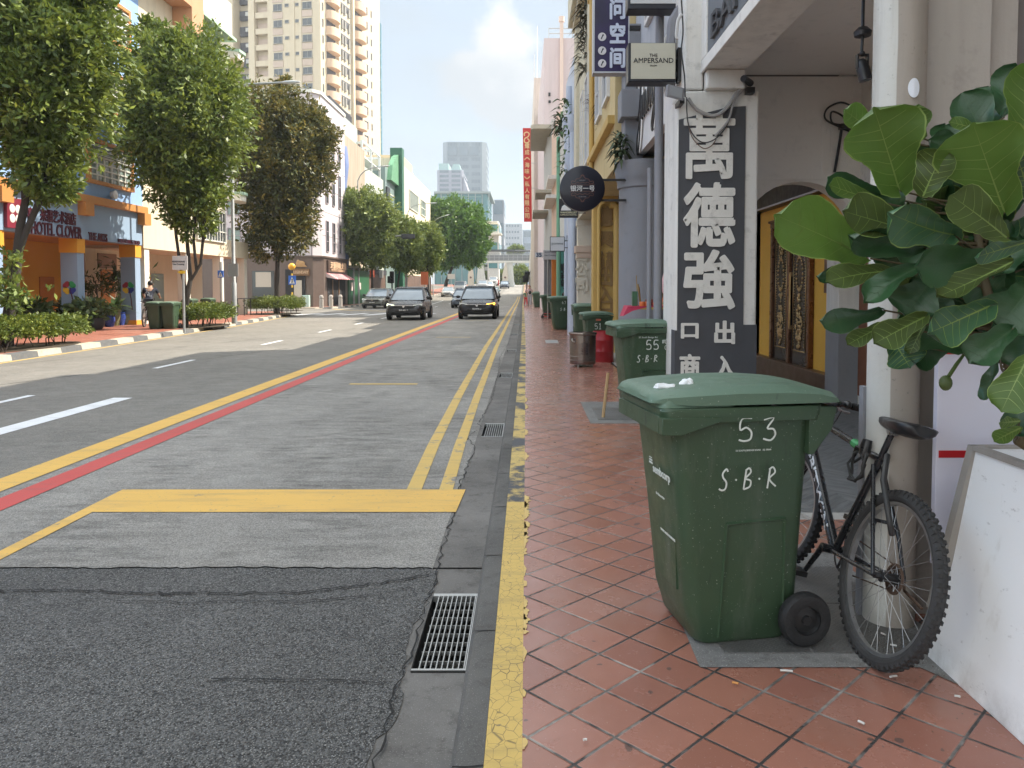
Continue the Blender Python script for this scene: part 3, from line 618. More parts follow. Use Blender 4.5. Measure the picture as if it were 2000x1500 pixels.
# cross wall with its arch at the end of the bay
xc, z0, rr = 3.33, 2.12, .72; A = [(xc+rr*cos(t), z0+rr*sin(t)) for t in [pi*i/20 for i in range(21)]]
pts = [(4.05, .1), (4.05, 4.1), (2.35, 4.1), (2.35, .1), (2.61, .1)]+A[::-1]+[(4.049, .1)]
b = MB()
for i in range(20):
    (xa, za), (xb, zb) = A[i], A[i+1]; b.prism([(xa, 9.4, za), (xb, 9.4, zb), (xb, 9.4, 4.1), (xa, 9.4, 4.1)], (0, .28, 0))
b.box(2.35, 2.61, 9.4, 9.68, .1, 4.1); b.box(2.36, 4.05, 9.385, 9.4, 2.86, 2.93); b.box(3.58, 3.62, 9.388, 9.4, 2.93, 3.6); b.box(3.68, 3.71, 9.388, 9.4, 2.93, 3.55)
b.build('cross_wall', M_plc, o)
b = MB(); b.box(3.8, 4.05, 9.36, 9.75, 1.2, 2.4); b.m(1).box(3.8, 4.05, 9.35, 9.76, .1, 1.2); b.build('cross_wall_pier', [M_plw, M_grey], o, bevel=.006)
b = MB(); b.box(4.0, 4.05, 8.55, 9.25, .25, 2.35); b.build('door', M_brn, o)
# near pier: part-round column with a recess behind it
sec = [(1.58+.105*cos(t), 3.3+.105*sin(t)) for t in [pi*.62+pi*1.5*i/26 for i in range(27)]]
b = MB(); b.loft([[(x, y, z) for x, y in sec] for z in (.1, 5.04)]); n = N('column with painted light and shade'); x, y, z = n.xyz(); edge_ = n.math('ADD', x, n.math('MULTIPLY', n.math('SUBTRACT', n.noise(2.5, 3), .5), .012))
c = n.mix(n.rng(edge_, 1.525, 1.528), (.55, .54, .5), (.34, .3, .26)); c = n.mix(n.rng(n.noise(1, 6, .65, n.map((7, 7, .5))), .5, .72, 0, .5), c, (.2, .18, .155)); c = n.mix(n.rng(n.noise(38, 4, .75), .64, .72, 0, .7), c, (.1, .09, .08)); n.bump(n.noise(30, 4), .2, .01)  # lit left and shaded right painted into the colour; streaks and specks are stains
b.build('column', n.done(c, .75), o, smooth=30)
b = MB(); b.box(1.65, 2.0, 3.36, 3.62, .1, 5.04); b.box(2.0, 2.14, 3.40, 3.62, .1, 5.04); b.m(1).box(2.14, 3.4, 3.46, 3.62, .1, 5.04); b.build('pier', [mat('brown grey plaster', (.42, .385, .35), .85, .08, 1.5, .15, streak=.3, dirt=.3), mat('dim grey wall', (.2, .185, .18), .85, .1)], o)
b = MB(); b.box(1.466, 1.484, 3.33, 3.37, .1, 1.12); b.build('corner_guard', M_grey, o)
b = MB(); b.lathe([(0, 0), (.038, 0), (.038, .003), (0, .003)], 20, (0, 0, 0), 'y'); b.v = [(1.59+v[0]*.62, 3.192-v[1]*.5+.9*(v[0]*.62)**2/.105, EYE+(562-187)*3.28/1500+v[2]*1.05) for v in b.v]
b.build('sticker', mat('white sticker', (.75, .78, .85), .4), o)
# ---- yellow shop front inside the covered way, with carved black and gold door
o = thing('arcade_shop', 'ochre shop front with black fascia inside the arcade beyond the pillar', 'shop front', (4.05, 12, .1))
b = MB(); b.box(4.0, 4.05, 9.77, 14.2, .42, 2.82); b.build('wall', M_yw, o)
b = MB(); b.box(3.86, 4.05, 9.77, 14.2, .1, .42); b.build('sill', M_wood, o, bevel=.01)
b = MB(); b.box(3.84, 4.04, 9.77, 14.2, 2.82, 3.9); b.m(1).box(3.82, 3.838, 9.77, 14.2, 2.82, 2.845); b.build('fascia', [M_blk, mat('pale trim', (.5, .5, .5), .6)], o)
M_bronze = mat('bronze frame', (.2, .1, .055), .3, .3, 4, metal=.7); M_gold = mat('antique gold', (.62, .42, .2), .35, .35, 12, metal=.9)
d = MB(); y0, y1 = 10.78, 12.32; d.box(3.955, 4.0, y0, y1, .42, 2.42); dr = d.build('door', mat('black lacquer', (.018, .013, .012), .22, .2), o)
b = MB()
for ya, yb in ((y0-.09, y0), (y1, y1+.09), (11.5, 11.6)): b.box(3.92, 3.999, ya, yb, .42, 2.5)
b.box(3.92, 3.999, y0-.12, y1+.12, 2.5, 2.58); b.box(3.9, 3.999, y0-.16, y1+.16, 2.58, 2.62); b.build('frame', M_bronze, dr, bevel=.008)
b = MB(); r = random.Random(4)
for yc in (11.14, 11.96):
    for (ya, yb, za, zb) in ((yc-.26, yc-.25, .62, 2.3), (yc+.25, yc+.26, .62, 2.3), (yc-.25, yc+.25, .62, .635), (yc-.25, yc+.25, 2.285, 2.3)): b.box(3.945, 3.955, ya, yb, za, zb)
    for k in range(22):
        a = 2*pi*k/22; b.ball((3.948, yc+.13*cos(a), 1.75+.24*sin(a)), (.014, .022, .022), 6, 4)
    for zc, rr_, nn in ((2.12, .1, 26), (1.44, .08, 16), (.98, .15, 60), (.8, .1, 24), (1.16, .1, 24)):
        for k in range(nn):
            a = r.uniform(0, 2*pi); q = sqrt(r.random())*rr_; b.ball((3.947, yc+q*cos(a), zc+1.35*q*sin(a)), (.012, r.uniform(.008, .022), r.uniform(.008, .03)), 5, 4)
    for k in range(40): b.ball((3.948, yc-.21, .7+k*.04), (.008, .008, .01), 5, 3); b.ball((3.948, yc+.21, .7+k*.04), (.008, .008, .01), 5, 3)
b.build('carving', M_gold, dr, smooth=0)
b = MB(); b.tube([(3.93, 11.48, .95), (3.93, 11.48, 1.75)], .018); b.box(3.925, 3.955, 11.46, 11.5, .93, .99); b.box(3.925, 3.955, 11.46, 11.5, 1.72, 1.78); b.build('handle', M_gold, dr)
b = MB(); q = (9.98, 10.28); b.box(3.97, 3.999, q[0], q[1], 1.48, 2.02); t = b.build('poster', mat('brown poster', (.14, .06, .03), .4, .6, 9), o, bevel=.004)
for (px_, wpx) in ((.0, .1), (-.24, .08)):
    b = MB(); b.box(3.966, 3.9695, 10.0, 10.0+wpx, 1.82+px_, 1.84+px_); b.build('printing', mat('pale print', (.5, .48, .42)), t)
# ---- generic row beyond: fronts, pilasters, recesses
def shop(name, label, y0, y1, h, wallm, opts):
    xo = fx(y1); xi = fx(y0); o = thing(name, label, 'building', (xo+3, (y0+y1)/2, rz(y0)+.1)); zb = rz(y0)+.08; zf = opts.get('zf', 3.35)
    b = MB(); dp = opts.get('depth', 7)
    b.hexa([(xi, y0, zf), (xi+dp, y0, zf), (xo+dp, y1, zf), (xo, y1, zf)], [(xi, y0, h), (xi+dp, y0, h), (xo+dp, y1, h), (xo, y1, h)])
    b.hexa([(xi+2.5, y0, zb), (xi+dp, y0, zb), (xo+dp, y1, zb), (xo+2.5, y1, zb)], [(xi+2.5, y0, zf), (xi+dp, y0, zf), (xo+dp, y1, zf), (xo+2.5, y1, zf)])
    b.build('wall', wallm, o)
    ph = opts.get('pw', .42)
    if opts.get('pil', True):
        b = MB(); b.box(xo+.0, xo+ph, y1-.45, y1, zb, zf); b.box(xo-.03, xo+ph+.03, y1-.47, y1-.001, zf-.18, zf-.002); b.build('pilaster', opts.get('pm', wallm), o, bevel=.01)
    b = MB(); b.box(xo+2.45, xo+2.499, y0+.3, y1-.4, zb+.1, zf-.3); b.build('shop_window', M_win, o)
    return o
# grey shophouse, number 55: round column, white fascia with script lettering
o = thing('shophouse', 'pale grey shophouse with a fat round grey column and black script lettering', 'building', (3, 10.9, .1))
b = MB(); b.box(1.84, 7, 8.86, 13.15, 4.9, 10.4); b.box(4.06, 7, 9.8, 13.2, .1, 4.5); b.build('wall', mat('pale grey wall', (.42, .43, .46), .8, .06, 1, .1, streak=.3), o)
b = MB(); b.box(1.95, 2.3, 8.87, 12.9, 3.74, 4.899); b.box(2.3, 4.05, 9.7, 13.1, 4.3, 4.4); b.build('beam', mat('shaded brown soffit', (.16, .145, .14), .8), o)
b = MB(); b.box(1.84, 1.949, 8.87, 12.9, 3.74, 4.899); b.build('fascia', mat('white fascia', (.66, .64, .63), .7, .05, 1, streak=.2), o, bevel=.006)
b = MB(); b.lathe([(.44, .1), (.44, 3.18), (.47, 3.2), (.47, 3.3), (.49, 3.33), (.5, 3.4), (.52, 3.55), (.52, 3.62), (0, 3.62)], 36, (1.98, 12.9, 0)); b.build('column', M_grey, o, smooth=35)
b = MB(); b.box(1.6, 1.9, 12.7, 13.15, 3.63, 5.1); b.box(1.52, 1.86, 12.5, 13.0, 4.3, 4.75); b.box(1.5, 1.9, 12.55, 13.1, 5.1, 5.8); b.build('pier_box', M_grey, o, bevel=.015)
for yy in (9.7, 11.3): window(o, (1.84, yy, 5.5), 1.1, 1.9, -pi/2, mat('pale frame', (.6, .6, .6), .5), M_win, 2, 4, name='window')
def scr(pts, k=1): return [(x*k, z*k) for x, z in pts]
SCRIPT = [[(.1, .95), (.04, .5), (.12, .22), (.3, .3), (.5, .75), (.52, .95), (.5, .5), (.42, -.1), (.25, -.5), (.1, -.45), (.2, -.1), (.55, .3)],
          [(.62, .1), (.62, .55), (.66, .1), (.75, .5), (.82, .5), (.84, .1), (.92, .5), (1.0, .5), (1.02, .1), (1.12, .3)],
          [(1.18, .1), (1.2, .55), (1.22, .1), (1.33, .5), (1.42, .45), (1.43, .1), (1.55, .3)], [(1.6, .55), (1.62, .15), (1.75, .15), (1.82, .55), (1.8, -.1), (1.65, -.4), (1.58, -.25), (1.85, .15)],
          [(2.25, .9), (2.1, .98), (2.02, .8), (2.12, .6), (2.25, .4), (2.2, .12), (2.0, .12)], [(2.4, .95), (2.36, .1), (2.45, .3), (2.58, .55), (2.64, .1), (2.75, .3)], [(2.85, .5), (2.82, .15), (2.95, .1), (3.0, .5), (3.02, .1)]]
strokes(SCRIPT, o, (1.80, 12.75, 4.12), (0, -1.0, 0), (0, 0, .75), .034, M_blk, 'lettering', th=.5)
strokes(SCRIPT, o, (1.815, 12.69, 4.14), (0, -1.0, 0), (0, 0, .75), .03, mat('white lettering edge', (.75, .73, .68), .6), 'lettering_edge', th=.5)
b = MB(); b.tube([(1.53, 8.98, .1), (1.53, 8.98, 6.5)], .05, 10); b.tube([(1.44, 9.06, .1), (1.44, 9.06, 2.95)], .028, 8); b.build('downpipe', M_gpipe, o, smooth=40)
# yellow shophouse: pilaster with carved characters and fat yellow drainpipes
M_yel_b = mat('mustard yellow paint', (.52, .34, .1), .65, .1, 1, .15, 30, streak=.3, dirt=.15); M_ydk = mat('carved brown relief', (.27, .17, .07), .8, .2, 8, .3)
o = shop('shophouse', 'mustard yellow shophouse with carved characters and fat yellow drainpipes', 13.2, 17.9, 11.4, mat('yellow wash wall', (.55, .43, .22), .75, .1, 1, streak=.35, dirt=.2), dict(pm=M_yel_b, pw=.5, zf=3.6))
b = MB(); b.box(1.48, 1.98, 17.42, 17.9, 3.6, 11.4); b.box(1.42, 2.0, 17.38, 17.92, 7.0, 7.25); b.box(1.4, 2.05, 17.3, 17.3+.11, 3.5, 3.7); b.box(1.38, 1.62, 13.25, 17.8, 4.35, 4.5); b.box(1.38, 1.62, 13.25, 17.8, 8.0, 8.2); b.box(1.62, 1.9, 17.36, 17.42, 4.0, 6.6); b.build('pier', M_yel_b, o, bevel=.012)
for s, px, py, hh, ww in (('德', 1182, 423, .42, .32), ('興', 1182, 467, .34, .34), ('公', 1174, 500, .2, .13), ('有', 1190, 500, .2, .13), ('司', 1174, 517, .2, .13), ('限', 1190, 517, .2, .13), ('出', 1183, 540, .4, .3), ('入', 1183, 575, .34, .32), ('口', 1183, 598, .22, .3)):
    q = P(px, py, 17.44); letters(s, o, q, h=hh, w=ww, m=M_ydk, bold=.045, depth=.03, name='character')
b = MB(); b.tube([(1.62, 17.3, .1), (1.62, 17.3, 3.3), (1.66, 17.3, 3.42), (1.75, 17.28, 3.46)], .04, 10); b.tube([(2.02, 17.2, .1), (2.02, 17.2, 3.2), (2.0, 17.2, 3.36), (1.86, 17.2, 3.4)], .09, 12); b.build('downpipe', M_yel_b, o, smooth=40)
b = MB(); b.tube([(1.44, 17.3, 3.7), (1.44, 17.3, 9.5)], .055, 10); b.tube([(1.8, 17.2, 3.7), (1.8, 17.2, 9.5)], .13, 12); b.tube([(1.62, 17.22, 3.7), (1.62, 17.22, 9.5)], .05, 8); b.build('drainpipe', M_yel_b, o, smooth=40)
for yy in (14.5, 16.0): window(o, (1.5, yy, 5.0), .95, 2.2, -pi/2, mat('pale frame', (.6, .6, .6), .5), M_win, 2, 4)
# cream shophouse with plaster characters and a big projecting cornice
M_cream = mat('cream plaster', (.6, .55, .42), .8, .08, 1, .2, 25, streak=.4, dirt=.2)
o = shop('shophouse', 'tall cream shophouse with a deep cornice and raised plaster characters', 17.95, 22.5, 10.9, M_cream, dict(pm=mat('rough cream pilaster', (.62, .57, .47), .85, .1, 3, .6, 12, dirt=.2), pw=.46, zf=3.5))
b = MB(); b.box(1.18, 1.6, 18, 22.45, 9.0, 9.75); b.box(1.3, 1.6, 18, 22.45, 8.85, 9.0); b.box(1.36, 1.52, 21.6, 22.4, 3.6, 8.8); b.build('cornice', M_cream, o, bevel=.02)
b = MB(); b.box(1.38, 2.05, 21.95, 22.5, 2.55, 2.75); b.box(1.42, 2.0, 21.98, 22.5, 2.4, 2.55); b.build('capital', mat('pink cream moulding', (.55, .42, .33), .8, .1, dirt=.2), o, bevel=.01)
for s, py in (('昆', 496), ('公', 527), ('司', 556)):
    letters(s, o, P(1136, py, 22.04), h=.36, w=.33, m=MATS['rough cream pilaster'], bold=.05, depth=.03, name='character')
for yy in (19.0, 20.7): window(o, (1.5, yy, 4.6), .9, 2.1, -pi/2, mat('pale frame', (.6, .6, .6), .5), M_win, 2, 4)
# pale blue shophouse with pipes
M_pb = mat('pale blue paint', (.47, .52, .62), .7, .08, 1, .1, streak=.3); M_teal = mat('teal paint', (.1, .33, .28), .65, .1, 2); M_org = mat('orange shutter paint', (.62, .2, .03), .6, .1, 2)
o = shop('shophouse', 'pale blue and white shophouse with bulging pipes', 22.55, 27.2, 8.6, M_pb, dict(pm=M_pb, pw=.4))
b = MB()
for x, y, r_, zt in ((1.36, 22.75, .1, 6.6), (1.38, 23.6, .13, 5.6), (1.4, 26.9, .1, 7.4), (1.37, 24.6, .07, 7.9)): b.tube([(x, y, .1), (x, y, zt)], r_, 12); b.tube([(x, y, zt-.5), (x, y, zt-.3), (x, y, zt)], [r_, r_*1.7, r_*1.7], 12)
b.build('downpipe', M_pb, o, smooth=40)
for yy in (24.0, 25.8): window(o, (1.45, yy, 4.4), .9, 1.9, -pi/2, mat('pale frame', (.6, .6, .6), .5), M_win, 2, 3)
o = shop('shophouse', 'low shophouse with a teal pilaster and green drainpipe', 27.25, 32, 8.2, mat('faded white wall', (.55, .55, .53), .8, .08, streak=.3), dict(pm=M_teal, pw=.5))
for s, py in (('順', 523), ('和', 540), ('号', 556)): letters(s, o, P(1101, py, 31.52), h=.33, w=.28, m=M_blk, bold=.03, depth=.015, name='character')
b = MB(); b.tube([(1.26, 30.6, .1), (1.26, 30.6, 7.5)], .09, 10); b.build('downpipe', mat('green pipe', (.16, .36, .24), .6), o, smooth=40)
o = shop('shophouse', 'low shophouse with an orange painted pilaster', 32.05, 37, 8.8, mat('peach wall', (.62, .45, .36), .8, .08, streak=.3), dict(pm=M_org, pw=.5))
for bb in ((.9, 1.3, 33, 36.5, 6.2, 6.36), (.8, 1.4, 32.3, 36.9, 5.3, 5.45)): b = MB(); b.box(*bb); b.build('ledge', M_plw, o)
o = shop('shophouse', 'grey shophouse with three concrete ledges over the pavement', 37.05, 46, 9.6, mat('light grey wall', (.42, .42, .41), .8, .08, streak=.4, dirt=.2), dict(pm=M_grey, pw=.5))
for bb in ((.28, 1.4, 37.3, 39.4, 9.2, 9.4), (.2, 1.3, 39.5, 45.8, 9.62, 9.82), (.42, 1.4, 37.4, 40.4, 6.15, 6.3), (.32, 1.4, 40.5, 44.5, 5.5, 5.62)): b = MB(); b.box(*bb); b.build('ledge', mat('stained ledge', (.4, .37, .3), .85, .12, 2, dirt=.4), o)
# tall pink block whose side wall faces the camera
M_pink = mat('faded pink wall', (.56, .47, .47), .85, .05, .5, .1, 20, streak=.2); M_pink2 = mat('peach edge', (.66, .52, .45), .85, .06, .5, streak=.3)
o = thing('apartment_block', 'tall faded pink block with a blank side wall and roof railing', 'building', (4, 56, .1))
b = MB(); b.hexa([(fx(46.1), 46.1, .1), (9, 46.1, .1), (9, 66, .1), (fx(66)+.1, 66, .1)], [(fx(46.1), 46.1, 16.3), (9, 46.1, 16.3), (9, 66, 16.3), (fx(66)+.1, 66, 16.3)]); b.build('wall', M_pink, o)
b = MB(); b.box(1.95, 2.15, 45.9, 46.1, 8, 17.2); b.lathe([(0, 0), (.17, 0), (.17, .3), (0, .3)], 12, (2.05, 46, 17.2)); b.box(2.3, 3.1, 45.95, 46.1, 9.6, 12.2); b.build('pier', M_pink2, o)
b = MB()
for z in (16.6, 16.9): b.tube([(1.3, 46.2, z), (4.4, 46.2, z)], .03, 6)
for i in range(5): b.tube([(1.3+i*.7, 46.2, 16.3), (1.3+i*.7, 46.2, 16.9)], .025, 6)
b.build('railing', M_galv, o); b = MB(); b.box(3.0, 4.0, 46.5, 49, 16.7, 17.0); b.build('solar_panel', mat('solar panel', (.06, .05, .06), .3), o)
for bb in ((1.28, 1.4, 46.03, 46.1, 12.9, 13.1), (1.28, 1.42, 46.02, 46.1, 12.5, 12.64)): b = MB(); b.box(*bb); b.build('vent', M_blk, o)
o = thing('apartment_block', 'narrow beige tower slab with a white rooftop railing and stained base', 'building', (4, 80, .1))
b = MB(); b.hexa([(.62, 66.2, .1), (8, 66.2, .1), (8, 96, .1), (.5, 96, .1)], [(.62, 66.2, 19.4), (8, 66.2, 19.4), (8, 96, 19.4), (.5, 96, 19.4)]); b.build('wall', mat('stained beige wall', (.58, .5, .44), .85, .1, .4, .1, streak=.4, dirt=.3), o)
b = MB()
for k in range(8): b.box(.62, .66, 66.3, 68.5, 19.6+k*.22, 19.64+k*.22)
b.box(.62, .68, 66.3, 66.4, 19.4, 21.4); b.box(.62, .68, 68.4, 68.5, 19.4, 21.4); b.tube([(.9, 67, 19.4), (.9, 67, 24)], .03, 6); b.build('railing', mat('white railing', (.7, .72, .72), .5), o)
o = thing('shophouse', 'low white shop with a black awning at the far end of the row', 'building', (3, 106, .3))
b = MB(); b.hexa([(.42, 97, .2), (8, 97, .2), (8, 122, .3), (.35, 122, .3)], [(.42, 97, 6.3), (8, 97, 6.3), (8, 122, 5.4), (.35, 122, 5.4)]); b.build('wall', mat('white far wall', (.62, .62, .62), .8), o)
b = MB(); b.hexa([(-.35, 97, 3.0), (.5, 97, 3.6), (.5, 118, 3.6), (-.35, 118, 3.0)], [(-.35, 97, 3.1), (.5, 97, 3.7), (.5, 118, 3.7), (-.35, 118, 3.1)]); b.build('awning', M_blk, o)
b = MB(); b.box(.36, .415, 98, 117, .5, 2.9); b.build('shop_window', mat('dim shop front', (.16, .13, .1), .6, .4, 1), o)
# ================================================================ hanging and projecting signs
M_bk = mat('sign black', (.012, .013, .02), .4); M_wt = mat('sign white', (.72, .72, .71), .5)
# purple sign with stacked characters
a = P(1158, 143, 10.4); c = P(1228, 0, 10.4); n = N('purple sign face'); col = n.mix(n.rng(n.noise(2.2, 5, .65), .3, .7), (.008, .009, .032), (.03, .017, .085)); M_pur = n.done(col, .35)
o = thing('projecting_sign', 'tall purple sign with pale rounded characters and three round pictures', 'sign', (a.x+.25, 10.45, 4.5))
b = MB(); b.box(a.x+.02, c.x-.005, 10.4, 10.56, a.z+.02, 7.2); b.build('panel', M_pur, o)
b = MB(); b.box(a.x, a.x+.02, 10.38, 10.57, a.z, 7.2); b.box(c.x-.005, c.x+.01, 10.38, 10.57, a.z, 7.2); b.box(a.x+.02, c.x-.005, 10.385, 10.57, a.z, a.z+.02); b.build('frame', mat('pale metal edge', (.45, .46, .5), .4, metal=.3), o)
for s, py in (('间', 113), ('空', 65), ('问', 18)): letters(s, o, P(1206, py, 10.4), h=.25, w=.19, m=mat('pale lilac letters', (.55, .6, .72), .5), bold=.035, depth=.012, name='character')
for py in (72, 99, 124):
    q = P(1176, py, 10.4); b = MB(); b.lathe([(0, 0), (.055, 0), (.055, -.006), (0, -.006)], 20, q, 'y'); t = b.build('picture', mat('pale disc', (.6, .58, .6), .5), o)
    strokes([[(-.012, -.03), (.004, .01), (.014, .032)], [(.004, .012), (.02, .02)]], t, (q.x, q.y-.008, q.z), (1, 0, 0), (0, 0, 1), .007, M_bk, 'drawing')
for bb in ((c.x, 1.52, 10.42, 10.5, 5.0, 5.05), (c.x, 1.52, 10.42, 10.5, 6.6, 6.65)): b = MB(); b.box(*bb); b.build('bracket', M_blk, o)
# boxed sign: THE AMPERSAND
a = P(1231, 159, 8.2); c = P(1322, 82, 8.2)
o = thing('projecting_sign', 'square beige light box with small black capitals beside the pillar', 'sign', (1.3, 8.3, a.z))
b = MB(); b.box(a.x-.02, c.x, 8.22, 8.42, a.z, c.z); b.build('case', M_bk, o, bevel=.008)
b = MB(); b.box(a.x+.008, c.x-.012, 8.212, 8.22, a.z+.03, c.z-.008); b.build('face', mat('beige acrylic', (.5, .48, .39), .45), o)
cx = (a.x+c.x)/2
for s, py, wd in (('THE', 108, .085), ('AMPERSAND', 118, .42), ('SALON', 128, .07)): letters(s, o, (cx, 8.21, P(1276, py, 8.21).z), w=wd, m=M_bk, depth=.002, bold=.006)
for bb in ((c.x, 1.6, 8.28, 8.34, c.z-.16, c.z-.12), (c.x, 1.6, 8.28, 8.34, a.z+.08, a.z+.12)): b = MB(); b.box(*bb); b.build('bracket', M_blk, o)
b = MB(); b.box(1.601, 1.635, 8.25, 8.37, a.z+.02, c.z-.04); b.build('bracket_plate', M_blk, o)
a = P(1226, 18, 8.6); c = P(1338, 18, 8.6)
o = thing('projecting_sign', 'white light box in a black frame cut by the top of the picture', 'sign', (1.4, 8.7, a.z))
b = MB(); b.box(a.x, c.x, 8.6, 8.82, a.z, a.z+.95); b.build('case', M_bk, o, bevel=.01); b = MB(); b.box(a.x+.03, c.x-.03, 8.592, 8.6, a.z+.06, a.z+.9); b.build('face', mat('dull white acrylic', (.5, .5, .5), .4), o)
b = MB(); b.box(c.x, c.x+.1, 8.68, 8.74, a.z+.3, a.z+.34); b.build('bracket', M_blk, o)
# round black sign
q = P(1137, 369, 12.6); R_ = 43.5*12.6/1500
o = thing('round_sign', 'round black sign with white characters and a faded gold border', 'sign', (q.x, 12.6, q.z))
b = MB(); b.lathe([(0, .1), (R_, .1), (R_, -.06), (R_-.015, -.07), (0, -.07)], 48, (q.x, 12.6, q.z), 'y'); b.build('disc', mat('deep blue black', (.008, .009, .02), .35), o, smooth=40)
letters('银河一号', o, (q.x, 12.525, q.z), w=.39, m=M_wt, bold=.01, depth=.004)
M_fg = mat('faded bronze print', (.12, .055, .045), .6)
letters('GALAXY', o, (q.x, 12.525, q.z+.13), w=.1, m=mat('dim print', (.3, .27, .28)), depth=.002); letters('CLUB ONE', o, (q.x, 12.525, q.z-.135), w=.12, m=MATS['dim print'], depth=.002)
orn = [[(-.2, .055), (.2, .055)], [(-.2, -.05), (.2, -.05)]]
for sx in (-1, 1):
    for sz in (-1, 1):
        orn += [[(sx*.03, sz*.2), (sx*.0, sz*.22), (sx*.05, sz*.16), (sx*.1, sz*.15), (sx*.12, sz*.11), (sx*.17, sz*.12), (sx*.175, sz*.08), (sx*.14, sz*.075)], [(sx*.13, sz*.07), (sx*.08, sz*.1), (sx*.05, sz*.085), (sx*.0, sz*.1)]]
strokes(orn, o, (q.x, 12.528, q.z), (1, 0, 0), (0, 0, 1), .0055, M_fg, 'ornament', 5)
for dz in (.13, -.2): b = MB(); b.box(q.x+R_*.86, 1.62, 12.6, 12.64, q.z+dz, q.z+dz+.035); b.build('bracket', M_blk, o)
# small signs further on
def flag_sign(name, label, px0, px1, py0, py1, Y, face, frame, texts, tm, xr=None, fw=.015, wing=True):
    a = P(px0, py1, Y); c = P(px1, py0, Y); o = thing(name, label, 'sign', ((a.x+c.x)/2, Y, a.z))
    b = MB(); b.box(a.x, c.x, Y, Y+.08, a.z, c.z); b.build('case', frame, o)
    b = MB(); b.box(a.x+fw, c.x-fw, Y-.006, Y, a.z+fw, c.z-fw); b.build('face', face, o)
    for s, py, wf, bo in texts: letters(s, o, ((a.x+c.x)/2, Y-.007, P(px0, py, Y).z), w=(c.x-a.x)*wf, m=tm, depth=.004, bold=bo)
    if xr:
        for k in (.25, .72): b = MB(); z = a.z+(c.z-a.z)*k; b.box(c.x, xr, Y+.02, Y+.05, z-.012, z+.012); b.build('bracket', M_blk, o)
    return o
o = flag_sign('projecting_sign', 'black hostel sign with a white house picture behind the round sign', 1092, 1129, 388, 425, 19.6, M_bk, M_bk, [('WANDERLUST', 415, .88, .02), ('CAPSULE HOSTEL', 419.5, .88, .01)], mat('yellowish print', (.6, .58, .4)), 1.5)
b = MB(); p0 = P(1100, 411, 19.59); b.prism([(p0.x-.06, 19.593, p0.z), (p0.x-.03, 19.593, p0.z+.1), (p0.x+.03, 19.593, p0.z+.15), (p0.x+.08, 19.593, p0.z+.11), (p0.x+.15, 19.593, p0.z+.12), (p0.x+.2, 19.593, p0.z)], (0, .004, 0)); b.build('picture', M_wt, o)
flag_sign('projecting_sign', 'small white square sign in a black frame with lower case lettering', 1074, 1103, 462, 491, 24, mat('soft white', (.55, .56, .58)), M_bk, [('pomme', 477, .76, .01)], mat('grey letters', (.14, .16, .18)), 1.42, .02)
flag_sign('street_number_plate', 'white plate with the number 35 on the far pilaster', 1045, 1060, 493, 502.5, 40, mat('plate white', (.5, .53, .57)), M_wt, [('35', 497.7, .66, .03)], mat('plate blue', (.02, .04, .12)), 1.2, .004)
o = flag_sign('crossing_sign', 'grey pedestrian crossing plate on a thin post by the far shops', 1061, 1088, 488, 507, 36, mat('plate grey', (.42, .43, .46)), M_wt, [('PEDESTRIANS', 492.5, .8, .01), ('Use Crossing', 499, .8, .015)], mat('plate ink', (.05, .05, .06)), None, .006)
q = P(1070, 500, 36); b = MB(); b.tube([(q.x, 36.04, .1), (q.x, 36.04, q.z)], .03, 8); b.build('post', M_galv, o)
# long red banner with characters
a = P(1021, 433, 62); c = P(1039, 250, 62); o = thing('banner_sign', 'tall narrow red banner with yellow characters against the sky', 'sign', (c.x, 62, a.z))
b = MB(); b.hexa([(a.x+.1, 62, a.z), (c.x-.0, 62, a.z), (c.x, 62.14, a.z), (a.x+.1, 62.14, a.z)], [(a.x, 62, c.z), (c.x-.1, 62, c.z), (c.x-.1, 62.14, c.z), (a.x, 62.14, c.z)]); b.build('panel', mat('banner red', (.5, .035, .03), .6, .08), o)
tx = '金耀成（海味）私人有限公司'
for i, s in enumerate('耀成︵海味︶私人有限公司'):
    py = 285+i*12.4; s2 = {'︵': '⌒', '︶': '⌣'}.get(s, s)
    if s in '︵︶':
        p0 = P(1029.5, py, 61.98); sg = 1 if s == '︵' else -1; strokes([[(-.22, -.1*sg), (0, .08*sg), (.22, -.1*sg)]], o, p0, (1, 0, 0), (0, 0, 1), .04, mat('banner yellow', (.75, .55, .3)), 'character'); continue
    letters(s, o, P(1029.5, py, 61.99), h=.4, w=.36, m=mat('banner yellow', (.75, .55, .3)), bold=.02, depth=.02, name='character')
p0 = P(1029, 268, 61.98); strokes([[(-.18, .1), (-.2, .3), (0, .4), (.18, .28), (.1, .05), (-.15, -.1), (-.2, -.35), (0, -.45), (.2, -.3), (.05, -.1)]], o, p0, (1, 0, 0), (0, 0, 1), .045, MATS['banner yellow'], 'emblem')
for py in (266, 318, 367, 419): b = MB(); z = P(1039, py, 62).z; b.tube([(c.x-.1, 62.07, z), (.85, 62.07, z)], .025, 6); b.build('bracket', M_galv, o)
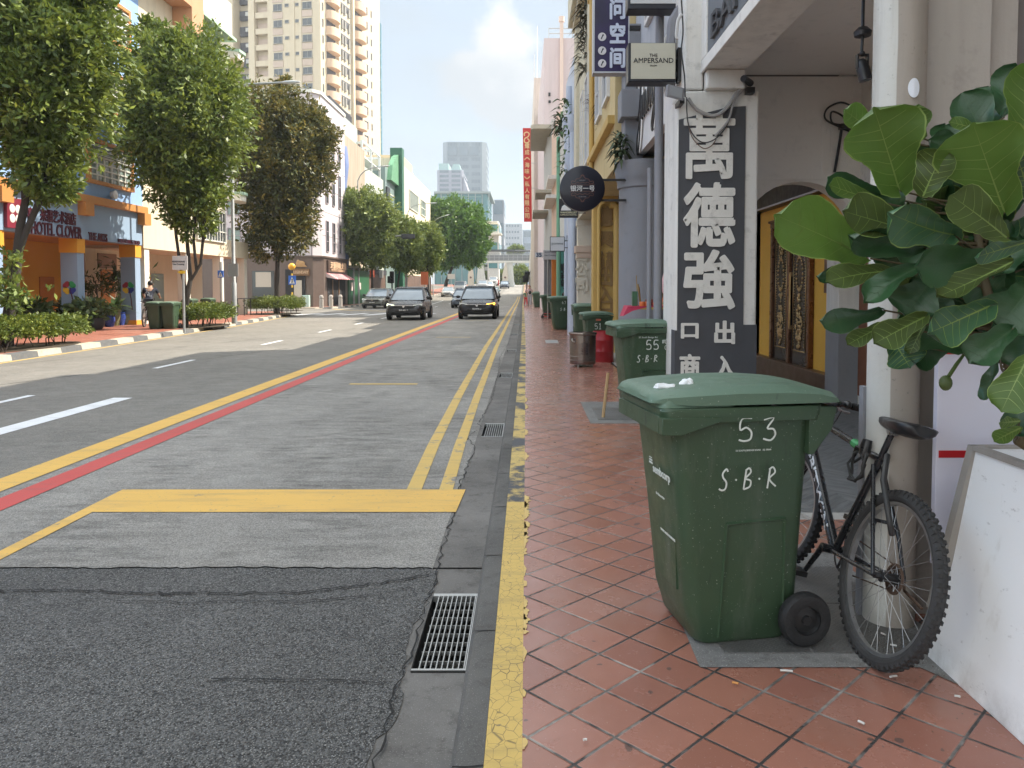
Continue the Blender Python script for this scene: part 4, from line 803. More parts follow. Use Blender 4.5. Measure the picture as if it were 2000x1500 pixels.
# ================================================================ wires, lamps and odds and ends on the pillar
def cable(label, pts, r, m, cat='cable', group=None):
    q = []; V = [Vector(p) for p in pts]
    for i in range(len(V)-1):
        p0, p1, p2, p3 = V[max(i-1, 0)], V[i], V[i+1], V[min(i+2, len(V)-1)]
        for k in range(6): t = k/6; q.append(.5*((2*p1)+(p2-p0)*t+(2*p0-5*p1+4*p2-p3)*t*t+(3*p1-p0-3*p2+p3)*t**3))
    q.append(V[-1]); b = MB(); b.tube(q, r, 6); return tag(b.build('cable', m, smooth=60), label, cat, group)
pp = lambda px, py, Y=8.04: tuple(P(px, py, Y))
M_gc = mat('grey cable', (.3, .29, .28), .6); M_bc = mat('black cable', (.03, .03, .03), .5)
cable('thick grey cable sagging across the top of the slate panel', [pp(1344, 192), pp(1362, 215), pp(1395, 226), pp(1420, 210), pp(1440, 180), pp(1456, 166)], .02, M_gc)
cable('grey cable falling from the camera bracket to the slate panel', [pp(1458, 168), pp(1436, 192), pp(1426, 225), pp(1420, 240), pp(1397, 266)], .013, M_gc)
cable('thin black wire looping over the first big character', [pp(1341, 190), pp(1343, 235), pp(1353, 262), pp(1372, 278), pp(1396, 272), pp(1418, 248), pp(1427, 225)], .006, M_bc)
cable('thin brown wire hanging lower over the first big character', [pp(1343, 235), pp(1352, 268), pp(1372, 289), pp(1388, 286), pp(1399, 272)], .005, mat('brown wire', (.15, .09, .06), .6))
cable('black wires running down the pillar edge past the light box', [pp(1331, 0), pp(1334, 60), pp(1331, 100), pp(1337, 150), pp(1338, 190)], .008, M_bc)
cable('pale duct curving down beside the pillar top', [pp(1335, 10, 8.5), pp(1320, 30, 8.5), pp(1311, 60, 8.5), pp(1310, 180, 8.5)], .05, M_gpipe)
cable('white conduit hooking round the pillar shoulder', [pp(1332, 28), pp(1324, 40), pp(1321, 70), pp(1325, 76)], .017, mat('pale conduit', (.55, .54, .52), .6))
for i, pts in enumerate(([(1672, 262), (1640, 248), (1612, 232), (1616, 212), (1642, 200), (1665, 208)], [(1668, 260), (1650, 230), (1625, 218), (1626, 240), (1655, 244)])):
    cable(['loose black cable coil on the arcade wall above the leaves', 'smaller black cable loop on the arcade wall'][i], [pp(a, c_, 9.34) for a, c_ in pts], .012, M_bc)
b = MB(); a = P(1639, 253, 9.36); c = P(1672, 243, 9.36); b.box(a.x, c.x, 9.3, 9.39, a.z, c.z); b.tube([(a.x+.02, 9.34, a.z), (a.x+.02, 9.37, a.z-.1), (a.x-.04, 9.375, 2.95)], .018, 6); tag(b.build('junction_box', [M_blk]), 'black junction box among cables on the arcade wall', 'junction box')
# floodlight and camera
q = P(1318, 182, 7.9); o = thing('floodlight', 'small grey floodlight on the pillar below the light boxes', 'floodlight', q)
b = MB(); b.hexa([(q.x-.09, 7.85, q.z-.05), (q.x+.08, 7.85, q.z-.09), (q.x+.08, 7.95, q.z-.06), (q.x-.09, 7.95, q.z-.02)], [(q.x-.085, 7.82, q.z+.07), (q.x+.085, 7.82, q.z+.03), (q.x+.085, 7.95, q.z+.05), (q.x-.085, 7.95, q.z+.09)]); b.build('housing', M_gpipe, o, bevel=.006)
b = MB(); b.hexa([(q.x-.07, 7.838, q.z-.035), (q.x+.06, 7.838, q.z-.07), (q.x+.06, 7.848, q.z-.07), (q.x-.07, 7.848, q.z-.035)], [(q.x-.068, 7.812, q.z+.055), (q.x+.066, 7.812, q.z+.02), (q.x+.066, 7.83, q.z+.02), (q.x-.068, 7.83, q.z+.055)]); b.build('lens', glassmat('lamp glass', (.3, .32, .34)), o)
b = MB(); b.box(q.x+.05, q.x+.1, 7.9, 8.15, q.z-.1, q.z-.05); b.build('bracket', M_blk, o)
q = P(1456, 162, 8.0); b = MB(); b.tube([(q.x-.05, 7.9, q.z+.02), (q.x+.06, 8.02, q.z)], .035, 10); b.box(q.x+.02, q.x+.1, 8.0, 8.1, q.z-.1, q.z-.04); tag(b.build('security_camera', M_blk, smooth=40), 'black security camera tucked under the arcade beam', 'camera')
# spotlight hanging from the ceiling
q = P(1685, 62, 5.4); o = thing('ceiling_spotlight', 'black spotlight hanging from the arcade ceiling', 'spotlight', q); zc = 4.12
k = 5.4/1500; b = MB(); b.lathe([(0, 0), (.055, 0), (.06, .03), (.03, .06), (0, .06)], 16, (q.x, 5.4, q.z-.03)); b.tube([(q.x, 5.4, q.z+.02), (q.x, 5.4, zc)], .012, 6); b.tube([(q.x, 5.4, q.z-.02), (q.x-.004, 5.4, q.z-.15)], .01, 8); b.ball((q.x, 5.4, q.z-.15), .02, 8, 6); b.build('rod', M_blk, o, smooth=40)
b = MB(); b.box(q.x-.038, q.x-.03, 5.38, 5.42, q.z-.25, q.z-.155); b.box(q.x+.03, q.x+.038, 5.38, 5.42, q.z-.25, q.z-.155); b.box(q.x-.03, q.x+.03, 5.38, 5.42, q.z-.163, q.z-.155); b.build('yoke', M_blk, o)
b = MB(); d = Vector((.22, -.1, -1)).normalized(); c0 = Vector((q.x-.01, 5.4, q.z-.19)); b.tube([c0, c0+d*.02, c0+d*.06, c0+d*.061, c0+d*.15], [.02, .035, .037, .044, .044], 16); b.build('lamp_head', M_blk, o, smooth=40)
# plants rooted on the facades
def tuft(label, c, n, L, m, droop=.8, seed=0, spread=.5, cat='plant', wd=.03):
    r = random.Random(seed); b = MB()
    for i in range(n):
        a = r.uniform(0, 2*pi); e = r.uniform(-.3, 1.1); l = L*r.uniform(.5, 1.1); p = Vector(c)+Vector((r.uniform(-1, 1)*spread*.12, r.uniform(-1, 1)*spread*.2, r.uniform(-1, 1)*spread)); d = Vector((cos(a)*.8-.3, sin(a)*.6-.2, e)).normalized(); s_ = d.cross(Vector((0, 0, 1))).normalized()*wd
        q = p+d*l*.5; t = p+d*l-Vector((0, 0, droop*l*.5)); b.add([p, q+s_, t, q-s_], [(0, 1, 2, 3)])
    return tag(b.build('wall_plant', m), label, cat)
M_wp = mat('dusty wall plant green', (.06, .085, .04), .7, .4, 9); M_wp2 = mat('dry roots', (.08, .055, .045), .9, .3, 9)
tuft('dry creeping plant beside the purple sign', P(1146, 70, 19.5), 220, .5, mat('grey green creeper', (.09, .085, .06), .8, .4, 9), 1.2, 1, .9)
tuft('brown root mass hanging on the yellow pier', P(1178, 205, 16.9), 120, .3, M_wp2, 1.4, 2, .45)
tuft('small fern growing beside the grey column top', P(1213, 290, 12.6), 90, .3, M_wp, 1.0, 3, .2)
tuft('thin twigs growing from the cream wall', P(1158, 205, 18.5), 40, .4, M_wp2, .6, 6, .2, wd=.012)
tuft('tall green plant growing up the pale blue shop front', P(1105, 270, 24), 110, .45, mat('bright wall plant', (.08, .14, .05), .6, .35, 9), .9, 4, 1.2, wd=.05)
tuft('fern on the ledge of the low shophouse', P(1094, 245, 29), 90, .55, M_wp, .8, 5, .4, wd=.05)
# ================================================================ wheelie bins
def plastic(name, col, rough=.42, scuff=.6):
    n = N(name); x, y, z = n.xyz()
    c = n.mix(n.noise(2.2, 5, .6), sc(col, .82), sc(col, 1.15))
    c = n.mix(n.rng(n.noise(1, 6, .7, n.map((9, 9, 1.6))), .55, .78, 0, scuff*.8), c, (.13, .14, .115))
    c = n.mix(n.rng(n.noise(1, 5, .7, n.map((14, 14, 5), (3, 1, 2))), .6, .72, 0, scuff), c, (.02, .024, .02))
    c = n.mix(n.rng(n.noise(120, 2, .5), .7, .74, 0, .6), c, (.45, .48, .42))
    n.bump(n.noise(180, 3), .08, .003)
    return n.done(c, n.rng(n.noise(5, 5, .7), .3, .7, rough-.1, rough+.18), 0, .5)
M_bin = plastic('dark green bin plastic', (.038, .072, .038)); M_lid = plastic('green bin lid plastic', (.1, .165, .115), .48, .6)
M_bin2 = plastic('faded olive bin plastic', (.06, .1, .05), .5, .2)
M_rub = mat('black rubber', (.016, .016, .017), .6, .25, 20, .3, 80); M_hub = mat('black hub plastic', (.02, .02, .021), .35, .2, 10)
M_pen = mat('white paint marker', (.62, .66, .62), .6, .1, 20)
def rrect(x0, x1, y0, y1, r, z, k=4):
    out = []
    for cx, cy, a0 in ((x1-r, y0+r, -pi/2), (x1-r, y1-r, 0), (x0+r, y1-r, pi/2), (x0+r, y0+r, pi)):
        for i in range(k+1): a = a0+(pi/2*i/k if k else pi/4); out.append((cx+r*cos(a), cy+r*sin(a), z))
    return out
def make_bin(name, label, L=.7, W=.54, Ht=1.06, body=None, lid=None, group=None):
    """local: x from the front (0) to the hinge side, y from the near side (0), z up"""
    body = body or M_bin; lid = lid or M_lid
    o = thing(name, label, 'wheelie bin', (0, 0, 0), group)
    zr = Ht*.92
    b = MB(); rings = []
    for z, xa, xb, yi in ((.0, .17, .56, .075), (.02, .155, .575, .06), (.14, .12, .6, .05), (.5, .085, .615, .035), (.82, .05, .63, .02), (zr-.06, .035, .635, .015)): rings.append(rrect(xa*L/.7, xb*L/.7, yi, W-yi, .06, z))
    b.loft(rings)
    bo = b.build('body', body, o, smooth=35, world=False)
    b = MB()     # moulded panels on both sides and the front
    for yy, sg in ((0, -1), (W, 1)):
        f = lambda x, z: (x*L/.7, (.053-.05*(z-.1)/.9 if sg < 0 else W-.053+.05*(z-.1)/.9)+sg*.008, z)
        xl, xr_, zt, zb, t = .25, .52, .5, .03, .011
        for (xa, za, xb, zb2) in ((xl, zb, xl+.02, zt), (xl+.02, zt, xr_, zt+.01), (xr_, zt+.01, xr_+.01, zb)):
            d = Vector((xb-xa, 0, zb2-za)).normalized(); nn = Vector((-d.z, 0, d.x))*.007
            p = [(xa-nn.x, za-nn.z), (xb-nn.x, zb2-nn.z), (xb+nn.x, zb2+nn.z), (xa+nn.x, za+nn.z)]
            b.add([Vector(f(*q))-Vector((0, sg*.012, 0)) for q in p]+[f(*q) for q in [(xa-nn.x*.2, za-nn.z*.2), (xb-nn.x*.2, zb2-nn.z*.2), (xb+nn.x*.2, zb2+nn.z*.2), (xa+nn.x*.2, za+nn.z*.2)]], [(4, 5, 6, 7), (0, 1, 5, 4), (1, 2, 6, 5), (2, 3, 7, 6), (3, 0, 4, 7)])
    b.hexa(rrect(.105, .13, .15, W-.15, .004, .2, 0), rrect(.09, .11, .13, W-.13, .004, .45, 0))
    b.build('moulded_panel', body, o, smooth=30, world=False)
    b = MB()     # rim with a deep drip edge at the front corners
    k = L/.7
    b.loft([rrect(.03*k, .645*k, .012, W-.012, .05, zr-.055), rrect(-.01*k, .66*k, -.012, W+.012, .05, zr-.06), rrect(-.022*k, .665*k, -.018, W+.018, .05, zr-.012), rrect(-.018*k, .665*k, -.015, W+.015, .05, zr), rrect(.02*k, .64*k, .012, W-.012, .05, zr)], cap=False)
    for yy in (-.018, W-.03):
        b.prism([(-.021*k, yy, zr-.035), (-.021*k, yy, zr-.1), (.06*k, yy, zr-.105), (.22*k, yy, zr-.055), (.22*k, yy, zr-.035)], (0, .048, 0))
    b.box(-.023*k, -.002*k, .02, W-.02, zr-.1, zr-.03)
    for yy in (.06, .14, W-.16, W-.07): b.prism([(.035, yy, zr-.1), (.075, yy, zr-.1), (.06, yy, zr-.17)], (0, .006, 0))
    for yy in (-.005, W-.035): b.prism([(.6*k, yy, zr-.005), (.72*k, yy, zr-.01), (.7*k, yy, zr-.1), (.62*k, yy, zr-.2), (.6*k, yy, zr-.2)], (0, .04, 0))
    b.build('rim', body, o, smooth=35, bevel=.004, world=False)
    b = MB(); b.tube([(.712*k, .0, zr-.025), (.712*k, W, zr-.025)], .016, 10); b.build('handle', M_hub, o, smooth=40, world=False)
    b = MB(); rings = []       # domed lid, lower and narrower towards the front lip
    for x, z, cr, inset in ((-.05, .034, .0, .05), (-.035, .048, .006, .03), (.0, .056, .01, .012), (.1, .064, .014, -.012), (.3, .072, .018, -.022), (.5, .071, .017, -.022), (.64, .062, .012, -.022), (.712, .045, .006, -.02), (.732, .02, 0, -.015)):
        row = []
        for j in range(13):
            t = j/12; yy = inset+(W-2*inset)*t; e = min(t, 1-t)*2
            row.append((x*k, yy, zr+z+cr*(1-(2*t-1)**2)-(.018 if e < .02 else 0)))
        low = [(p[0], p[1], zr+.006+(.004 if x > 0 else .012)) for p in row[::-1]]
        rings.append(row+low)
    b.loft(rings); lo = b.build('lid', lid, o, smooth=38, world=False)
    b = MB(); b.loft([rrect(-.022*k, .3*k, -.0, W-.0, .04, zr+.001), rrect(-.015*k, .3*k, .006, W-.006, .04, zr+.028), rrect(.0, .28*k, .02, W-.02, .04, zr+.05)]); b.build('lid_lip', lid, lo, smooth=35, world=False)
    b = MB(); b.tube([(.6*k, -.01, .1), (.6*k, W+.01, .1)], .012, 8); b.build('axle', M_galv, o, world=False)
    for yy, nm in ((-.035, 0), (W-.02, 1)):
        b = MB(); b.lathe([(.058, .0), (.08, -.004), (.1, .0), (.108, .014), (.108, .042), (.1, .055), (.058, .055)], 28, (.59*k, yy, .108), 'y'); wo = b.build('wheel', M_rub, o, smooth=40, world=False)
        b = MB(); b.lathe([(0, .004), (.018, .003), (.02, .015), (.05, .02), (.057, .004), (.058, .05), (0, .05)], 24, (.59*k, yy, .108), 'y'); b.build('rim', M_hub, wo, smooth=40, world=False)
    KIDS[o.name] = list(o.children)
    for c in o.children: KIDS[c.name] = list(c.children)
    return o
def side(o, lines, x, z, w, h, r=.005, m=None, lean=.055, name='marking'):
    """pen strokes on the near side of a bin; unit box of each glyph scaled by w, h"""
    s0 = -.0075+.053-.05*(z-.1)/.9
    strokes(lines, o, (x, s0-.012, z), (w, 0, 0), (0, -.05*h/.9, h), r, m or M_pen, name, world=False)
GL = {'5': [[(.85, 1), (.2, .98), (.12, .5), (.5, .6), (.85, .4), (.8, .08), (.4, 0), (.05, .06)]],
      '3': [[(.1, .92), (.75, 1), (.35, .55), (.75, .5), (.9, .25), (.6, 0), (.1, .08)]],
      '1': [[(.3, .8), (.55, 1), (.5, 0)], [(.2, 0), (.85, .02)]], '4': [[(.5, 1), (.1, .4), (.85, .4)], [(.65, .7), (.6, 0)]], '7': [[(.1, 1), (.85, 1), (.4, 0)]],
      '0': [[(.5, 1), (.15, .75), (.12, .3), (.45, 0), (.8, .25), (.85, .7), (.5, 1)]], '2': [[(.15, .8), (.5, 1), (.8, .75), (.1, .02), (.9, .04)]], '#': [[(.3, .9), (.2, .1)], [(.7, .95), (.6, .1)], [(.05, .65), (.95, .7)], [(.05, .35), (.9, .4)]],
      'S': [[(.8, .88), (.65, 1.0), (.35, .8), (.4, .6), (.7, .35), (.6, .06), (.3, 0), (.05, .08)]], 'B': [[(.35, .95), (.15, 0)], [(.3, .9), (.6, 1), (.75, .8), (.3, .52), (.75, .4), (.7, .12), (.15, 0)]],
      'R': [[(.4, .95), (.2, .0)], [(.3, .9), (.65, 1), (.85, .75), (.35, .45), (.95, .08)]], '.': [[(.45, .5), (.5, .47), (.55, .45)]], ' ': []}
def scrawl(o, s, x, z, w, h, r=.005, sp=1.25):
    L = []
    for i, ch in enumerate(s):
        for ln in GL[ch]: L.append([(p[0]+i*sp, p[1]) for p in ln])
    side(o, L, x, z, w, h, r)
BINS = 'green wheelie bins along the near pavement'
b53 = make_bin('wheelie_bin', 'large green bin marked 53 with crumpled tissues on its lid, nearest the camera', group=BINS)
proto = b53
kids0 = list(b53.children)
def bin_copy(label, loc, rz_, scale=None, mats=None):
    c = clone(proto, label, loc, rz_, BINS, scale); return c
bins = {}
a15 = radians(15)
bins['55'] = bin_copy('green bin marked 55 and S B R beside the slate pillar', (1.02, 8.55, .105), radians(6), (1.06, 1.05, 1.02))
bins['51'] = bin_copy('green bin marked 51 standing behind the incense burner', (1.13, 15.3, .1), radians(5), (.84, .84, .92))
bins['plain'] = bin_copy('unmarked green bin turned with its front to the street, behind the burner', (1.62, 18.0, .1), radians(92), (.95, .95, 1.02))
bins['47'] = bin_copy('green bin marked 47 beyond the unmarked bin', (.82, 26.5, .1), radians(8), (1.12, 1.1, 1.1))
bins['far'] = bin_copy('green bin standing just beyond the red trolley', (.78, 39.5, .1), radians(10), (1.0, 1, 1.04))
bins['far2'] = bin_copy('farthest green bin beside the walking pedestrians', (.46, 57, .1), radians(10), (1.05, 1, 1.05))
bins['far3'] = bin_copy('green bin half hidden behind the farthest bin', (.62, 59.5, .1), radians(10), (1.05, 1, 1.1))
# marks of bin 53
scrawl(b53, '53', .295, .84, .064, .09, .0038, 1.55)
scrawl(b53, 'S.B.R', .22, .645, .047, .085, .0036, 1.05)
def small_text(o, s, x, z, w, m, th=.0015, bold=0., kx=1):
    v, f, (tw, thh) = glyphs(s, bold, 1.0); k = w/tw; s0 = .053-.05*(z-.1)/.9-.012; b = MB(); b.add([(x+p[0]*k, s0+p[1]*th-.05*p[2]*k/.9, z+p[2]*k) for p in v], f); return b.build('lettering', m, o, world=False)
small_text(b53, '53 SOUTH BRIDGE ROAD   (S) 58664', .365, .8, .15, M_pen)
def front_text(o, s, y, z, w, m, bold=0.):       # on the front face, which looks along -x
    v, f, (tw, thh) = glyphs(s, bold, 1.0); k = w/tw; s0 = .12-.085*(z-.14)/.8; b = MB(); b.add([(s0-.008-.106*p[2]*k+p[1]*.0015, y-p[0]*k, z+p[2]*k) for p in v], f); return b.build('lettering', m, o, world=False)
front_text(b53, 'sembcorp', .2, .67, .2, M_pen, .02); front_text(b53, 'www.environment', .19, .42, .17, M_pen); front_text(b53, 'for bin service', .24, .57, .1, M_pen)
b = MB()
for k in range(5): b.box(.062, .068, .34-k*.002, .372, .73-k*.012, .737-k*.012)
b.build('emblem', M_pen, b53, world=False)
b53.location = (.538, 2.95, .107); b53.rotation_euler = (0, 0, radians(10))
scrawl(bins['55'], '55', .30, .74, .06, .1, .005, 1.3); scrawl(bins['55'], '#02.01', .47, .8, .032, .05, .003, 1.0); scrawl(bins['55'], '03.01', .5, .735, .032, .05, .003, 1.0); scrawl(bins['55'], 'S.B.R', .2, .6, .045, .075, .0045, 1.0); small_text(bins['55'], '55 South Bridge Rd', .32, .87, .2, M_pen)
scrawl(bins['51'], '51', .27, .68, .075, .12, .006, 1.2); scrawl(bins['51'], 'S.B.R', .2, .5, .06, .1, .006, 1.0)
scrawl(bins['47'], '47', .35, .8, .06, .09, .006, 1.2); scrawl(bins['47'], 'S.B.R', .3, .6, .055, .085, .006, 1.0)
b = MB(); b.box(.3, .42, .0, .004, .86, .9); b.build('sticker', mat('red label', (.45, .12, .07)), bins['51'], world=False)
# tissues on the lid of 53
for k, (px, py, lab) in enumerate(((1298, 755, 'flat crumpled white tissue on the front of the bin lid'), (1342, 750, 'round crumpled white tissue on the bin lid, right of the flat one'))):
    q = P(px, py, 3.08 if k == 0 else 3.12); b = MB(); b.ball((0, 0, 0), (.042, .022, .014) if k == 0 else (.03, .022, .022), 14, 10)
    r = random.Random(k); b.v = [tuple(Vector(v)*(1+.5*(mnoise.noise(Vector(v)*60+Vector((k*5, 0, 0)))))+q) for v in b.v]
    tag(b.build('tissue', mat('tissue white', (.78, .79, .8), .9)), lab, 'tissue', 'tissues on the bin lid')
# ================================================================ incense burner, red drum, altar, trolley
q = G(1140, 718, .1); ox, oy = q.x-.0, q.y+.26
n = N('blackened stainless steel'); x, y, z = n.xyz(); c = n.mix(n.noise(2.2, 4, .6), (.16, .13, .11), (.34, .3, .27)); c = n.mix(n.rng(n.noise(3, 5, .6, n.map((1, 1, 1.5), (4, 2, 0))), .45, .7, 0, .75), c, (.1, .05, .06)); M_steel = n.done(c, .25, .85)
o = thing('incense_burner', 'round stainless steel burner tub blackened by heat, between the bins', 'burner', (ox, oy, .1))
b = MB(); b.lathe([(0, .05), (.235, .05), (.24, .06), (.24, .12), (.246, .125), (.24, .13), (.24, .19), (.246, .195), (.24, .2), (.245, .58), (.262, .6), (.262, .62), (.25, .63), (.235, .63), (.232, .3), (0, .3)], 40, (ox, oy, .1)); b.build('tub', M_steel, o, smooth=35)
b = MB()
for k in range(2):
    for j in range(5): b.lathe([(0, 0), (.012, 0)], 8, (ox-.03+k*.09, oy-.2425-.002, .27+.1+j*.045-.02), 'y')
b.build('vent_hole', M_void, o)
b = MB(); b.tube([(ox-.2, oy-.16, .62), (ox-.21, oy-.2, .6), (ox-.19, oy-.21, .57), (ox-.16, oy-.2, .56)], .012, 8); b.build('handle', M_galv, o, smooth=40)
b = MB()
for a in (.3, 2.2, 4.2): b.tube([(ox+.19*cos(a), oy+.19*sin(a), .1), (ox+.19*cos(a), oy+.19*sin(a), .155)], .015, 8)
b.build('foot', M_galv, o)
q = G(1178, 708, .1); b = MB(); b.lathe([(0, .02), (.2, .02), (.2, .0), (.205, .0), (.205, .2), (.21, .21), (.205, .22), (.205, .42), (.21, .43), (.205, .44), (.205, .6), (.19, .6), (.19, .1), (0, .1)], 28, (q.x+.02, q.y+.2, .1)); tag(b.build('metal_drum', mat('red painted drum', (.36, .02, .025), .35, .2, 3), smooth=35), 'red metal drum half hidden between burner and bin', 'drum')
Y = 10.4; q0 = P(1238, 600, Y); q1 = P(1300, 600, Y)
o = thing('altar_table', 'small altar table with a red and purple cloth and dark legs', 'table', (1.7, Y, .1)); zt = q0.z
b = MB(); b.box(q0.x, q1.x+.5, Y, Y+.6, zt-.03, zt); b.build('table_top', mat('yellow board', (.5, .36, .1), .6), o)
b = MB()
for x_ in (q1.x-.12, q1.x+.3):
    b.box(x_, x_+.07, Y+.05, Y+.12, .1, zt-.03)
b.build('leg', M_blk, o)
b = MB(); b.box(q0.x-.06, q1.x+.5, Y-.01, Y+.62, zt+.001, zt+.012); b.hexa([(q0.x-.14, Y+.02, zt-.12), (q0.x-.02, Y-.012, zt-.05), (q0.x-.02, Y+.6, zt-.05), (q0.x-.12, Y+.6, zt-.14)], [(q0.x-.08, Y, zt+.01), (q0.x+.2, Y-.012, zt+.01), (q0.x+.2, Y+.6, zt+.01), (q0.x-.06, Y+.6, zt+.01)]); b.build('cloth', mat('magenta red cloth', (.45, .03, .08), .7, .3, 5), o)
def put(name, label, cat, bld, m, grp='offerings on the altar table', smooth=40): return tag(bld.build(name, m, smooth=smooth), label, cat, grp)
zt += .013
for i, (dx, dy) in enumerate(((.06, .05), (.12, .08), (.09, .13))):
    b = MB(); b.lathe([(0, 0), (.035, 0), (.042, .03), (.038, .06), (0, .055)], 14, (q0.x+dx+.06, Y+dy, zt)); put('cup', ['small orange offering cup at the table corner', 'orange offering cup behind the corner cup', 'third orange offering cup at the back'][i], 'cup', b, mat('glowing orange cup', (.65, .17, .05), .35))
for i, (dx, dz) in enumerate(((.31, 0), (.37, 0), (.34, .055), (.42, .0), (.40, .05))):
    b = MB(); b.ball((q0.x+dx, Y+.12, zt+.032+dz), .034, 12, 8); put('orange_fruit', 'round orange fruit in the little heap on the altar table', 'fruit', b, mat('orange peel', (.6, .17, .02), .5, .1, 20))
b = MB(); b.ball((q0.x+.42, Y+.3, zt+.11), (.06, .06, .1), 14, 10); pa = thing('pineapple', 'brown pineapple with a tuft of leaves on the altar table', 'fruit', (q0.x+.42, Y+.3, zt), 'offerings on the altar table'); b.build('fruit', mat('pineapple skin', (.16, .09, .04), .8, .4, 40, .5, 60), pa, smooth=60)
b = MB()
for k in range(16): a = k*2.4; b.add([(q0.x+.42, Y+.3, zt+.2), (q0.x+.42+.03*cos(a+.5), Y+.3+.03*sin(a+.5), zt+.26), (q0.x+.42+.07*cos(a), Y+.3+.07*sin(a), zt+.33+.02*(k % 3)), (q0.x+.42+.03*cos(a-.5), Y+.3+.03*sin(a-.5), zt+.26)], [(0, 1, 2, 3)])
b.build('leaf_tuft', M_wp, pa)
b = MB(); b.box(q0.x+.2, q0.x+.29, Y+.2, Y+.3, zt, zt+.09); put('offering_box', 'dark red offering box on the altar table', 'box', b, mat('dark red box', (.2, .03, .02), .5), smooth=None)
b = MB(); b.box(q0.x, q0.x+.07, Y+.15, Y+.22, zt, zt+.2); put('lantern', 'green and black lantern box at the table end', 'lantern', b, mat('green lantern', (.05, .13, .07), .4, .6, 30), smooth=None)
b = MB(); b.tube([(q0.x+.12, Y+.2, zt), (q0.x+.08, Y+.2, zt+.3)], .012, 6); b.tube([(q0.x+.13, Y+.22, zt), (q0.x+.1, Y+.22, zt+.26)], .008, 6); b.tube([(q0.x+.08, Y+.21, zt), (q0.x+.06, Y+.21, zt+.42)], .006, 5); put('incense_sticks', 'tall bundle of incense sticks on the altar table', 'incense', b, mat('incense brown', (.3, .2, .08), .8))
b = MB(); b.lathe([(.002, 0), (.014, .04), (.012, .11), (.002, .14)], 8, (q0.x+.34, Y+.1, zt+.16)); b.tube([(q0.x+.34, Y+.1, zt), (q0.x+.34, Y+.1, zt+.17)], .003, 5); put('paper_spill', 'rolled pink paper spill on a stick, left of the big one', 'paper offering', b, mat('pink paper', (.7, .42, .42), .8, .4, 60))
b = MB(); b.lathe([(.003, 0), (.045, .06), (.03, .2), (.004, .3)], 10, (q1.x-.01, Y+.08, zt+.16)); b.tube([(q1.x-.03, Y+.08, zt), (q1.x-.01, Y+.08, zt+.2)], .003, 5); put('paper_spill', 'large pink and white rolled paper by the downpipe', 'paper offering', b, MATS['pink paper'])
b = MB()
for k in range(40): r = random.Random(k); b.ball((q0.x+.46+r.uniform(-.05, .06), Y+.1+r.uniform(-.03, .03), zt+.02+r.uniform(0, .05)), .014, 6, 4)
put('grapes', 'bunch of green grapes beside the oranges', 'fruit', b, mat('green grapes', (.2, .28, .08), .4))
b = MB(); q = P(1185, 780, 8.4); b.tube([(q.x-.03, 8.5, .1), (q.x+.03, 8.56, .6)], .018, 6); tag(b.build('wooden_stick', mat('raw timber', (.42, .28, .14), .7)), 'pale wooden stick leaning on the bin marked 55', 'stick')
# folded trolley by bin 47
q = G(1062, 622, .1); o = thing('folding_trolley', 'folded black and red trolley lying by the far bins', 'trolley', (q.x, q.y, .1))
b = MB(); b.box(q.x-.1, q.x+.38, q.y, q.y+.4, .16, .22); b.box(q.x, q.x+.36, q.y+.05, q.y+.3, .3, .34); b.build('deck', mat('trolley red', (.4, .05, .04), .5, .5, 8), o, bevel=.01)
b = MB(); b.tube([(q.x-.1, q.y+.1, .22), (q.x+.1, q.y+.1, .42), (q.x+.3, q.y+.1, .45), (q.x+.4, q.y+.1, .3)], .025, 8); b.box(q.x+.1, q.x+.25, q.y, q.y+.2, .36, .45); b.build('handle', M_blk, o)
for dx in (-.06, .3): b = MB(); b.lathe([(0, 0), (.07, 0), (.07, .05), (0, .05)], 14, (q.x+dx, q.y-.03, .17), 'y'); b.build('wheel', M_rub, o)
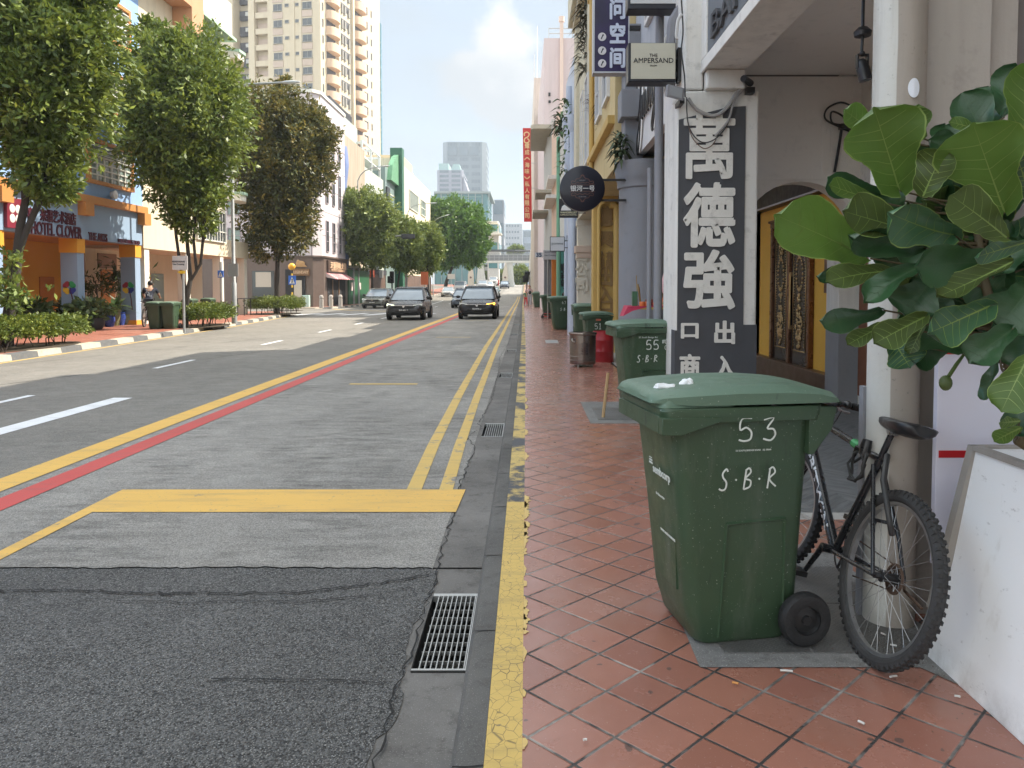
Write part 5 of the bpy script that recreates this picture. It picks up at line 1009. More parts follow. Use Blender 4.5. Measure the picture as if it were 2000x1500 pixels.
# ================================================================ bicycle leaning on the column
M_fr = mat('black bicycle paint', (.016, .017, .02), .28, .2, 8, spec=.6); M_alu = mat('dull aluminium', (.36, .36, .36), .35, .2, 20, metal=.8); M_tyre = mat('dusty tyre rubber', (.035, .034, .034), .8, .35, 14, dirt=.3)
bk = thing('bicycle', 'black mountain bike leaning against the stained column', 'bicycle', (0, 0, 0))
def wheel(cx, name, turn=0.):
    R = .325; b = MB(); o0 = (cx, 0, R)
    tr = .024
    b.lathe([(R-.012+tr*cos(a), tr*sin(a)) for a in [2*pi*i/12 for i in range(13)]], 72, o0, 'y')
    for k in range(66):              # knobs of the tread
        a = 2*pi*k/66
        for off in (-.016, 0, .016):
            aa = a+(pi/66 if off == 0 else 0); rr = R+(.012 if off == 0 else .006); c, s_ = cos(aa), sin(aa); t = Vector((-s_, 0, c))*.0085; ra = Vector((c, 0, s_)); ctr = Vector(o0)
            p = ctr+ra*(rr-.012)+Vector((0, off, 0)); ht = ra*.017; wv = Vector((0, .0075, 0))
            b.hexa([p-t-wv, p+t-wv, p+t+wv, p-t+wv], [p-t*.8-wv*.8+ht, p+t*.8-wv*.8+ht, p+t*.8+wv*.8+ht, p-t*.8+wv*.8+ht])
    wo = b.build(name, M_tyre, bk, smooth=30, world=False)
    b = MB(); b.lathe([(R-.045, -.01), (R-.03, -.013), (R-.027, -.012), (R-.027, .012), (R-.03, .013), (R-.045, .01), (R-.045, -.01)], 60, o0, 'y'); b.build('rim', M_alu, wo, smooth=30, world=False)
    b = MB()
    for k in range(32):
        a = 2*pi*k/32; sd_ = .03 if k % 2 else -.03; a2 = a+(.6 if (k//2) % 2 else -.6)
        b.tube([(cx+.02*cos(a2), sd_, R+.02*sin(a2)), (cx+(R-.045)*cos(a), sd_*.1, R+(R-.045)*sin(a))], .0011, 4, False)
    b.build('spoke', mat('steel spoke', (.3, .3, .3), .4, metal=.7), wo, world=False)
    b = MB(); b.lathe([(.008, -.06), (.012, -.06), (.012, -.035), (.022, -.033), (.016, 0), (.022, .033), (.012, .035), (.012, .06), (.008, .06)], 16, o0, 'y'); b.build('hub', M_hub, wo, smooth=40, world=False)
    return wo
wb = 1.05
rw = wheel(0, 'wheel'); fw = wheel(wb, 'wheel')
b = MB(); b.lathe([(.05, -.02), (.06, -.022), (.06, -.026), (.045, -.028), (.045, -.034), (.035, -.036), (.035, -.044), (.01, -.046)], 20, (0, 0, .325), 'y'); b.build('sprocket', mat('rusty steel', (.11, .07, .05), .6, .4, 30, metal=.5), rw, world=False)
BB = (.43, 0, .285); ST = (.265, 0, .74); HT = (.90, 0, .80); HB = (.925, 0, .70); SEAT = (.225, 0, .88)
b = MB()
def tb(a, c, r, n=12): b.tube([a, c], r, n)
tb(BB, ST, .016); tb(ST, SEAT, .013); tb(BB, HB, .023); tb(ST, HT, .016); tb(HB, HT, .02)
for sy in (-1, 1):
    tb((.4, sy*.03, .285), (0, sy*.065, .325), .009); tb((.27, sy*.02, .71), (.09, sy*.055, .47), .009); tb((.09, sy*.055, .47), (0, sy*.065, .325), .008)
b.box(.05, .1, -.06, .06, .665, .68) if False else None
b.tube([(.1, -.055, .49), (.13, -.03, .51), (.13, .03, .51), (.1, .055, .49)], .008, 8)
fo = b.build('frame', M_fr, bk, smooth=50, world=False)
dvec = (Vector(HB)-Vector(BB)).normalized(); up = Vector((0, -1, 0)).cross(dvec)
v, f, (tw, th_) = glyphs("B'TWIN", .02, 1.0); mid = Vector(BB).lerp(Vector(HB), .48); k = .4/tw
b = MB(); b.add([mid+dvec*(-p[0]*k)+Vector((0, 1, 0))*(.0238-18*(p[2]*.036/th_)**2+p[1]*-.0012)+up*(p[2]*.036/th_) for p in v], f); b.build('lettering', mat('bike white print', (.7, .72, .75), .4), fo, world=False)
c0 = Vector(BB).lerp(Vector(HB), .84); strokes([[(.03*cos(a), .014*sin(a)), (.03*cos(a+.5)*.2, 0), (.03*cos(a+.6), .014*sin(a+.6))] for a in (0, 1.3, 2.6, 3.9, 5.2)], fo, c0+Vector((0, .024, 0)), dvec, up, .002, MATS['bike white print'], 'emblem', world=False)
b = MB(); cr = (1.0, 0, .56)
for sy in (-1, 1): b.tube([(.945, sy*.05, .66), (.96, sy*.058, .6), (1.02, sy*.058, .45), (wb, sy*.06, .325)], [.018, .017, .014, .01], 10)
b.tube([(.94, -.05, .665), (.94, .05, .665)], .016, 8); b.build('fork', M_fr, bk, smooth=50, world=False)
# handlebar turned a little towards the kerb
tn = radians(26); hx, hz = .885, .885
def hb(l, fwd=0, upz=0): return (hx+fwd*cos(tn)-(-l)*sin(tn)*-1, l*cos(tn)+fwd*sin(tn), hz+upz)
b = MB(); b.tube([(HT[0], 0, HT[2]), (.893, 0, .86), (hx, 0, hz)], .018, 10); b.tube([hb(-.29, -.03, .02), hb(-.14, -.01, .02), hb(-.05), hb(.05), hb(.14, -.01, .02), hb(.29, -.03, .02)], .0125, 10); ho = b.build('handlebar', M_fr, bk, smooth=50, world=False)
for sy in (-1, 1):
    b = MB(); b.tube([hb(sy*.19, -.018, .02), hb(sy*.2, -.02, .02), hb(sy*.31, -.035, .02), hb(sy*.315, -.035, .02)], [.016, .019, .017, .014], 12); b.build('grip', mat('grip rubber', (.02, .02, .02), .8, .2, 40, .8, 120), ho, smooth=50, world=False)
    b = MB(); b.ball(hb(sy*.165, -.012, .022), (.03, .022, .022), 10, 8); b.build('gear_shifter', M_hub, ho, smooth=50, world=False)
    b = MB(); b.tube([hb(sy*.14, .02, .01), hb(sy*.18, .05, -.01), hb(sy*.24, .06, -.02), hb(sy*.275, .045, -.02)], [.008, .008, .006, .006], 8); b.build('brake_lever', mat('silver lever', (.55, .55, .55), .3, metal=.8), ho, smooth=50, world=False)
b = MB(); b.ball(hb(.1, .0, .045), (.028, .028, .02), 12, 8); b.build('bell', mat('bell silver', (.6, .6, .62), .2, metal=.8), ho, smooth=60, world=False)
b = MB(); rings = []        # saddle
for x, w_, z, d in ((.36, .012, .89, .02), (.33, .022, .905, .03), (.26, .032, .91, .04), (.19, .055, .908, .045), (.12, .078, .915, .05), (.08, .07, .918, .045), (.06, .045, .915, .03)):
    rings.append([(.19+(x-.19)*1.3, w_*cos(t)*1.1, z-(d if sin(t) < 0 else .0)*abs(sin(t))+(.012*sin(t) if sin(t) > 0 else 0)) for t in [2*pi*i/14 for i in range(14)]])
b.loft(rings); b.build('saddle', mat('black saddle vinyl', (.022, .022, .024), .38, .2, 12), bk, smooth=60, world=False)
b = MB()
for sy in (-.02, .02): b.tube([(.3, sy, .885), (.22, sy, .868), (.12, sy, .885)], .0035, 6)
b.lathe([(.0, -.02), (.02, -.018), (.02, .018), (0, .02)], 12, (.225, 0, .872), 'y'); b.build('saddle_rail', M_alu, bk, smooth=40, world=False)
b = MB(); cp = [(BB[0], -.06, BB[2]), (BB[0]+.165*cos(-2.2+pi), -.075, BB[2]+.165*sin(-2.2+pi))]; b.tube(cp, [.014, .01], 8); b.tube([(BB[0], .06, BB[2]), (BB[0]+.165*cos(-1.1), .075, BB[2]+.165*sin(-1.1))], [.014, .01], 8); b.tube([(BB[0], -.065, BB[2]), (BB[0], .065, BB[2])], .02, 10); b.build('crank', M_fr, bk, smooth=50, world=False)
b = MB(); b.lathe([(.085, -.045), (.09, -.045), (.09, -.05), (.085, -.05), (.085, -.045)], 30, BB, 'y')
for k in range(5): a = k*2*pi/5; b.tube([(BB[0], -.047, BB[2]), (BB[0]+.087*cos(a), -.047, BB[2]+.087*sin(a))], .006, 5)
b.build('chainring', M_hub, bk, world=False)
for sx, sy, a in ((1, -.115, -2.2+pi), (1, .115, -1.1)):
    b = MB(); px_, pz_ = BB[0]+.165*cos(a), BB[2]+.165*sin(a); b.box(px_-.045, px_+.045, sy-.04, sy+.04, pz_-.012, pz_+.012); b.build('pedal', M_hub, bk, bevel=.004, world=False)
b = MB(); b.tube([(.43, -.045, .37), (.0, -.035, .37)], .003, 5); b.tube([(.43, -.045, .2), (.03, -.04, .27)], .003, 5); b.tube([(0, -.065, .325), (.0, -.075, .29), (-.12, -.08, .27)], .006, 6); b.build('chain', MATS['rusty steel'], bk, world=False)
b = MB(); b.tube([(.885, -.1, .87), (.95, -.12, .82), (.86, -.05, .77), (.6, -.03, .77), (.3, -.03, .74)], .0028, 5); b.tube([(.885, .1, .87), (.97, .08, .78), (.93, .03, .7)], .0028, 5); b.tube([(.3, -.03, .74), (.22, -.06, .6), (.13, -.05, .5)], .0028, 5); b.build('brake_cable', M_bc, bk, world=False)
b = MB(); pts = [(.3, .03, .76)]; r = random.Random(5)
for k in range(26): a = k*.62; pts.append((.33+.05*cos(a)+.012*sin(k), .045+.02*(k % 3)*.5, .69+.075*sin(a)))
b.tube(pts, .0065, 6); b.tube([(.27, -.03, .76), (.17, .03, .77), (.05, .09, .68), (-.06, .09, .55), (-.03, .05, .5)], .012, 8); b.build('cable_lock', M_bc, bk, smooth=60, world=False)
b = MB(); b.lathe([(.0, -.04), (.02, -.038), (.024, 0), (.02, .03), (0, .032)], 12, (.31, .05, .775)); b.build('lamp', M_hub, bk, smooth=50, world=False)
b = MB(); b.tube([(.44, -.0, .755), (.5, 0, .762)], .021, 10); b.build('tape', mat('green tape', (.04, .3, .1), .5, .4, 40), bk, world=False)
steer = Matrix.Translation((.95, 0, 0)) @ Matrix.Rotation(radians(14), 4, 'Z') @ Matrix.Translation((-.95, 0, 0))
for c_ in bk.children:
    if c_ is fw or c_.name.startswith('fork'): c_.matrix_local = steer
bk.rotation_mode = 'XYZ'
hd = atan2(.998, -.06); lean = radians(14)
bk.matrix_world = Matrix.Translation((1.325, 2.93, .11)) @ Matrix.Rotation(hd, 4, 'Z') @ Matrix.Rotation(lean, 4, 'X')
# ================================================================ white boards and planter by the near pier
o = thing('notice_board', 'tall white board with short red bars fixed to the near pier', 'board', (2, 3.2, .4))
a = P(1823, 1103, 3.16); c = P(1823, 666, 3.16)
b = MB(); b.box(a.x, a.x+.75, 3.16, 3.19, a.z, c.z); b.build('panel', mat('cool white board', (.74, .73, .84), .5, .04, 1), o, bevel=.002)
for py0, py1 in ((680, 692), (880, 894), (1066, 1078)):
    b = MB(); z1, z0_ = P(1840, py0, 3.158).z, P(1840, py1, 3.158).z; b.box(P(1838, 700, 3.158).x, P(1838, 700, 3.158).x+.2, 3.157, 3.16, z0_, z1); b.build('red_bar', mat('signal red', (.5, .01, .015), .5), o)
o = thing('planter_box', 'white sloping planter box stained with dirt, holding the big leaved fig', 'planter', (1.9, 2.5, .1))
n = N('stained white board'); c = n.mix(n.noise(1.6, 5, .6), (.76, .745, .71), (.82, .82, .83)); c = n.mix(n.rng(n.noise(1, 6, .7, n.map((3, 3, 1.2), (2, 5, 1))), .58, .74, 0, .6), c, (.42, .36, .29)); c = n.mix(n.rng(n.noise(1, 5, .7, n.map((2, 14, 30), (1, 2, 3))), .62, .7, 0, .5), c, (.25, .22, .2)); x, y, z = n.xyz(); c = n.mix(n.math('MULTIPLY', n.rng(z, .1, .22, .5, 0), n.rng(n.noise(7, 5, .7), .35, .65)), c, (.2, .17, .14)); M_brd = n.done(c, .55)
b = MB(); y0, y1 = 1.5, 2.96
b.hexa([(1.575, y0, .1), (2.5, y0, .1), (2.5, y1, .1), (1.575, y1, .1)], [(1.725, y0, .93), (2.4, y0, .93), (2.4, y1, .93), (1.725, y1, .93)]); b.build('side', M_brd, o, bevel=.004)
M_trim = mat('weathered grey trim', (.3, .275, .245), .8, .2, 8, dirt=.2)
b = MB(); b.hexa([(1.569, y1-.035, .3), (1.6, y1-.035, .3), (1.6, y1+.006, .3), (1.569, y1+.006, .3)], [(1.716, y1-.035, .94), (1.75, y1-.035, .94), (1.75, y1+.006, .94), (1.716, y1+.006, .94)]); b.box(1.718, 2.41, y1-.03, y1+.008, .915, .94); b.box(1.712, 1.745, y0, y1-.03, .925, .945); b.build('edge_trim', M_trim, o)
# ================================================================ fiddle-leaf fig in the planter
def leafmat(name, col, rough, trans, var=.25):
    n = N(name); c = n.mix(n.noise(9, 4, .6), sc(col, 1-var), sc(col, 1+var)); c = n.mix(n.math('MULTIPLY', n.new('ShaderNodeNewGeometry').outputs['Random Per Island'], .7), c, (col[0]*.75, col[1]*.7, col[2]*.9)); c = n.mix(n.rng(n.noise(3, 5, .7), .6, .8, 0, .5), c, (.1, .1, .03)); n.done(c, rough, 0, .5)
    tr = n.new('ShaderNodeBsdfTranslucent'); n.put(n.mix(.5, c, sc(col, 1.8)), tr.inputs['Color'])
    mx = n.new('ShaderNodeMixShader'); mx.inputs[0].default_value = trans; n.t.links.new(n.b.outputs[0], mx.inputs[1]); n.t.links.new(tr.outputs[0], mx.inputs[2])
    n.t.links.new(mx.outputs[0], n.t.nodes['Material Output'].inputs['Surface']); n.bump(n.noise(60, 4, .6), .25, .004); return n.m
ML_T = leafmat('fig leaf upper side', (.036, .098, .036), .3, .1); ML_U = leafmat('fig leaf lower side', (.095, .175, .03), .48, .3); ML_O = leafmat('fig leaf olive', (.075, .115, .026), .48, .22); ML_B = leafmat('fig leaf blue green', (.055, .135, .06), .3, .08)
ML_V = mat('fig leaf vein', (.2, .285, .07), .5, .1); ML_V2 = mat('fig leaf dark vein', (.05, .105, .045), .5, .1)
WP = [(0, .05), (.06, .3), (.15, .5), (.28, .58), (.4, .6), (.52, .74), (.64, .93), (.76, 1.0), (.87, .9), (.95, .62), (1, .08)]
def wprof(s):
    for (a, b_), (c, d) in zip(WP, WP[1:]):
        if s <= c: t = (s-a)/(c-a); return b_+(d-b_)*t*t*(3-2*t)
    return .08
def fig_leaf(b, base, tip, width, mi, vi, seed, roll=0., cup=.16, bend=.12, wave=.05):
    r = random.Random(seed); base = Vector(base); tip = Vector(tip); d = tip-base; L = d.length; d.normalize()
    view = (Vector((0, 0, EYE))-(base+tip)/2).normalized(); nn = (view-d*view.dot(d)).normalized()
    nn = Matrix.Rotation(roll, 3, d) @ nn; rt = d.cross(nn); hw = width/2; ph = r.uniform(0, 6); ph2 = r.uniform(0, 6); asym = r.uniform(-.06, .06)
    def pt(s, t, lift=0.):
        w_ = wprof(s)*hw*(1+asym*(1 if t > 0 else -1)+.07*sin(7*s+ph*(1 if t > 0 else 2)))
        z = -cup*width*(1-abs(t)**1.5)*(1-.4*s)*.5*0 + cup*width*.5*t*t - bend*L*(s-.35)**2*1.6 + wave*width*sin(9*s+ph+1.3*(t > 0))*abs(t)**1.5 + .02*width*sin(15*s+ph2)*t*t
        return base+d*(L*s)+rt*(w_*t*.98)+nn*(z+lift)
    NS, NT = 22, 12; b.cur = mi; ts = [-1, -.965, -.8, -.6, -.4, -.2, 0, .2, .4, .6, .8, .965, 1]
    vs = [pt(i/NS, t) for i in range(NS+1) for t in ts]; k = len(ts); st = len(b.f)
    b.add(vs, [(i*k+j, i*k+j+1, (i+1)*k+j+1, (i+1)*k+j) for i in range(NS) for j in range(k-1)])
    for q in range(NS):
        for j in (0, k-2): b.mi[st+q*(k-1)+j] = vi
    b.cur = vi
    for lift in (.0012, -.0012):
        m = [pt(i/24, 0, lift) for i in range(-2, 24)] if False else [pt(i/24, 0, lift) for i in range(0, 24)]; wv = .0028
        b.add([p+rt*wv*(1-i/26) for i, p in enumerate(m)]+[p-rt*wv*(1-i/26) for i, p in enumerate(m)], [(i, i+1, 24+i+1, 24+i) for i in range(23)])
        for sg in (-1, 1):
            for v in range(6):
                s0 = .06+.14*v+r.uniform(-.02, .02)+(.03 if sg > 0 else 0); pts = []
                for q in range(9):
                    u = q/8; s_ = s0+.2*u**1.3*(1 if v < 5 else .6); 
                    if s_ > .97: break
                    pts.append(pt(s_, sg*.93*u**.95, lift))
                if len(pts) < 3: continue
                m2 = len(pts); b.add([p+d*.0012*(1-q/12) for q, p in enumerate(pts)]+[p-d*.0012*(1-q/12) for q, p in enumerate(pts)], [(q, q+1, m2+q+1, m2+q) for q in range(m2-1)])
fig = thing('fig_plant', 'big fiddle leaf fig with broad green leaves growing from the white planter', 'plant', (2.0, 2.6, .8))
LV = [  # base px, tip px, width px, base depth, tip depth, material, roll
 (1757,372,1708,212,150,2.62,2.5,'U',.1), (1962,415,1900,240,158,2.5,2.38,'U',-.1), (1990,290,2030,120,120,2.45,2.4,'U',.2), (1802,385,1843,292,84,2.52,2.45,'O',-.2),
 (1700,505,1536,425,122,2.66,2.45,'U',.15), (1785,452,1642,412,84,2.55,2.42,'O',.25), (1868,462,1748,428,98,2.42,2.3,'B',-.35), (1718,395,1616,362,44,2.66,2.6,'U',.6),
 (1735,385,1620,352,62,2.75,2.66,'T',-.5), (1716,265,1648,214,52,2.72,2.62,'U',.4), (1802,270,1794,204,56,2.68,2.6,'U',-.5), (1905,318,1815,272,62,2.66,2.66,'T',.4),
 (1922,262,1860,234,30,2.62,2.6,'U',.7), (1925,262,1935,166,84,2.72,2.76,'T',.2), (1968,465,1862,382,88,2.44,2.36,'O',.3), (1806,484,1660,462,66,2.56,2.45,'T',-.4),
 (1965,508,1782,520,92,2.4,2.32,'T',-.25), (2015,470,1900,502,46,2.3,2.25,'B',-.6), (1742,528,1622,542,58,2.6,2.5,'O',.5), (1690,518,1600,544,40,2.66,2.62,'T',-.7),
 (1798,518,1690,580,58,2.5,2.44,'T',.5), (1826,535,1768,618,100,2.55,2.55,'T',-.2), (1978,512,1828,584,62,2.36,2.32,'O',.6), (1934,597,1812,652,84,2.36,2.28,'B',-.2),
 (1726,606,1614,632,52,2.62,2.52,'T',-.5), (1728,634,1656,672,40,2.64,2.6,'O',.3), (1808,618,1708,670,64,2.5,2.46,'O',.2), (1978,642,1896,704,74,2.36,2.32,'T',.2),
 (2012,690,1956,800,78,2.3,2.26,'U',.1), (1952,700,1922,782,42,2.4,2.42,'T',.9), (1806,632,1776,692,34,2.55,2.52,'O',.7), (1995,835,1944,860,32,2.5,2.44,'U',.2), (1992,822,1950,826,26,2.5,2.46,'U',-.4),
 (2015,560,1950,640,120,2.42,2.4,'T',-.1), (1860,330,1850,240,70,2.75,2.78,'T',.3), (1870,420,1900,330,80,2.7,2.7,'T',.2), (1850,520,1910,590,90,2.66,2.66,'T',0), (1900,480,1850,390,80,2.7,2.68,'T',.4),
 (1960,600,1900,540,90,2.62,2.62,'T',.2), (1890,600,1840,560,80,2.68,2.68,'T',-.3), (2010,380,1985,300,90,2.55,2.5,'B',.3), (2020,620,1985,720,80,2.5,2.5,'T',.3), (1920,360,1960,300,80,2.66,2.66,'T',.1), (1780,470,1830,420,70,2.7,2.7,'T',.5),
 (1940,540,1990,470,90,2.6,2.6,'T',-.2), (2010,760,1975,850,60,2.55,2.55,'T',.2), (1830,610,1790,560,60,2.7,2.7,'T',.3), (1940,660,1990,600,80,2.55,2.5,'T',.4), (1700,480,1650,440,60,2.8,2.78,'T',.2), (1935,300,1880,180,80,2.68,2.7,'T',.2), (1960,230,1990,130,80,2.7,2.7,'T',-.2), (1900,330,1850,300,70,2.7,2.68,'B',.4), (1985,330,1945,250,85,2.6,2.62,'T',-.3), (1760,440,1720,380,70,2.74,2.72,'T',.2), (1870,420,1810,360,80,2.7,2.7,'T',-.2)]
rf = random.Random(31)
for k in range(85):
    bx, by = rf.gauss(1880, 75), rf.uniform(310, 720); a = rf.uniform(0, 2*pi); l = rf.uniform(70, 120); tx, ty = bx+l*cos(a)-25, by+l*.7*sin(a)
    if tx < 1650 or (ty > 720) or ty < 250 or (tx < 1760 and (ty > 620 or ty < 400)): continue
    LV.append((bx, by, tx, ty, rf.uniform(70, 110), rf.uniform(2.64, 2.85), rf.uniform(2.64, 2.85), 'TTTOB'[rf.randrange(5)], rf.uniform(-.6, .6)))
b = MB(); IX = {'T': 0, 'U': 1, 'O': 2, 'B': 3}
for i, (bx, by, tx, ty, w_, y0, y1, k, rl) in enumerate(LV):
    B_, T_ = P(bx, by, y0), P(tx, ty, y1); fig_leaf(b, B_, T_, w_*(y0+y1)/3000, IX[k], 4 if k in 'UOB' else 5, i*7+1, rl, random.Random(i).uniform(.15, .45), random.Random(i+50).uniform(-.05, .22), random.Random(i+90).uniform(.04, .1))
b.build('leaves', [ML_T, ML_U, ML_O, ML_B, ML_V, ML_V2], fig, smooth=0)
b = MB(); core = P(1925, 560, 2.62); foot = Vector((2.05, 2.62, .8))
b.tube([foot, P(1990, 860, 2.62), P(1985, 760, 2.6), core, P(1905, 430, 2.64), P(1925, 320, 2.66)], [.022, .02, .018, .016, .012, .008], 10)
for bx, by, tx, ty, w_, y0, y1, k, rl in LV:
    t = max(0, min(1, (by-320)/540)); st_ = P(1905+80*t, by+26, 2.64); b.tube([st_, (st_+P(bx, by, y0))/2+Vector((0, 0, -.012)), P(bx, by, y0)], [.006, .004, .003], 6)
b.build('stem', mat('brown green stem', (.09, .07, .035), .7, .3, 20), fig, smooth=50)
b = MB(); b.tube([P(1886, 688, 2.4), P(1868, 712, 2.36), P(1853, 735, 2.34)], [.004, .006, .006], 8); b.ball(P(1847, 748, 2.34), (.02, .016, .024), 12, 8); b.build('bud', ML_O, fig, smooth=60)
b = MB(); b.box(1.75, 2.4, 1.52, 2.93, .84, .87); tag(b.build('soil', mat('dark potting soil', (.05, .04, .03), .95, .4, 30, .8, 40)), kind='structure')
# cigarette ends and scraps on the tiles
for k, (px, py, ln, an, lab) in enumerate(((1536, 1312, .045, -8, 'cigarette end lying by the patch below the bin wheel'), (1436, 1336, .022, -20, 'orange filter lying on a tile left of the patch corner'), (1682, 1413, .022, -50, 'bent cigarette end on the tile below the bicycle'), (1745, 1323, .03, 15, 'crooked white cigarette end under the tyre'), (1870, 1362, .018, -20, 'short cigarette end at the foot of the planter'), (1143, 1447, .012, 10, 'white scrap on the tiles near the yellow kerb'), (1725, 1240, .02, -60, 'cigarette end seen through the bicycle spokes'), (1745, 1262, .024, -30, 'cigarette end behind the lower rim of the bicycle'))):
    q = G(px, py, .108); a = radians(an); d = Vector((cos(a), sin(a), 0))*ln/2; b = MB(); b.tube([q-d+Vector((0, 0, .004)), q+Vector((0, .002, .004)), q+d+Vector((0, 0, .004))], .004, 8)
    tag(b.build('cigarette_end', mat('filter orange', (.55, .25, .07)) if k == 1 else mat('dirty paper white', (.6, .58, .54), .9), smooth=50), lab, 'litter', 'litter on the tiles')
b = MB(); r = random.Random(9)
for k in range(420):
    x, y = (r.gauss(1.5, .12), r.gauss(3.0, .12)) if r.random() < .6 else (r.uniform(.6, 1.9), r.uniform(2.4, 3.4)); q = Vector((x, y, .109)); s_ = r.uniform(.002, .008); a = r.uniform(0, 6)
    b.add([q, q+Vector((s_*cos(a), s_*sin(a), .001)), q+Vector((s_*cos(a+1.2), s_*sin(a+1.2), .003)), ], [(0, 1, 2)])
tag(b.build('debris', mat('dry leaf crumbs', (.1, .07, .045), .9, .6, 60)), kind='stuff')
# ================================================================ far side of the street
FXL = -15.0
M_blue = mat('sky blue paint', (.26, .42, .7), .75, .06, .6, .1, 30, streak=.12); M_blue2 = mat('pale blue sign band', (.25, .35, .48), .75, .06, .8); M_orf = mat('burnt orange timber', (.5, .22, .06), .6, .15, 2); M_orw = mat('marigold wall', (.68, .32, .03), .7, .08, .8); M_ordk = mat('deep orange door', (.45, .15, .02), .6, .1); M_maroon = mat('maroon letters', (.07, .008, .02), .5)
M_glt = glassmat('greenish window glass', (.16, .22, .2), .12, .5, .9); M_gld = glassmat('dark window glass', (.045, .055, .06), .1, .4, .6); M_wf = mat('white window bars', (.6, .6, .55), .6)
M_crm = mat('cream facade', (.66, .58, .43), .8, .05, .5, .1, 20, streak=.2); M_crw = mat('off white facade', (.74, .71, .62), .8, .05, .5, streak=.15); M_grn = mat('pale green trim', (.36, .5, .38), .7); M_lvw = mat('brown louvre', (.45, .36, .26), .7)
M_pot = {'b': mat('blue glazed pot', (.03, .06, .25), .25, .3, 8), 'g': mat('celadon pot', (.2, .26, .17), .3, .2, 8), 't': mat('terracotta pot', (.45, .2, .11), .8, .15, 8), 'k': mat('black plastic pot', (.02, .02, .022), .6), 'o': mat('olive pot', (.16, .17, .08), .35)}
# ---------------- blue hotel
o = thing('hotel', 'sky blue hotel with orange framed windows and an orange arcade below a blue sign band', 'building', (-20, 19, .12))
b = MB(); b.box(FXL-10, FXL, -6, 30.15, 4.45, 21); b.box(FXL-10, FXL-3.2, -6, 30.1, .12, 4.45); b.m(1).box(FXL-.35, FXL+.02, -6, 30.0, 3.2, 4.45); b.build('wall', [M_blue, M_blue2], o)
b = MB(); b.box(FXL-3.195, FXL-2.6, -6, 30, .12, 3.2); b.m(1).box(FXL-2.6, FXL-.35, -6, 30, 3.2, 3.3); b.build('arcade_wall', [M_orw, M_orf], o)
b = MB(); b.box(FXL, FXL+.22, -6, 30.15, 4.42, 4.68); b.build('cornice', M_orf, o, bevel=.01)
for y in (17.8, 21.9, 26.0, 29.95): b = MB(); b.box(FXL+.02, FXL+.3, y-.25, y+.25, 3.98, 4.42); b.build('corbel', M_orf, o)
for y in (9.6, 13.7, 17.8, 21.9, 25.95, 29.75):
    b = MB(); b.box(FXL-.6, FXL-.04, y-.2, y+.2, .3, 2.72); b.m(1).box(FXL-.63, FXL-.01, y-.23, y+.23, 2.72, 3.198); b.box(FXL-.62, FXL-.02, y-.22, y+.22, .12, .3); po_ = b.build('column', [M_blue2, M_orw], o)
    if y > 20:
        b = MB()
        cz, cx_ = 1.55, FXL-.32
        for mi, (sx, sz) in enumerate(((-1, 1), (1, 1), (-1, -1), (1, -1))):
            b.cur = mi
            for (ox_, oz_, r_) in ((.13, .07, .1), (.07, .13, .1), (.08, .08, .08)): b.prism([(cx_+sx*ox_+r_*.9*cos(t*pi/6), y-.211-.001*(ox_*50), cz+sz*oz_+r_*.9*sin(t*pi/6)) for t in range(12)], (0, .012, 0))
        b.m(4).tube([(cx_+.02, y-.205, cz), (cx_+.1, y-.205, cz-.4), (cx_+.14, y-.205, cz-.85)], .02, 6)
        b.build('clover_emblem', [mat('petal red', (.3, .03, .05)), mat('petal green', (.03, .3, .1)), mat('petal yellow', (.75, .5, .04)), mat('petal blue', (.03, .05, .3)), M_maroon], po_)
for zb in (5.15, 7.75, 10.35, 12.95, 15.55):
    for y in (15.6, 19.7, 23.7, 27.8): window(o, (FXL, y, zb), 3.0, 1.55, pi/2, M_orf, M_glt, 6, 4, .12, .05, .14, .5, M_wf)
q = PX(130, 437, FXL+.03)
letters('来福艺术酒店', o, (FXL+.03, PX(112, 420, FXL).y, PX(112, 424, FXL).z), w=1.85, h=.38, m=M_maroon, rz=pi/2, bold=.025, depth=.03)
letters('喜', o, (FXL+.03, PX(57, 414, FXL).y, PX(57, 418, FXL).z), w=.33, h=.38, m=M_maroon, rz=pi/2, bold=.025, depth=.03)
letters('HOTEL CLOVER', o, (FXL+.03, PX(110, 450, FXL).y, PX(110, 450, FXL).z), w=2.62, h=.38, m=M_maroon, rz=pi/2, bold=.015, depth=.03)
letters('THE ARTS', o, (FXL+.03, PX(189, 460, FXL).y, PX(189, 463, FXL).z), w=1.15, h=.26, m=M_maroon, rz=pi/2, bold=.02, depth=.03)
letters('58 SOUTH BRIDGE ROAD', o, (FXL+.03, PX(250, 470, FXL).y, PX(250, 472, FXL).z), w=1.6, h=.14, m=M_maroon, rz=pi/2, bold=.02, depth=.02)
b = MB(); y0, y1 = PX(6, 430, FXL).y, PX(38, 430, FXL).y; b.box(FXL+.02, FXL+.12, y0, y1, 3.28, 4.15); pl = b.build('emblem_panel', mat('crimson sign panel', (.18, .012, .03), .5, .3, 3), o)
b = MB()
for k in range(4): a = pi/4+k*pi/2; b.ball((FXL+.12, (y0+y1)/2+.22*cos(a)*.8, 3.7+.2*sin(a)), (.015, .13, .13), 10, 6)
b.build('petal', M_wf, pl)
xw = FXL-2.6
def wy(px): return PX(px, 560, xw).y
b = MB(); b.box(xw, xw+.05, wy(76), wy(104), .12, 1.95); b.build('door', M_ordk, o, bevel=.01)
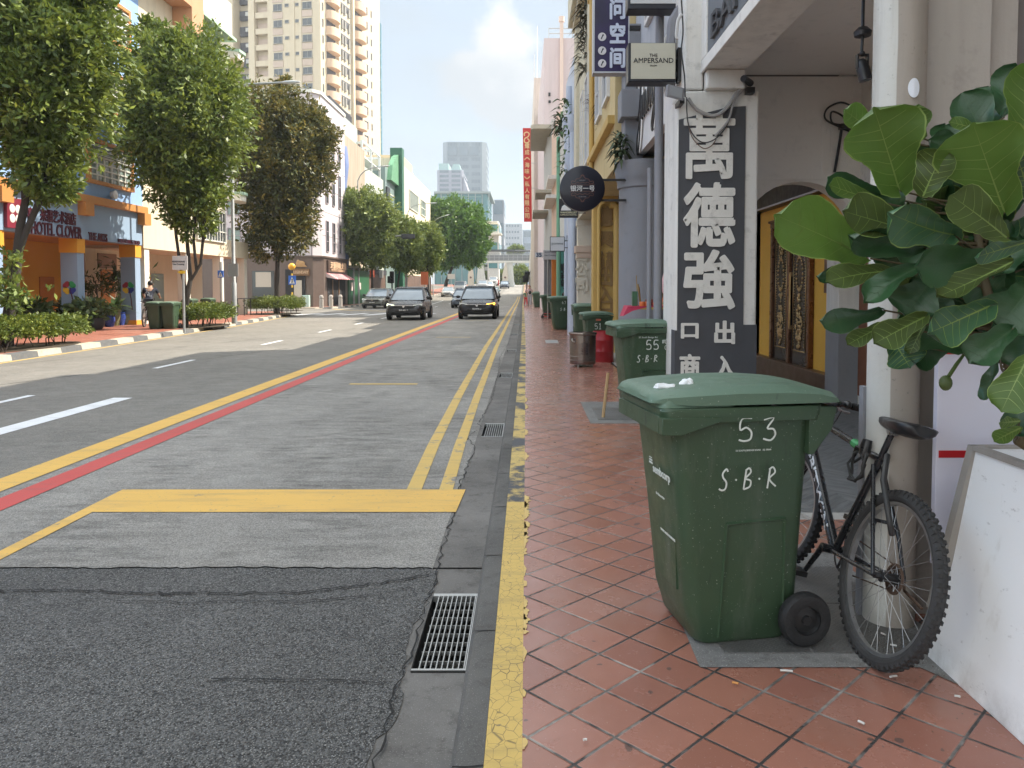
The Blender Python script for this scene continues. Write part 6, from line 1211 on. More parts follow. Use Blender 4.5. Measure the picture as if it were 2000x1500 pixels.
b = MB(); b.box(xw, xw+.06, wy(208), wy(252), .12, 2.4); b.m(1).box(xw+.06, xw+.08, wy(211), wy(249), 1.05, 2.3); b.m(2).box(xw+.06, xw+.07, wy(217), wy(249), .15, 1.05); b.m(3).box(xw, xw+.1, wy(206), wy(250), 2.4, 2.55); b.build('entrance', [M_ordk, mat('rust orange shutter', (.5, .16, .02), .6), M_gld, M_crm], o)
b = MB(); b.box(xw, xw+.05, wy(171), wy(199), 1.1, 1.75); b.m(1).box(xw+.05, xw+.06, wy(172), wy(198), 1.13, 1.72); b.build('arcade_window', [M_wf, M_glt], o)
b = MB(); b.box(xw, xw+.03, wy(168), wy(174), 1.85, 2.9); b.m(1).box(xw+.03, xw+.035, wy(168), wy(174), 2.5, 2.9); b.build('flag', [mat('flag white', (.7, .68, .66)), mat('flag red', (.55, .03, .03))], o)
b = MB(); b.box(xw, xw+.14, wy(48), wy(64), .25, .95); tag(b.build('letter_box', mat('dull red box', (.16, .02, .03), .5), bevel=.01), 'dark red box fixed low on the orange arcade wall', 'box')
b = MB()
for z in (4.9, 7.25): b.lathe([(0, 0), (.12, 0), (.16, .16), (0, .2)], 12, (FXL, PX(218, 400, FXL).y, z), 'x')
b.build('wall_light', mat('white lamp', (.7, .7, .7), .4), o)
# ---------------- cream corner building
o = thing('corner_building', 'cream art deco building with an orange fin and pale green canopies beside the blue hotel', 'building', (-20, 36, .12))
b = MB(); b.box(FXL-9, FXL, 30.16, 38.3, 3.1, 17.5); b.box(FXL-9, FXL-2.3, 30.16, 41, .12, 3.1); b.box(FXL-9, FXL-.02, 38.3, 41.5, 3.1, 3.95) ; b.box(FXL-9, FXL-1.2, 38.3, 40.8, 3.95, 11.9); b.build('wall', M_crm, o)
b = MB(); b.box(FXL, FXL+.85, 33.0, 34.2, 12.3, 17.2); b.box(FXL, FXL+.85, 28.9, 33.0, 13.4, 14.2); b.build('fin', mat('terracotta fin', (.5, .27, .15), .75, .1), o, bevel=.02)
b = MB(); b.box(FXL, FXL+.55, 33.2, 38.2, 13.75, 15.4); b.m(1).box(FXL, FXL+.75, 33.2, 38.3, 13.6, 13.75); b.build('parapet', [M_crw, M_grn], o, bevel=.01)
window(o, (FXL, 35.8, 11.2), 3.6, 2.3, pi/2, M_grn, M_gld, 8, 1, .06, .07, .12); window(o, (FXL, 36.3, 7.4), 3.4, 2.0, pi/2, M_grn, M_gld, 8, 2, .06, .06, .1); window(o, (FXL, 36.6, 3.75), 3.3, 1.5, pi/2, M_wf, M_gld, 10, 3, .06, .05, .1)
for z in (13.2, 6.2):
    b = MB(); pr = [(0, 38.2), (.0, 40.4), (.5, 40.0), (.85, 39.2), (.8, 38.5)]; b.prism([(FXL+x, y, z) for x, y in pr], (0, 0, .14)); b.m(1).prism([(FXL+x*.9, y, z-.3) for x, y in pr], (0, 0, .3)); b.build('canopy', [M_grn, M_crw], o)
b = MB()
for z in (12.2, 12.45, 12.7): b.box(FXL-1.2, FXL-1.15, 38.4, 40.8, z, z+.05)
b.box(FXL-1.25, FXL-1.1, 40.6, 40.8, 11.9, 12.9); b.build('railing', M_wf, o)
for y in (30.5, 34.2, 38, 41.2): b = MB(); b.box(FXL-.45, FXL-.05, y-.2, y+.2, .12, 3.098); b.build('column', M_crw, o, bevel=.01)
b = MB(); xw = FXL-2.29; b.box(xw, xw+.04, 31.2, 32.2, .12, 2.3); b.m(1).box(xw, xw+.06, 32.5, 36.5, .2, 2.2); b.m(0).box(xw+.06, xw+.09, 33.8, 33.9, .2, 2.2); b.box(xw+.06, xw+.09, 35.1, 35.2, .2, 2.2); b.m(2).box(xw, xw+.03, 31.0, 32.4, 2.35, 2.95); b.build('shop_window', [M_orf, M_glt, mat('brown fascia', (.25, .17, .12))], o)
b = MB()
for y in (38.5, 39.4, 40.3, 41.2): b.tube([(FXL+.5, y, .12), (FXL+.5, y, 1.0)], .025, 6)
b.tube([(FXL+.5, 38.5, 1.0), (FXL+.5, 41.2, 1.0)], .025, 6); tag(b.build('ramp_railing', M_blk), 'dark pipe railing in front of the cream corner building', 'railing')
# ---------------- white tiled building across the side street, brown stone base
M_lav = mat('pale lilac cladding', (.6, .55, .57), .6, .05, .7, .05); M_bst = mat('brown granite', (.13, .095, .08), .45, .25, 5, .05, 40); M_joint = mat('cladding joint', (.18, .16, .17), .8)
X0 = -15.4
o = thing('clad_building', 'white clad office building on a brown stone base at the side street corner', 'building', (-20, 60, .12))
foot = [(X0-12, 57.2), (X0-.5, 57.2), (X0, 57.9), (X0, 65.4), (X0-12, 65.4)]
b = MB(); b.prism([(x, y, 3.7) for x, y in foot], (0, 0, 12.2)); b.build('wall', M_lav, o)
foot2 = [(X0-12, 57.0), (X0-.45, 57.0), (X0+.15, 57.8), (X0+.15, 65.4), (X0-12, 65.4)]
b = MB(); b.prism([(x, y, .12) for x, y in foot2], (0, 0, 3.7)); b.prism([(x+(.1 if x > X0-3 else 0), y-(.1 if y < 60 else 0), 3.82) for x, y in foot2], (0, 0, .12)); b.build('stone_base', M_bst, o)
b = MB()
for z in (5.5, 7.3, 9.1, 10.9, 12.7, 14.5): b.box(X0-12, X0-.5, 57.19, 57.2, z, z+.04); b.box(X0, X0+.008, 57.95, 65.4, z, z+.04)
for k in range(7): b.box(X0-.6-k*1.75, X0-.56-k*1.75, 57.188, 57.2, 3.95, 15.9)
b.build('joint', M_joint, o)
b = MB(); b.prism([(x+(.12 if x > X0-3 else 0), y-(.12 if y < 60 else 0), 15.9) for x, y in foot], (0, 0, .25)); b.build('parapet', mat('pale parapet', (.66, .66, .6)), o)
for z, hh in ((4.3, 2.4), (8.0, 2.7), (11.3, 1.5)):
    for y in (59.4, 61.4, 63.4): window(o, (X0, y, z), .75, hh, pi/2, mat('purple grey frame', (.3, .26, .28), .6), M_gld, 1, 3, .06, .05, .08)
for z in (4.3, 6.9, 9.8, 12.6):
    for x in (X0-6.3, X0-8.2): window(o, (x, 57.2, z), 1.0, 1.7, 0, MATS['purple grey frame'], M_glt, 2, 3, .06, .05, .08)
def yb(px, yy=57.0): return P(px, 560, yy).x
b = MB(); b.box(yb(558), yb(597), 56.93, 56.995, .2, 2.9); b.m(1).box(yb(575), yb(590), 56.9, 56.93, .3, 2.1); b.m(2).box(yb(493), yb(536), 56.95, 56.996, .5, 2.8); b.m(1).box(yb(500), yb(530), 56.93, 56.95, 1.6, 2.7); b.build('shop_front', [M_dark, mat('lit poster', (.5, .45, .38)), M_gld], o)
b = MB(); b.box(yb(574), yb(605), 56.85, 56.95, 2.45, 2.95); t = b.build('name_board', mat('bronze board', (.2, .11, .05), .5), o)
letters('LEGENDARY', t, (yb(589.5), 56.84, 2.7), w=1.1, h=.2, m=mat('tan lettering', (.6, .42, .27)), bold=.04, depth=.03)
b = MB(); b.ball((yb(588), 56.9, 3.35), (.35, .06, .2), 12, 6); b.ball((yb(584), 56.88, 3.5), (.12, .05, .12), 10, 6); b.prism([(yb(588)-.5, 56.88, 3.1), (yb(588)+.5, 56.88, 3.1), (yb(588)+.3, 56.88, 3.28), (yb(588)-.3, 56.88, 3.28)], (0, .05, 0)); b.build('emblem', mat('tan emblem', (.45, .27, .12)), t)
b = MB(); b.box(X0+.15, X0+.3, 58.6, 64.6, 2.75, 3.65); t = b.build('side_board', mat('dark side board', (.08, .05, .04), .5), o)
letters('天香回味 火锅', t, (X0+.32, 61.6, 3.3), w=5.0, h=.5, m=MATS['tan lettering'], rz=pi/2, bold=.04, depth=.03); letters('HOTPOT RESTAURANT', t, (X0+.32, 61.6, 2.92), w=4.5, h=.18, m=MATS['tan lettering'], rz=pi/2, bold=.04, depth=.03)
b = MB(); b.hexa([(X0+.15, 58.4, 2.35), (X0+.9, 58.4, 2.2), (X0+.9, 64.8, 2.2), (X0+.15, 64.8, 2.35)], [(X0+.15, 58.4, 2.7), (X0+.9, 58.4, 2.25), (X0+.9, 64.8, 2.25), (X0+.15, 64.8, 2.7)])
n = N('red and white awning'); x, y, z = n.xyz(); M_aw = n.done(n.mix(n.math('GREATER_THAN', n.math('FRACT', n.math('MULTIPLY', y, 1.3)), .5), (.5, .03, .05), (.65, .55, .55)), .8); b.build('awning', M_aw, o)
b = MB(); b.box(X0+.15, X0+.2, 58.8, 64.4, .2, 2.3); b.m(1).box(X0+.2, X0+.25, 60, 60.2, .2, 2.2); b.box(X0+.2, X0+.25, 62, 62.2, .2, 2.2); b.build('doorway', [M_dark, MATS['bronze board']], o)
# ---------------- scaffolded building with netting, hoarding
n = N('dusty scaffold netting'); c = n.mix(n.rng(n.noise(1, 6, .7, n.map((2.5, 2.5, .25))), .3, .7), (.3, .25, .19), (.42, .36, .29)); n.bump(n.noise(1, 5, .6, n.map((4, 4, .5))), .7, .08); M_net = n.done(c, .95)
o = thing('scaffolded_building', 'building wrapped in dusty tan netting with a blue tarpaulin strip', 'building', (-20, 69, .12))
b = MB(); b.box(X0-10, X0-.1, 65.45, 74, 3.2, 14.6); b.build('netting', M_net, o)
b = MB(); pts = [(X0-.08, 65.44), (X0+.05, 65.6), (X0+.0, 65.9), (X0+.1, 66.15), (X0-.05, 66.4), (X0-.1, 66.4), (X0-.1, 65.44)]; b.loft([[(x+.08*sin(z*1.7), y+.1*sin(z*1.1), z) for x, y in pts] for z in [3.2+i*.8 for i in range(14)]]); b.build('tarpaulin', mat('blue tarpaulin', (.16, .22, .42), .6, .3, 1.5), o, smooth=60)
b = MB(); b.box(X0-.3, X0+.9, 66.8, 74, 3.3, 3.5); b.build('ledge', M_crm, o)
n = N('green corrugated hoarding'); x, y, z = n.xyz(); w_ = n.math('SINE', n.math('MULTIPLY', y, 22.)); n.bump(w_, .8, .04); M_hoard = n.done((.02, .12, .05), .5)
b = MB(); b.box(X0, X0+.25, 65.45, 73.8, .12, 3.1); b.m(1).box(X0+.25, X0+.28, 66.2, 67.5, 1.3, 2.0); b.box(X0+.25, X0+.28, 69.5, 70.1, 1.4, 2.0); tag(b.build('hoarding', [M_hoard, mat('pink notice', (.6, .5, .48))]), 'dark green corrugated hoarding below the scaffolding', 'hoarding')
o = thing('plant_block', 'grey green rooftop block with a black louvred railing', 'building', (-21, 74, 10))
b = MB(); b.box(-24, -16.4, 66, 75, 14.6, 16.9); b.box(-24, X0-.2, 74.1, 84, .12, 13.2); b.build('wall', mat('grey green render', (.42, .46, .41), .8, .06), o)
b = MB(); b.box(-23.5, -16.8, 66.2, 74.5, 16.9, 17.9); b.build('louvre', mat('charcoal louvre', (.03, .03, .035), .6), o)
b = MB()
for y in (74.6, 79, 83.5):
    b.box(X0-.6, X0-.4, y-.1, y+.1, 11, 15.4); b.box(X0-4, X0-3.8, y-.1, y+.1, 13, 15.4); b.box(X0-4, X0-.4, y-.1, y+.1, 15.4, 15.6)
for x in (X0-.6, X0-3.9, X0-2.2): b.box(x, x+.2, 74.5, 83.6, 15.6, 15.75)
b.box(X0-4, X0-.4, 74.5, 83.6, 14.2, 14.3); b.build('pergola', mat('white steel', (.6, .63, .62), .5), o)
for y, z in ((75.4, 5), (77.6, 5), (80, 8)): window(o, (X0-.2, y, z), 1.6, 2.2, pi/2, M_crm, M_gld, 2, 2, .08, .06, .1)
b = MB(); b.box(X0-.2, X0+.1, 74.2, 84, 2.9, 3.4); b.m(1).box(X0-.2, X0+.05, 74.5, 83.5, .2, 2.9); b.build('shop_front', [mat('dark fascia', (.04, .04, .05)), mat('mixed dim shop', (.12, .07, .05), .6, .6, .8)], o)
for y, m_, tx in ((76, 'r', 'CAFE'), (80.5, 'w', 'SALE')):
    b = MB(); b.box(X0+.1, X0+.2, y-1, y+1, 2.6, 3.3); b.build('shop_sign', mat('red orange sign', (.5, .1, .05)) if m_ == 'r' else mat('grey sign', (.3, .3, .3)), o)
o = thing('green_building', 'narrow green fronted building with a dark green fin', 'building', (-20, 87, .12))
b = MB(); b.box(-26, X0, 84.1, 91, .12, 14.8); b.build('wall', mat('glassy grey green', (.2, .27, .26), .4, .3, .3), o)
b = MB(); b.box(X0-.5, X0+.9, 90, 91.4, .12, 17.8); b.build('fin', mat('bottle green', (.02, .11, .06), .5), o)
b = MB(); b.prism([(X0, 85, 13.4), (X0, 90, 13.4), (X0, 90, 17.0), (X0, 88, 16.4), (X0, 86, 15.2)], (.5, 0, 0)); b.build('curved_screen', mat('striped green', (.1, .26, .14), .6, .5, 2), o)
b = MB(); b.box(X0, X0+.2, 84.3, 86, 6, 12.6); b.m(1).box(X0+.2, X0+.3, 84.6, 85.7, 8.5, 11); b.build('black_sign', [M_blk, mat('dim grey art', (.2, .2, .2))], o)
b = MB()
for z in (6, 8, 10, 12): b.box(X0, X0+.06, 86.2, 89.9, z, z+.12)
b.build('mullion', M_wf, o)
o = thing('cream_block', 'long plain cream building with a strip of windows beyond the green fin', 'building', (-20, 108, .12))
b = MB(); b.box(-26, X0-.1, 91.5, 124, .12, 16.9); b.m(1).box(-26, X0-1.2, 103, 112, 16.9, 19.2); b.box(-26, X0-2, 114, 119, 16.9, 19.0); b.build('wall', [mat('sunny cream', (.68, .6, .44), .85, .05, .3, streak=.35), mat('tan roof block', (.5, .42, .28), .85)], o)
window(o, (X0-.1, 105.5, 12.0), 8, 2.5, pi/2, M_wf, M_glt, 9, 1, .1, .12, .15); window(o, (X0-.1, 115, 12.2), 5, 2.3, pi/2, M_wf, M_glt, 3, 2, .1, .1, .15)
for y in (98.5, 108): window(o, (X0-.1, y, 8.0), 6, .9, pi/2, M_wf, M_gld, 1, 1, .08, .1, .1)
b = MB(); b.box(X0-.1, X0+.1, 92, 123, .3, 3.2); b.build('shop_front', MATS['mixed dim shop'], o)
# ---------------- apartment tower
C = Vector((-37, 140, 0)); r_ = Vector((.207, .978, 0)); f_ = Vector((-.978, .207, 0)); nr = Vector((.978, -.207, 0)); nf = Vector((-.207, -.978, 0)); arz = atan2(nr.y, nr.x)+pi/2; afz = atan2(nf.y, nf.x)+pi/2
o = thing('apartment_tower', 'tall beige apartment tower with peach rounded balconies', 'building', (-45, 155, 0))
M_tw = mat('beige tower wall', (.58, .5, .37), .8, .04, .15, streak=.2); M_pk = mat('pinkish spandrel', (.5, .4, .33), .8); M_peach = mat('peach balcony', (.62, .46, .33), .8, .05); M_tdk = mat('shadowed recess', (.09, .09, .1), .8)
def pp2(d, e, z, n_=0.): v = C+r_*d+f_*e; return (v.x, v.y, z)
b = MB()
for (d0, d1, e0, e1) in ((0, 27, 0, 10.5), (1.2, 27, 10.5, 13.2), (0, 27, 13.2, 14.4), (2.5, 27, 14.4, 17.5), (0, 27, 17.5, 42)):
    b.prism([pp2(d0, e0, 0), pp2(d1, e0, 0), pp2(d1, e1, 0), pp2(d0, e1, 0)][::-1], (0, 0, 78))
for e0 in (5.1, 3.7, 0): b.prism([pp2(-.12, e0, 0), pp2(-.001, e0, 0), pp2(-.001, e0+.5, 0), pp2(-.12, e0+.5, 0)][::-1], (0, 0, 78))
for d0 in (6.3, 12.6): b.prism([pp2(d0, -.5, 0), pp2(d0+.8, -.5, 0), pp2(d0+.8, -.001, 0), pp2(d0, -.001, 0)], (0, 0, 78))
b.build('wall', M_tw, o)
M_tf = mat('tower window frame', (.3, .29, .27), .6)
for k in range(11):
    z = 51.7-2.9*(k-2) if k else 57.5; z = 57.5-2.9*k
    for e, w_, h_, dz in ((8.4, 1.75, 1.25, 0), (6.6, .8, .6, .6), (4.55, .8, .6, .6), (2.6, 1.85, 1.25, 0)): window(o, pp2(-.0, e, z+dz), w_, h_, afz, M_tf, M_gld, 2 if w_ > 1 else 1, 1, .07, .06, .1, sill=w_ > 1)
    b = MB()
    for e0, e1 in ((7.4, 9.4), (1.6, 3.6)): b.prism([pp2(-.1, e0, z-1.35), pp2(-.001, e0, z-1.35), pp2(-.001, e1, z-1.35), pp2(-.1, e1, z-1.35)][::-1], (0, 0, 1.1))
    b.build('spandrel', M_pk, o)
    b = MB(); b.prism([pp2(.2, 10.6, z-.9), pp2(1.19, 10.6, z-.9), pp2(1.19, 13.1, z-.9), pp2(.2, 13.1, z-.9)][::-1], (0, 0, 1.0)); b.m(1).prism([pp2(1.0, 10.7, z+.1), pp2(1.19, 10.7, z+.1), pp2(1.19, 13, z+.1), pp2(1.0, 13, z+.1)][::-1], (0, 0, 1.2)); b.build('stair_opening', [M_tw, M_pk], o)
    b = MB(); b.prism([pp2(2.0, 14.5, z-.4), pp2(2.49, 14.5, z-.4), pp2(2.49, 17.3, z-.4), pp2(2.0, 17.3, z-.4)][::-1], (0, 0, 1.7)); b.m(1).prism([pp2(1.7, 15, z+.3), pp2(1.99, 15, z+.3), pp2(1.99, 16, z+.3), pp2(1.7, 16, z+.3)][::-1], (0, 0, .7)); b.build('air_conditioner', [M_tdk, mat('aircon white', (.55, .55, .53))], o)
    window(o, pp2(.8, 0, z-.2), .45, 1.4, arz, M_tf, M_gld, 1, 1, .05, .05, .08, name='slim_window'); window(o, pp2(22.5, 0, z), .5, 1.4, arz, M_tf, M_gld, 1, 1, .05, .05, .08, name='slim_window'); window(o, pp2(19.6, 0, z-.2), 1.9, 1.6, arz, M_tf, M_gld, 2, 1, .06, .06, .1)
    for d0, d1 in ((2, 6), (13.6, 18)):
        m = (d0+d1)/2; hw = (d1-d0)/2
        arc = [pp2(m+hw*cos(t)*(1.0), -1.5*sin(t)**.6, z-1.2) for t in [pi*i/14 for i in range(15)]]
        b = MB(); b.prism(arc, (0, 0, 1.55)); b.build('balcony', M_peach, o, smooth=30)
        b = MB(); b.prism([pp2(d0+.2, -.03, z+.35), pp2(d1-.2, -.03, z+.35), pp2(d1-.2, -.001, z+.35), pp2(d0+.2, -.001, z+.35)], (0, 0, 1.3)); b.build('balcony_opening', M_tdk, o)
    b = MB(); b.prism([pp2(7.6, -.04, z-.2), pp2(12.2, -.04, z-.2), pp2(12.2, -.001, z-.2), pp2(7.6, -.001, z-.2)], (0, 0, 1.3))
    for d in (8.2, 9.4, 11.2): b.m(1).prism([pp2(d, -.3, z-.9), pp2(d+.6, -.3, z-.9), pp2(d+.6, -.041, z-.9), pp2(d, -.041, z-.9)], (0, 0, 1.6))
    b.build('service_panel', [M_tdk, mat('grey service box', (.25, .24, .22))], o)
o = thing('glass_tower', 'sliver of blue green glass tower behind the beige apartments', 'building', (-45, 210, 0))
b = MB(); b.box(-60, -36.75, 196, 197.5, 0, 68); b.build('wall', glassmat('blue green curtain wall', (.1, .24, .3), .15, .2), o)
b = MB()
for k in range(20): b.box(-60, -36.7, 195.9, 195.999, 4+k*3.1, 4.5+k*3.1)
b.build('floor_band', mat('slate band', (.2, .3, .34), .5), o)
# ================================================================ trees, hedges and pots
def leaf_cloud(name, mats, pts, nrm, size, parent, r, k=6, droop=.2, aspect=.4, jit=.5):
    """rosettes of small pointed leaves at given twig tips"""
    n = len(pts); K = k
    base = np.repeat(pts, K, 0); ax = np.repeat(nrm, K, 0)
    d = ax*.55+r.normal(0, 1, (n*K, 3))*jit; d[:, 2] -= droop*r.random(n*K); d /= np.linalg.norm(d, axis=1)[:, None]+1e-9
    L = size*(.6+.8*r.random(n*K))[:, None]; s = np.cross(d, r.normal(0, 1, (n*K, 3))); s /= np.linalg.norm(s, axis=1)[:, None]+1e-9
    up = np.cross(s, d); o = base+r.normal(0, size*.35, (n*K, 3))
    v = np.empty((n*K, 4, 3)); v[:, 0] = o; v[:, 1] = o+d*L*.5+s*L*aspect*.5+up*L*.06; v[:, 2] = o+d*L-up*L*.05; v[:, 3] = o+d*L*.5-s*L*aspect*.5+up*L*.06
    off = Vector((0, 0, 0)); p = parent
    while p is not None: off += Vector(p.location); p = p.parent
    v = v.reshape(-1, 3)-np.array(off); m = n*K
    me = bpy.data.meshes.new(name); me.vertices.add(m*4); me.vertices.foreach_set('co', v.astype(np.float32).ravel()); me.loops.add(m*4); me.loops.foreach_set('vertex_index', np.arange(m*4, dtype=np.int32))
    me.polygons.add(m); me.polygons.foreach_set('loop_start', np.arange(0, m*4, 4, dtype=np.int32)); me.update(calc_edges=True)
    me.materials.append(mats); ob = bpy.data.objects.new(name, me); COL.objects.link(ob); ob.parent = parent; return ob
def leaf_mat(name, a, b_, c_, gloss=.5, trans=.22):
    """a, b_: mature leaves; c_: fresh leaves"""
    n = N(name); g = n.new('ShaderNodeNewGeometry').outputs['Random Per Island']
    col = n.mix(g, a, b_); col = n.mix(n.math('MULTIPLY', n.rng(n.noise(1.1, 4, .6), .42, .68), n.math('GREATER_THAN', g, .5)), col, c_); n.done(col, gloss, 0, .5)
    tr = n.new('ShaderNodeBsdfTranslucent'); n.put(n.mix(.5, col, c_), tr.inputs['Color']); mx = n.new('ShaderNodeMixShader'); mx.inputs[0].default_value = trans
    n.t.links.new(n.b.outputs[0], mx.inputs[1]); n.t.links.new(tr.outputs[0], mx.inputs[2]); n.t.links.new(mx.outputs[0], n.t.nodes['Material Output'].inputs['Surface']); return n.m
LM1 = leaf_mat('glossy street tree leaves', (.06, .1, .018), (.14, .2, .032), (.32, .37, .055)); LM2 = leaf_mat('bronze tinged leaves', (.04, .058, .016), (.08, .098, .024), (.3, .23, .045)); LM3 = leaf_mat('far street tree leaves', (.08, .13, .028), (.15, .21, .045), (.32, .37, .07)); LM4 = leaf_mat('rain tree leaves', (.05, .12, .018), (.085, .18, .026), (.17, .3, .035)); LMH = leaf_mat('hedge leaves', (.06, .1, .015), (.12, .17, .025), (.27, .3, .05), .5); LMP = leaf_mat('potted plant leaves', (.03, .07, .02), (.06, .11, .03), (.16, .2, .06), .4)
M_bark = mat('dark bark', (.05, .042, .035), .9, .3, 8, .6, 25); M_bark2 = mat('grey bark', (.12, .1, .085), .9, .25, 6, .6, 25)
def crown_pts(lobes, n, r, shell=.55):
    """points in a union of ellipsoids, mostly near the outside, clumped"""
    vol = np.array([l[3]*l[4]*l[5] for l in lobes])**(2/3); vol /= vol.sum(); P_ = []; N_ = []
    for l, fr in zip(lobes, vol):
        k = max(3, int(n*fr/7)); d = r.normal(0, 1, (k, 3)); d /= np.linalg.norm(d, axis=1)[:, None]
        rad = (shell+(1-shell)*r.random(k)**.6)*(1+.15*r.normal(0, 1, k)); cl = d*rad[:, None]*np.array(l[3:6])+np.array(l[0:3])
        q = np.repeat(cl, 7, 0)+r.normal(0, 1, (k*7, 3))*np.array(l[3:6])*.11; P_.append(q); dd = (q-np.array(l[0:3]))/np.array(l[3:6]); dd[:, 2] += .25; N_.append(dd/(np.linalg.norm(dd, axis=1)[:, None]+1e-9))
    return np.concatenate(P_), np.concatenate(N_)
def tree(label, x, y, trunk, lobes, n, size, lm, seed, bark=None, limbs=7, group='street trees along the far kerb', z0=.12, tr=.14, k=6, name='street_tree', stems=()):
    r = np.random.default_rng(seed); rr = random.Random(seed); o = thing(name, label, 'tree', (x, y, z0), group)
    b = MB(); tp = [Vector(p) for p in trunk]; m = len(tp); b.tube(tp, [tr*(1-.5*i/(m-1)) for i in range(m)], 10)
    for i in range(limbs):
        l = lobes[i % len(lobes)]; e = Vector((l[0]+rr.uniform(-.7, .7)*l[3], l[1]+rr.uniform(-.7, .7)*l[4], l[2]+rr.uniform(-.5, .6)*l[5])); t = tp[-1] if i % 3 else tp[-2].lerp(tp[-1], .6); md = t.lerp(e, .5)+Vector((rr.uniform(-.15, .15), rr.uniform(-.15, .15), .15*(e-t).length*.3)); b.tube([t, md, e], [tr*.42, tr*.28, tr*.08], 6)
    for st_ in stems: b.tube(st_, [tr*.75]+[tr*.5]*(len(st_)-2)+[tr*.3], 8)
    b.build('trunk', bark or M_bark, o, smooth=60)
    p, nn = crown_pts(lobes, n, r); leaf_cloud('crown', lm, p, nn, size, o, r, k); return o
# measured off the photograph: centres in metres at each tree's distance
def lob(px, py, Y, rx, ry, rz_, dy=0.): q = P(px, py, Y); return (q.x, Y+dy, q.z, rx*Y/1500, (rx+rz_)*.5*Y/1500 if ry is None else ry, rz_*Y/1500)
Y = 18.4
tree('nearest street tree with a dense dark crown, forked beside the hotel sign', -12.5, Y, [P(12, 690, Y), P(18, 610, Y), P(32, 520, Y), P(40, 440, Y), P(52, 380, Y)], [lob(75, 190, Y, 120, None, 110), lob(110, 80, Y, 110, None, 110), lob(30, 110, Y, 100, None, 130), lob(76, 310, Y, 58, None, 80), lob(140, 150, Y, 50, None, 85), lob(20, 0, Y, 110, None, 110), lob(120, -60, Y, 90, None, 90), lob(112, 360, Y, 36, None, 36)], 8200, .17, LM1, 1, limbs=9, tr=.15, stems=([P(22, 590, Y), P(36, 500, Y), P(48, 460, Y), P(78, 390, Y), P(95, 320, Y)],))
Y = 27.3
tree('second street tree, tall and egg shaped, on several thin stems', -12.2, Y, [P(362, 640, Y), P(363, 590, Y), P(372, 545, Y), P(368, 500, Y), P(362, 430, Y)], [lob(350, 230, Y, 112, None, 130), lob(400, 210, Y, 75, None, 120), lob(300, 230, Y, 44, None, 95), lob(345, 130, Y, 74, None, 70), lob(305, 95, Y, 38, None, 50), lob(370, 350, Y, 72, None, 75), lob(350, 320, Y, 60, None, 70), lob(372, 420, Y, 45, None, 45), lob(280, 55, Y, 18, None, 20)], 8600, .19, LM1, 2, limbs=10, tr=.11, stems=([P(363, 625, Y), P(364, 575, Y), P(352, 520, Y), P(344, 460, Y), P(335, 380, Y)], [P(364, 600, Y), P(372, 550, Y), P(392, 515, Y), P(398, 450, Y), P(408, 370, Y)], [P(364, 610, Y), P(366, 560, Y), P(384, 530, Y), P(378, 470, Y), P(384, 400, Y)]))
Y = 42
tree('third street tree with a dark bronze tinged crown above a round hedge', -13.6, Y, [P(541, 612, Y), P(541, 560, Y), P(542, 510, Y), P(543, 440, Y)], [lob(556, 290, Y, 88, None, 95), lob(540, 400, Y, 66, None, 80), lob(530, 220, Y, 52, None, 58), lob(555, 175, Y, 18, None, 22), lob(608, 260, Y, 40, None, 55), lob(505, 330, Y, 38, None, 60), lob(520, 470, Y, 40, None, 38), lob(575, 330, Y, 66, None, 70), lob(565, 440, Y, 45, None, 50)], 8800, .23, LM2, 3, limbs=8, tr=.17)
Y = 66
tree('fourth street tree standing before the scaffolding', -13.5, Y, [P(727, 596, Y), P(727, 550, Y), P(726, 500, Y)], [lob(718, 430, Y, 45, None, 55), lob(700, 410, Y, 28, None, 42), lob(745, 440, Y, 28, None, 45), lob(730, 490, Y, 36, None, 32), lob(700, 480, Y, 25, None, 30)], 4600, .29, LM3, 4, tr=.14)
Y = 80
tree('fifth street tree in front of the cream building', -13.4, Y, [P(775, 590, Y), P(778, 550, Y), P(785, 500, Y)], [lob(786, 465, Y, 30, None, 42), lob(800, 480, Y, 24, None, 38), lob(770, 460, Y, 20, None, 35), lob(790, 505, Y, 26, None, 26)], 3200, .33, LM3, 5, tr=.14)
Y = 97
tree('sixth street tree, the smallest of the far side row', -13, Y, [P(838, 583, Y), P(836, 550, Y), P(834, 510, Y)], [lob(832, 475, Y, 28, None, 40), lob(815, 480, Y, 20, None, 36), lob(845, 485, Y, 18, None, 34), lob(832, 510, Y, 24, None, 24)], 3000, .37, LM3, 6, tr=.14, z0=.2)
Y = 128
tree('big spreading bright green rain tree at the end of the row', -13, Y, [P(868, 572, Y), P(872, 550, Y), P(882, 525, Y), P(885, 490, Y)], [lob(885, 440, Y, 55, None, 45), lob(850, 420, Y, 32, None, 30), lob(915, 445, Y, 38, None, 38), lob(930, 480, Y, 25, None, 30), lob(900, 490, Y, 38, None, 25), lob(845, 470, Y, 30, None, 35), lob(870, 500, Y, 30, None, 28), lob(880, 405, Y, 28, None, 18), lob(925, 510, Y, 15, None, 12)], 6500, .6, LM4, 7, limbs=10, tr=.35, z0=.9, name='rain_tree', group=None)
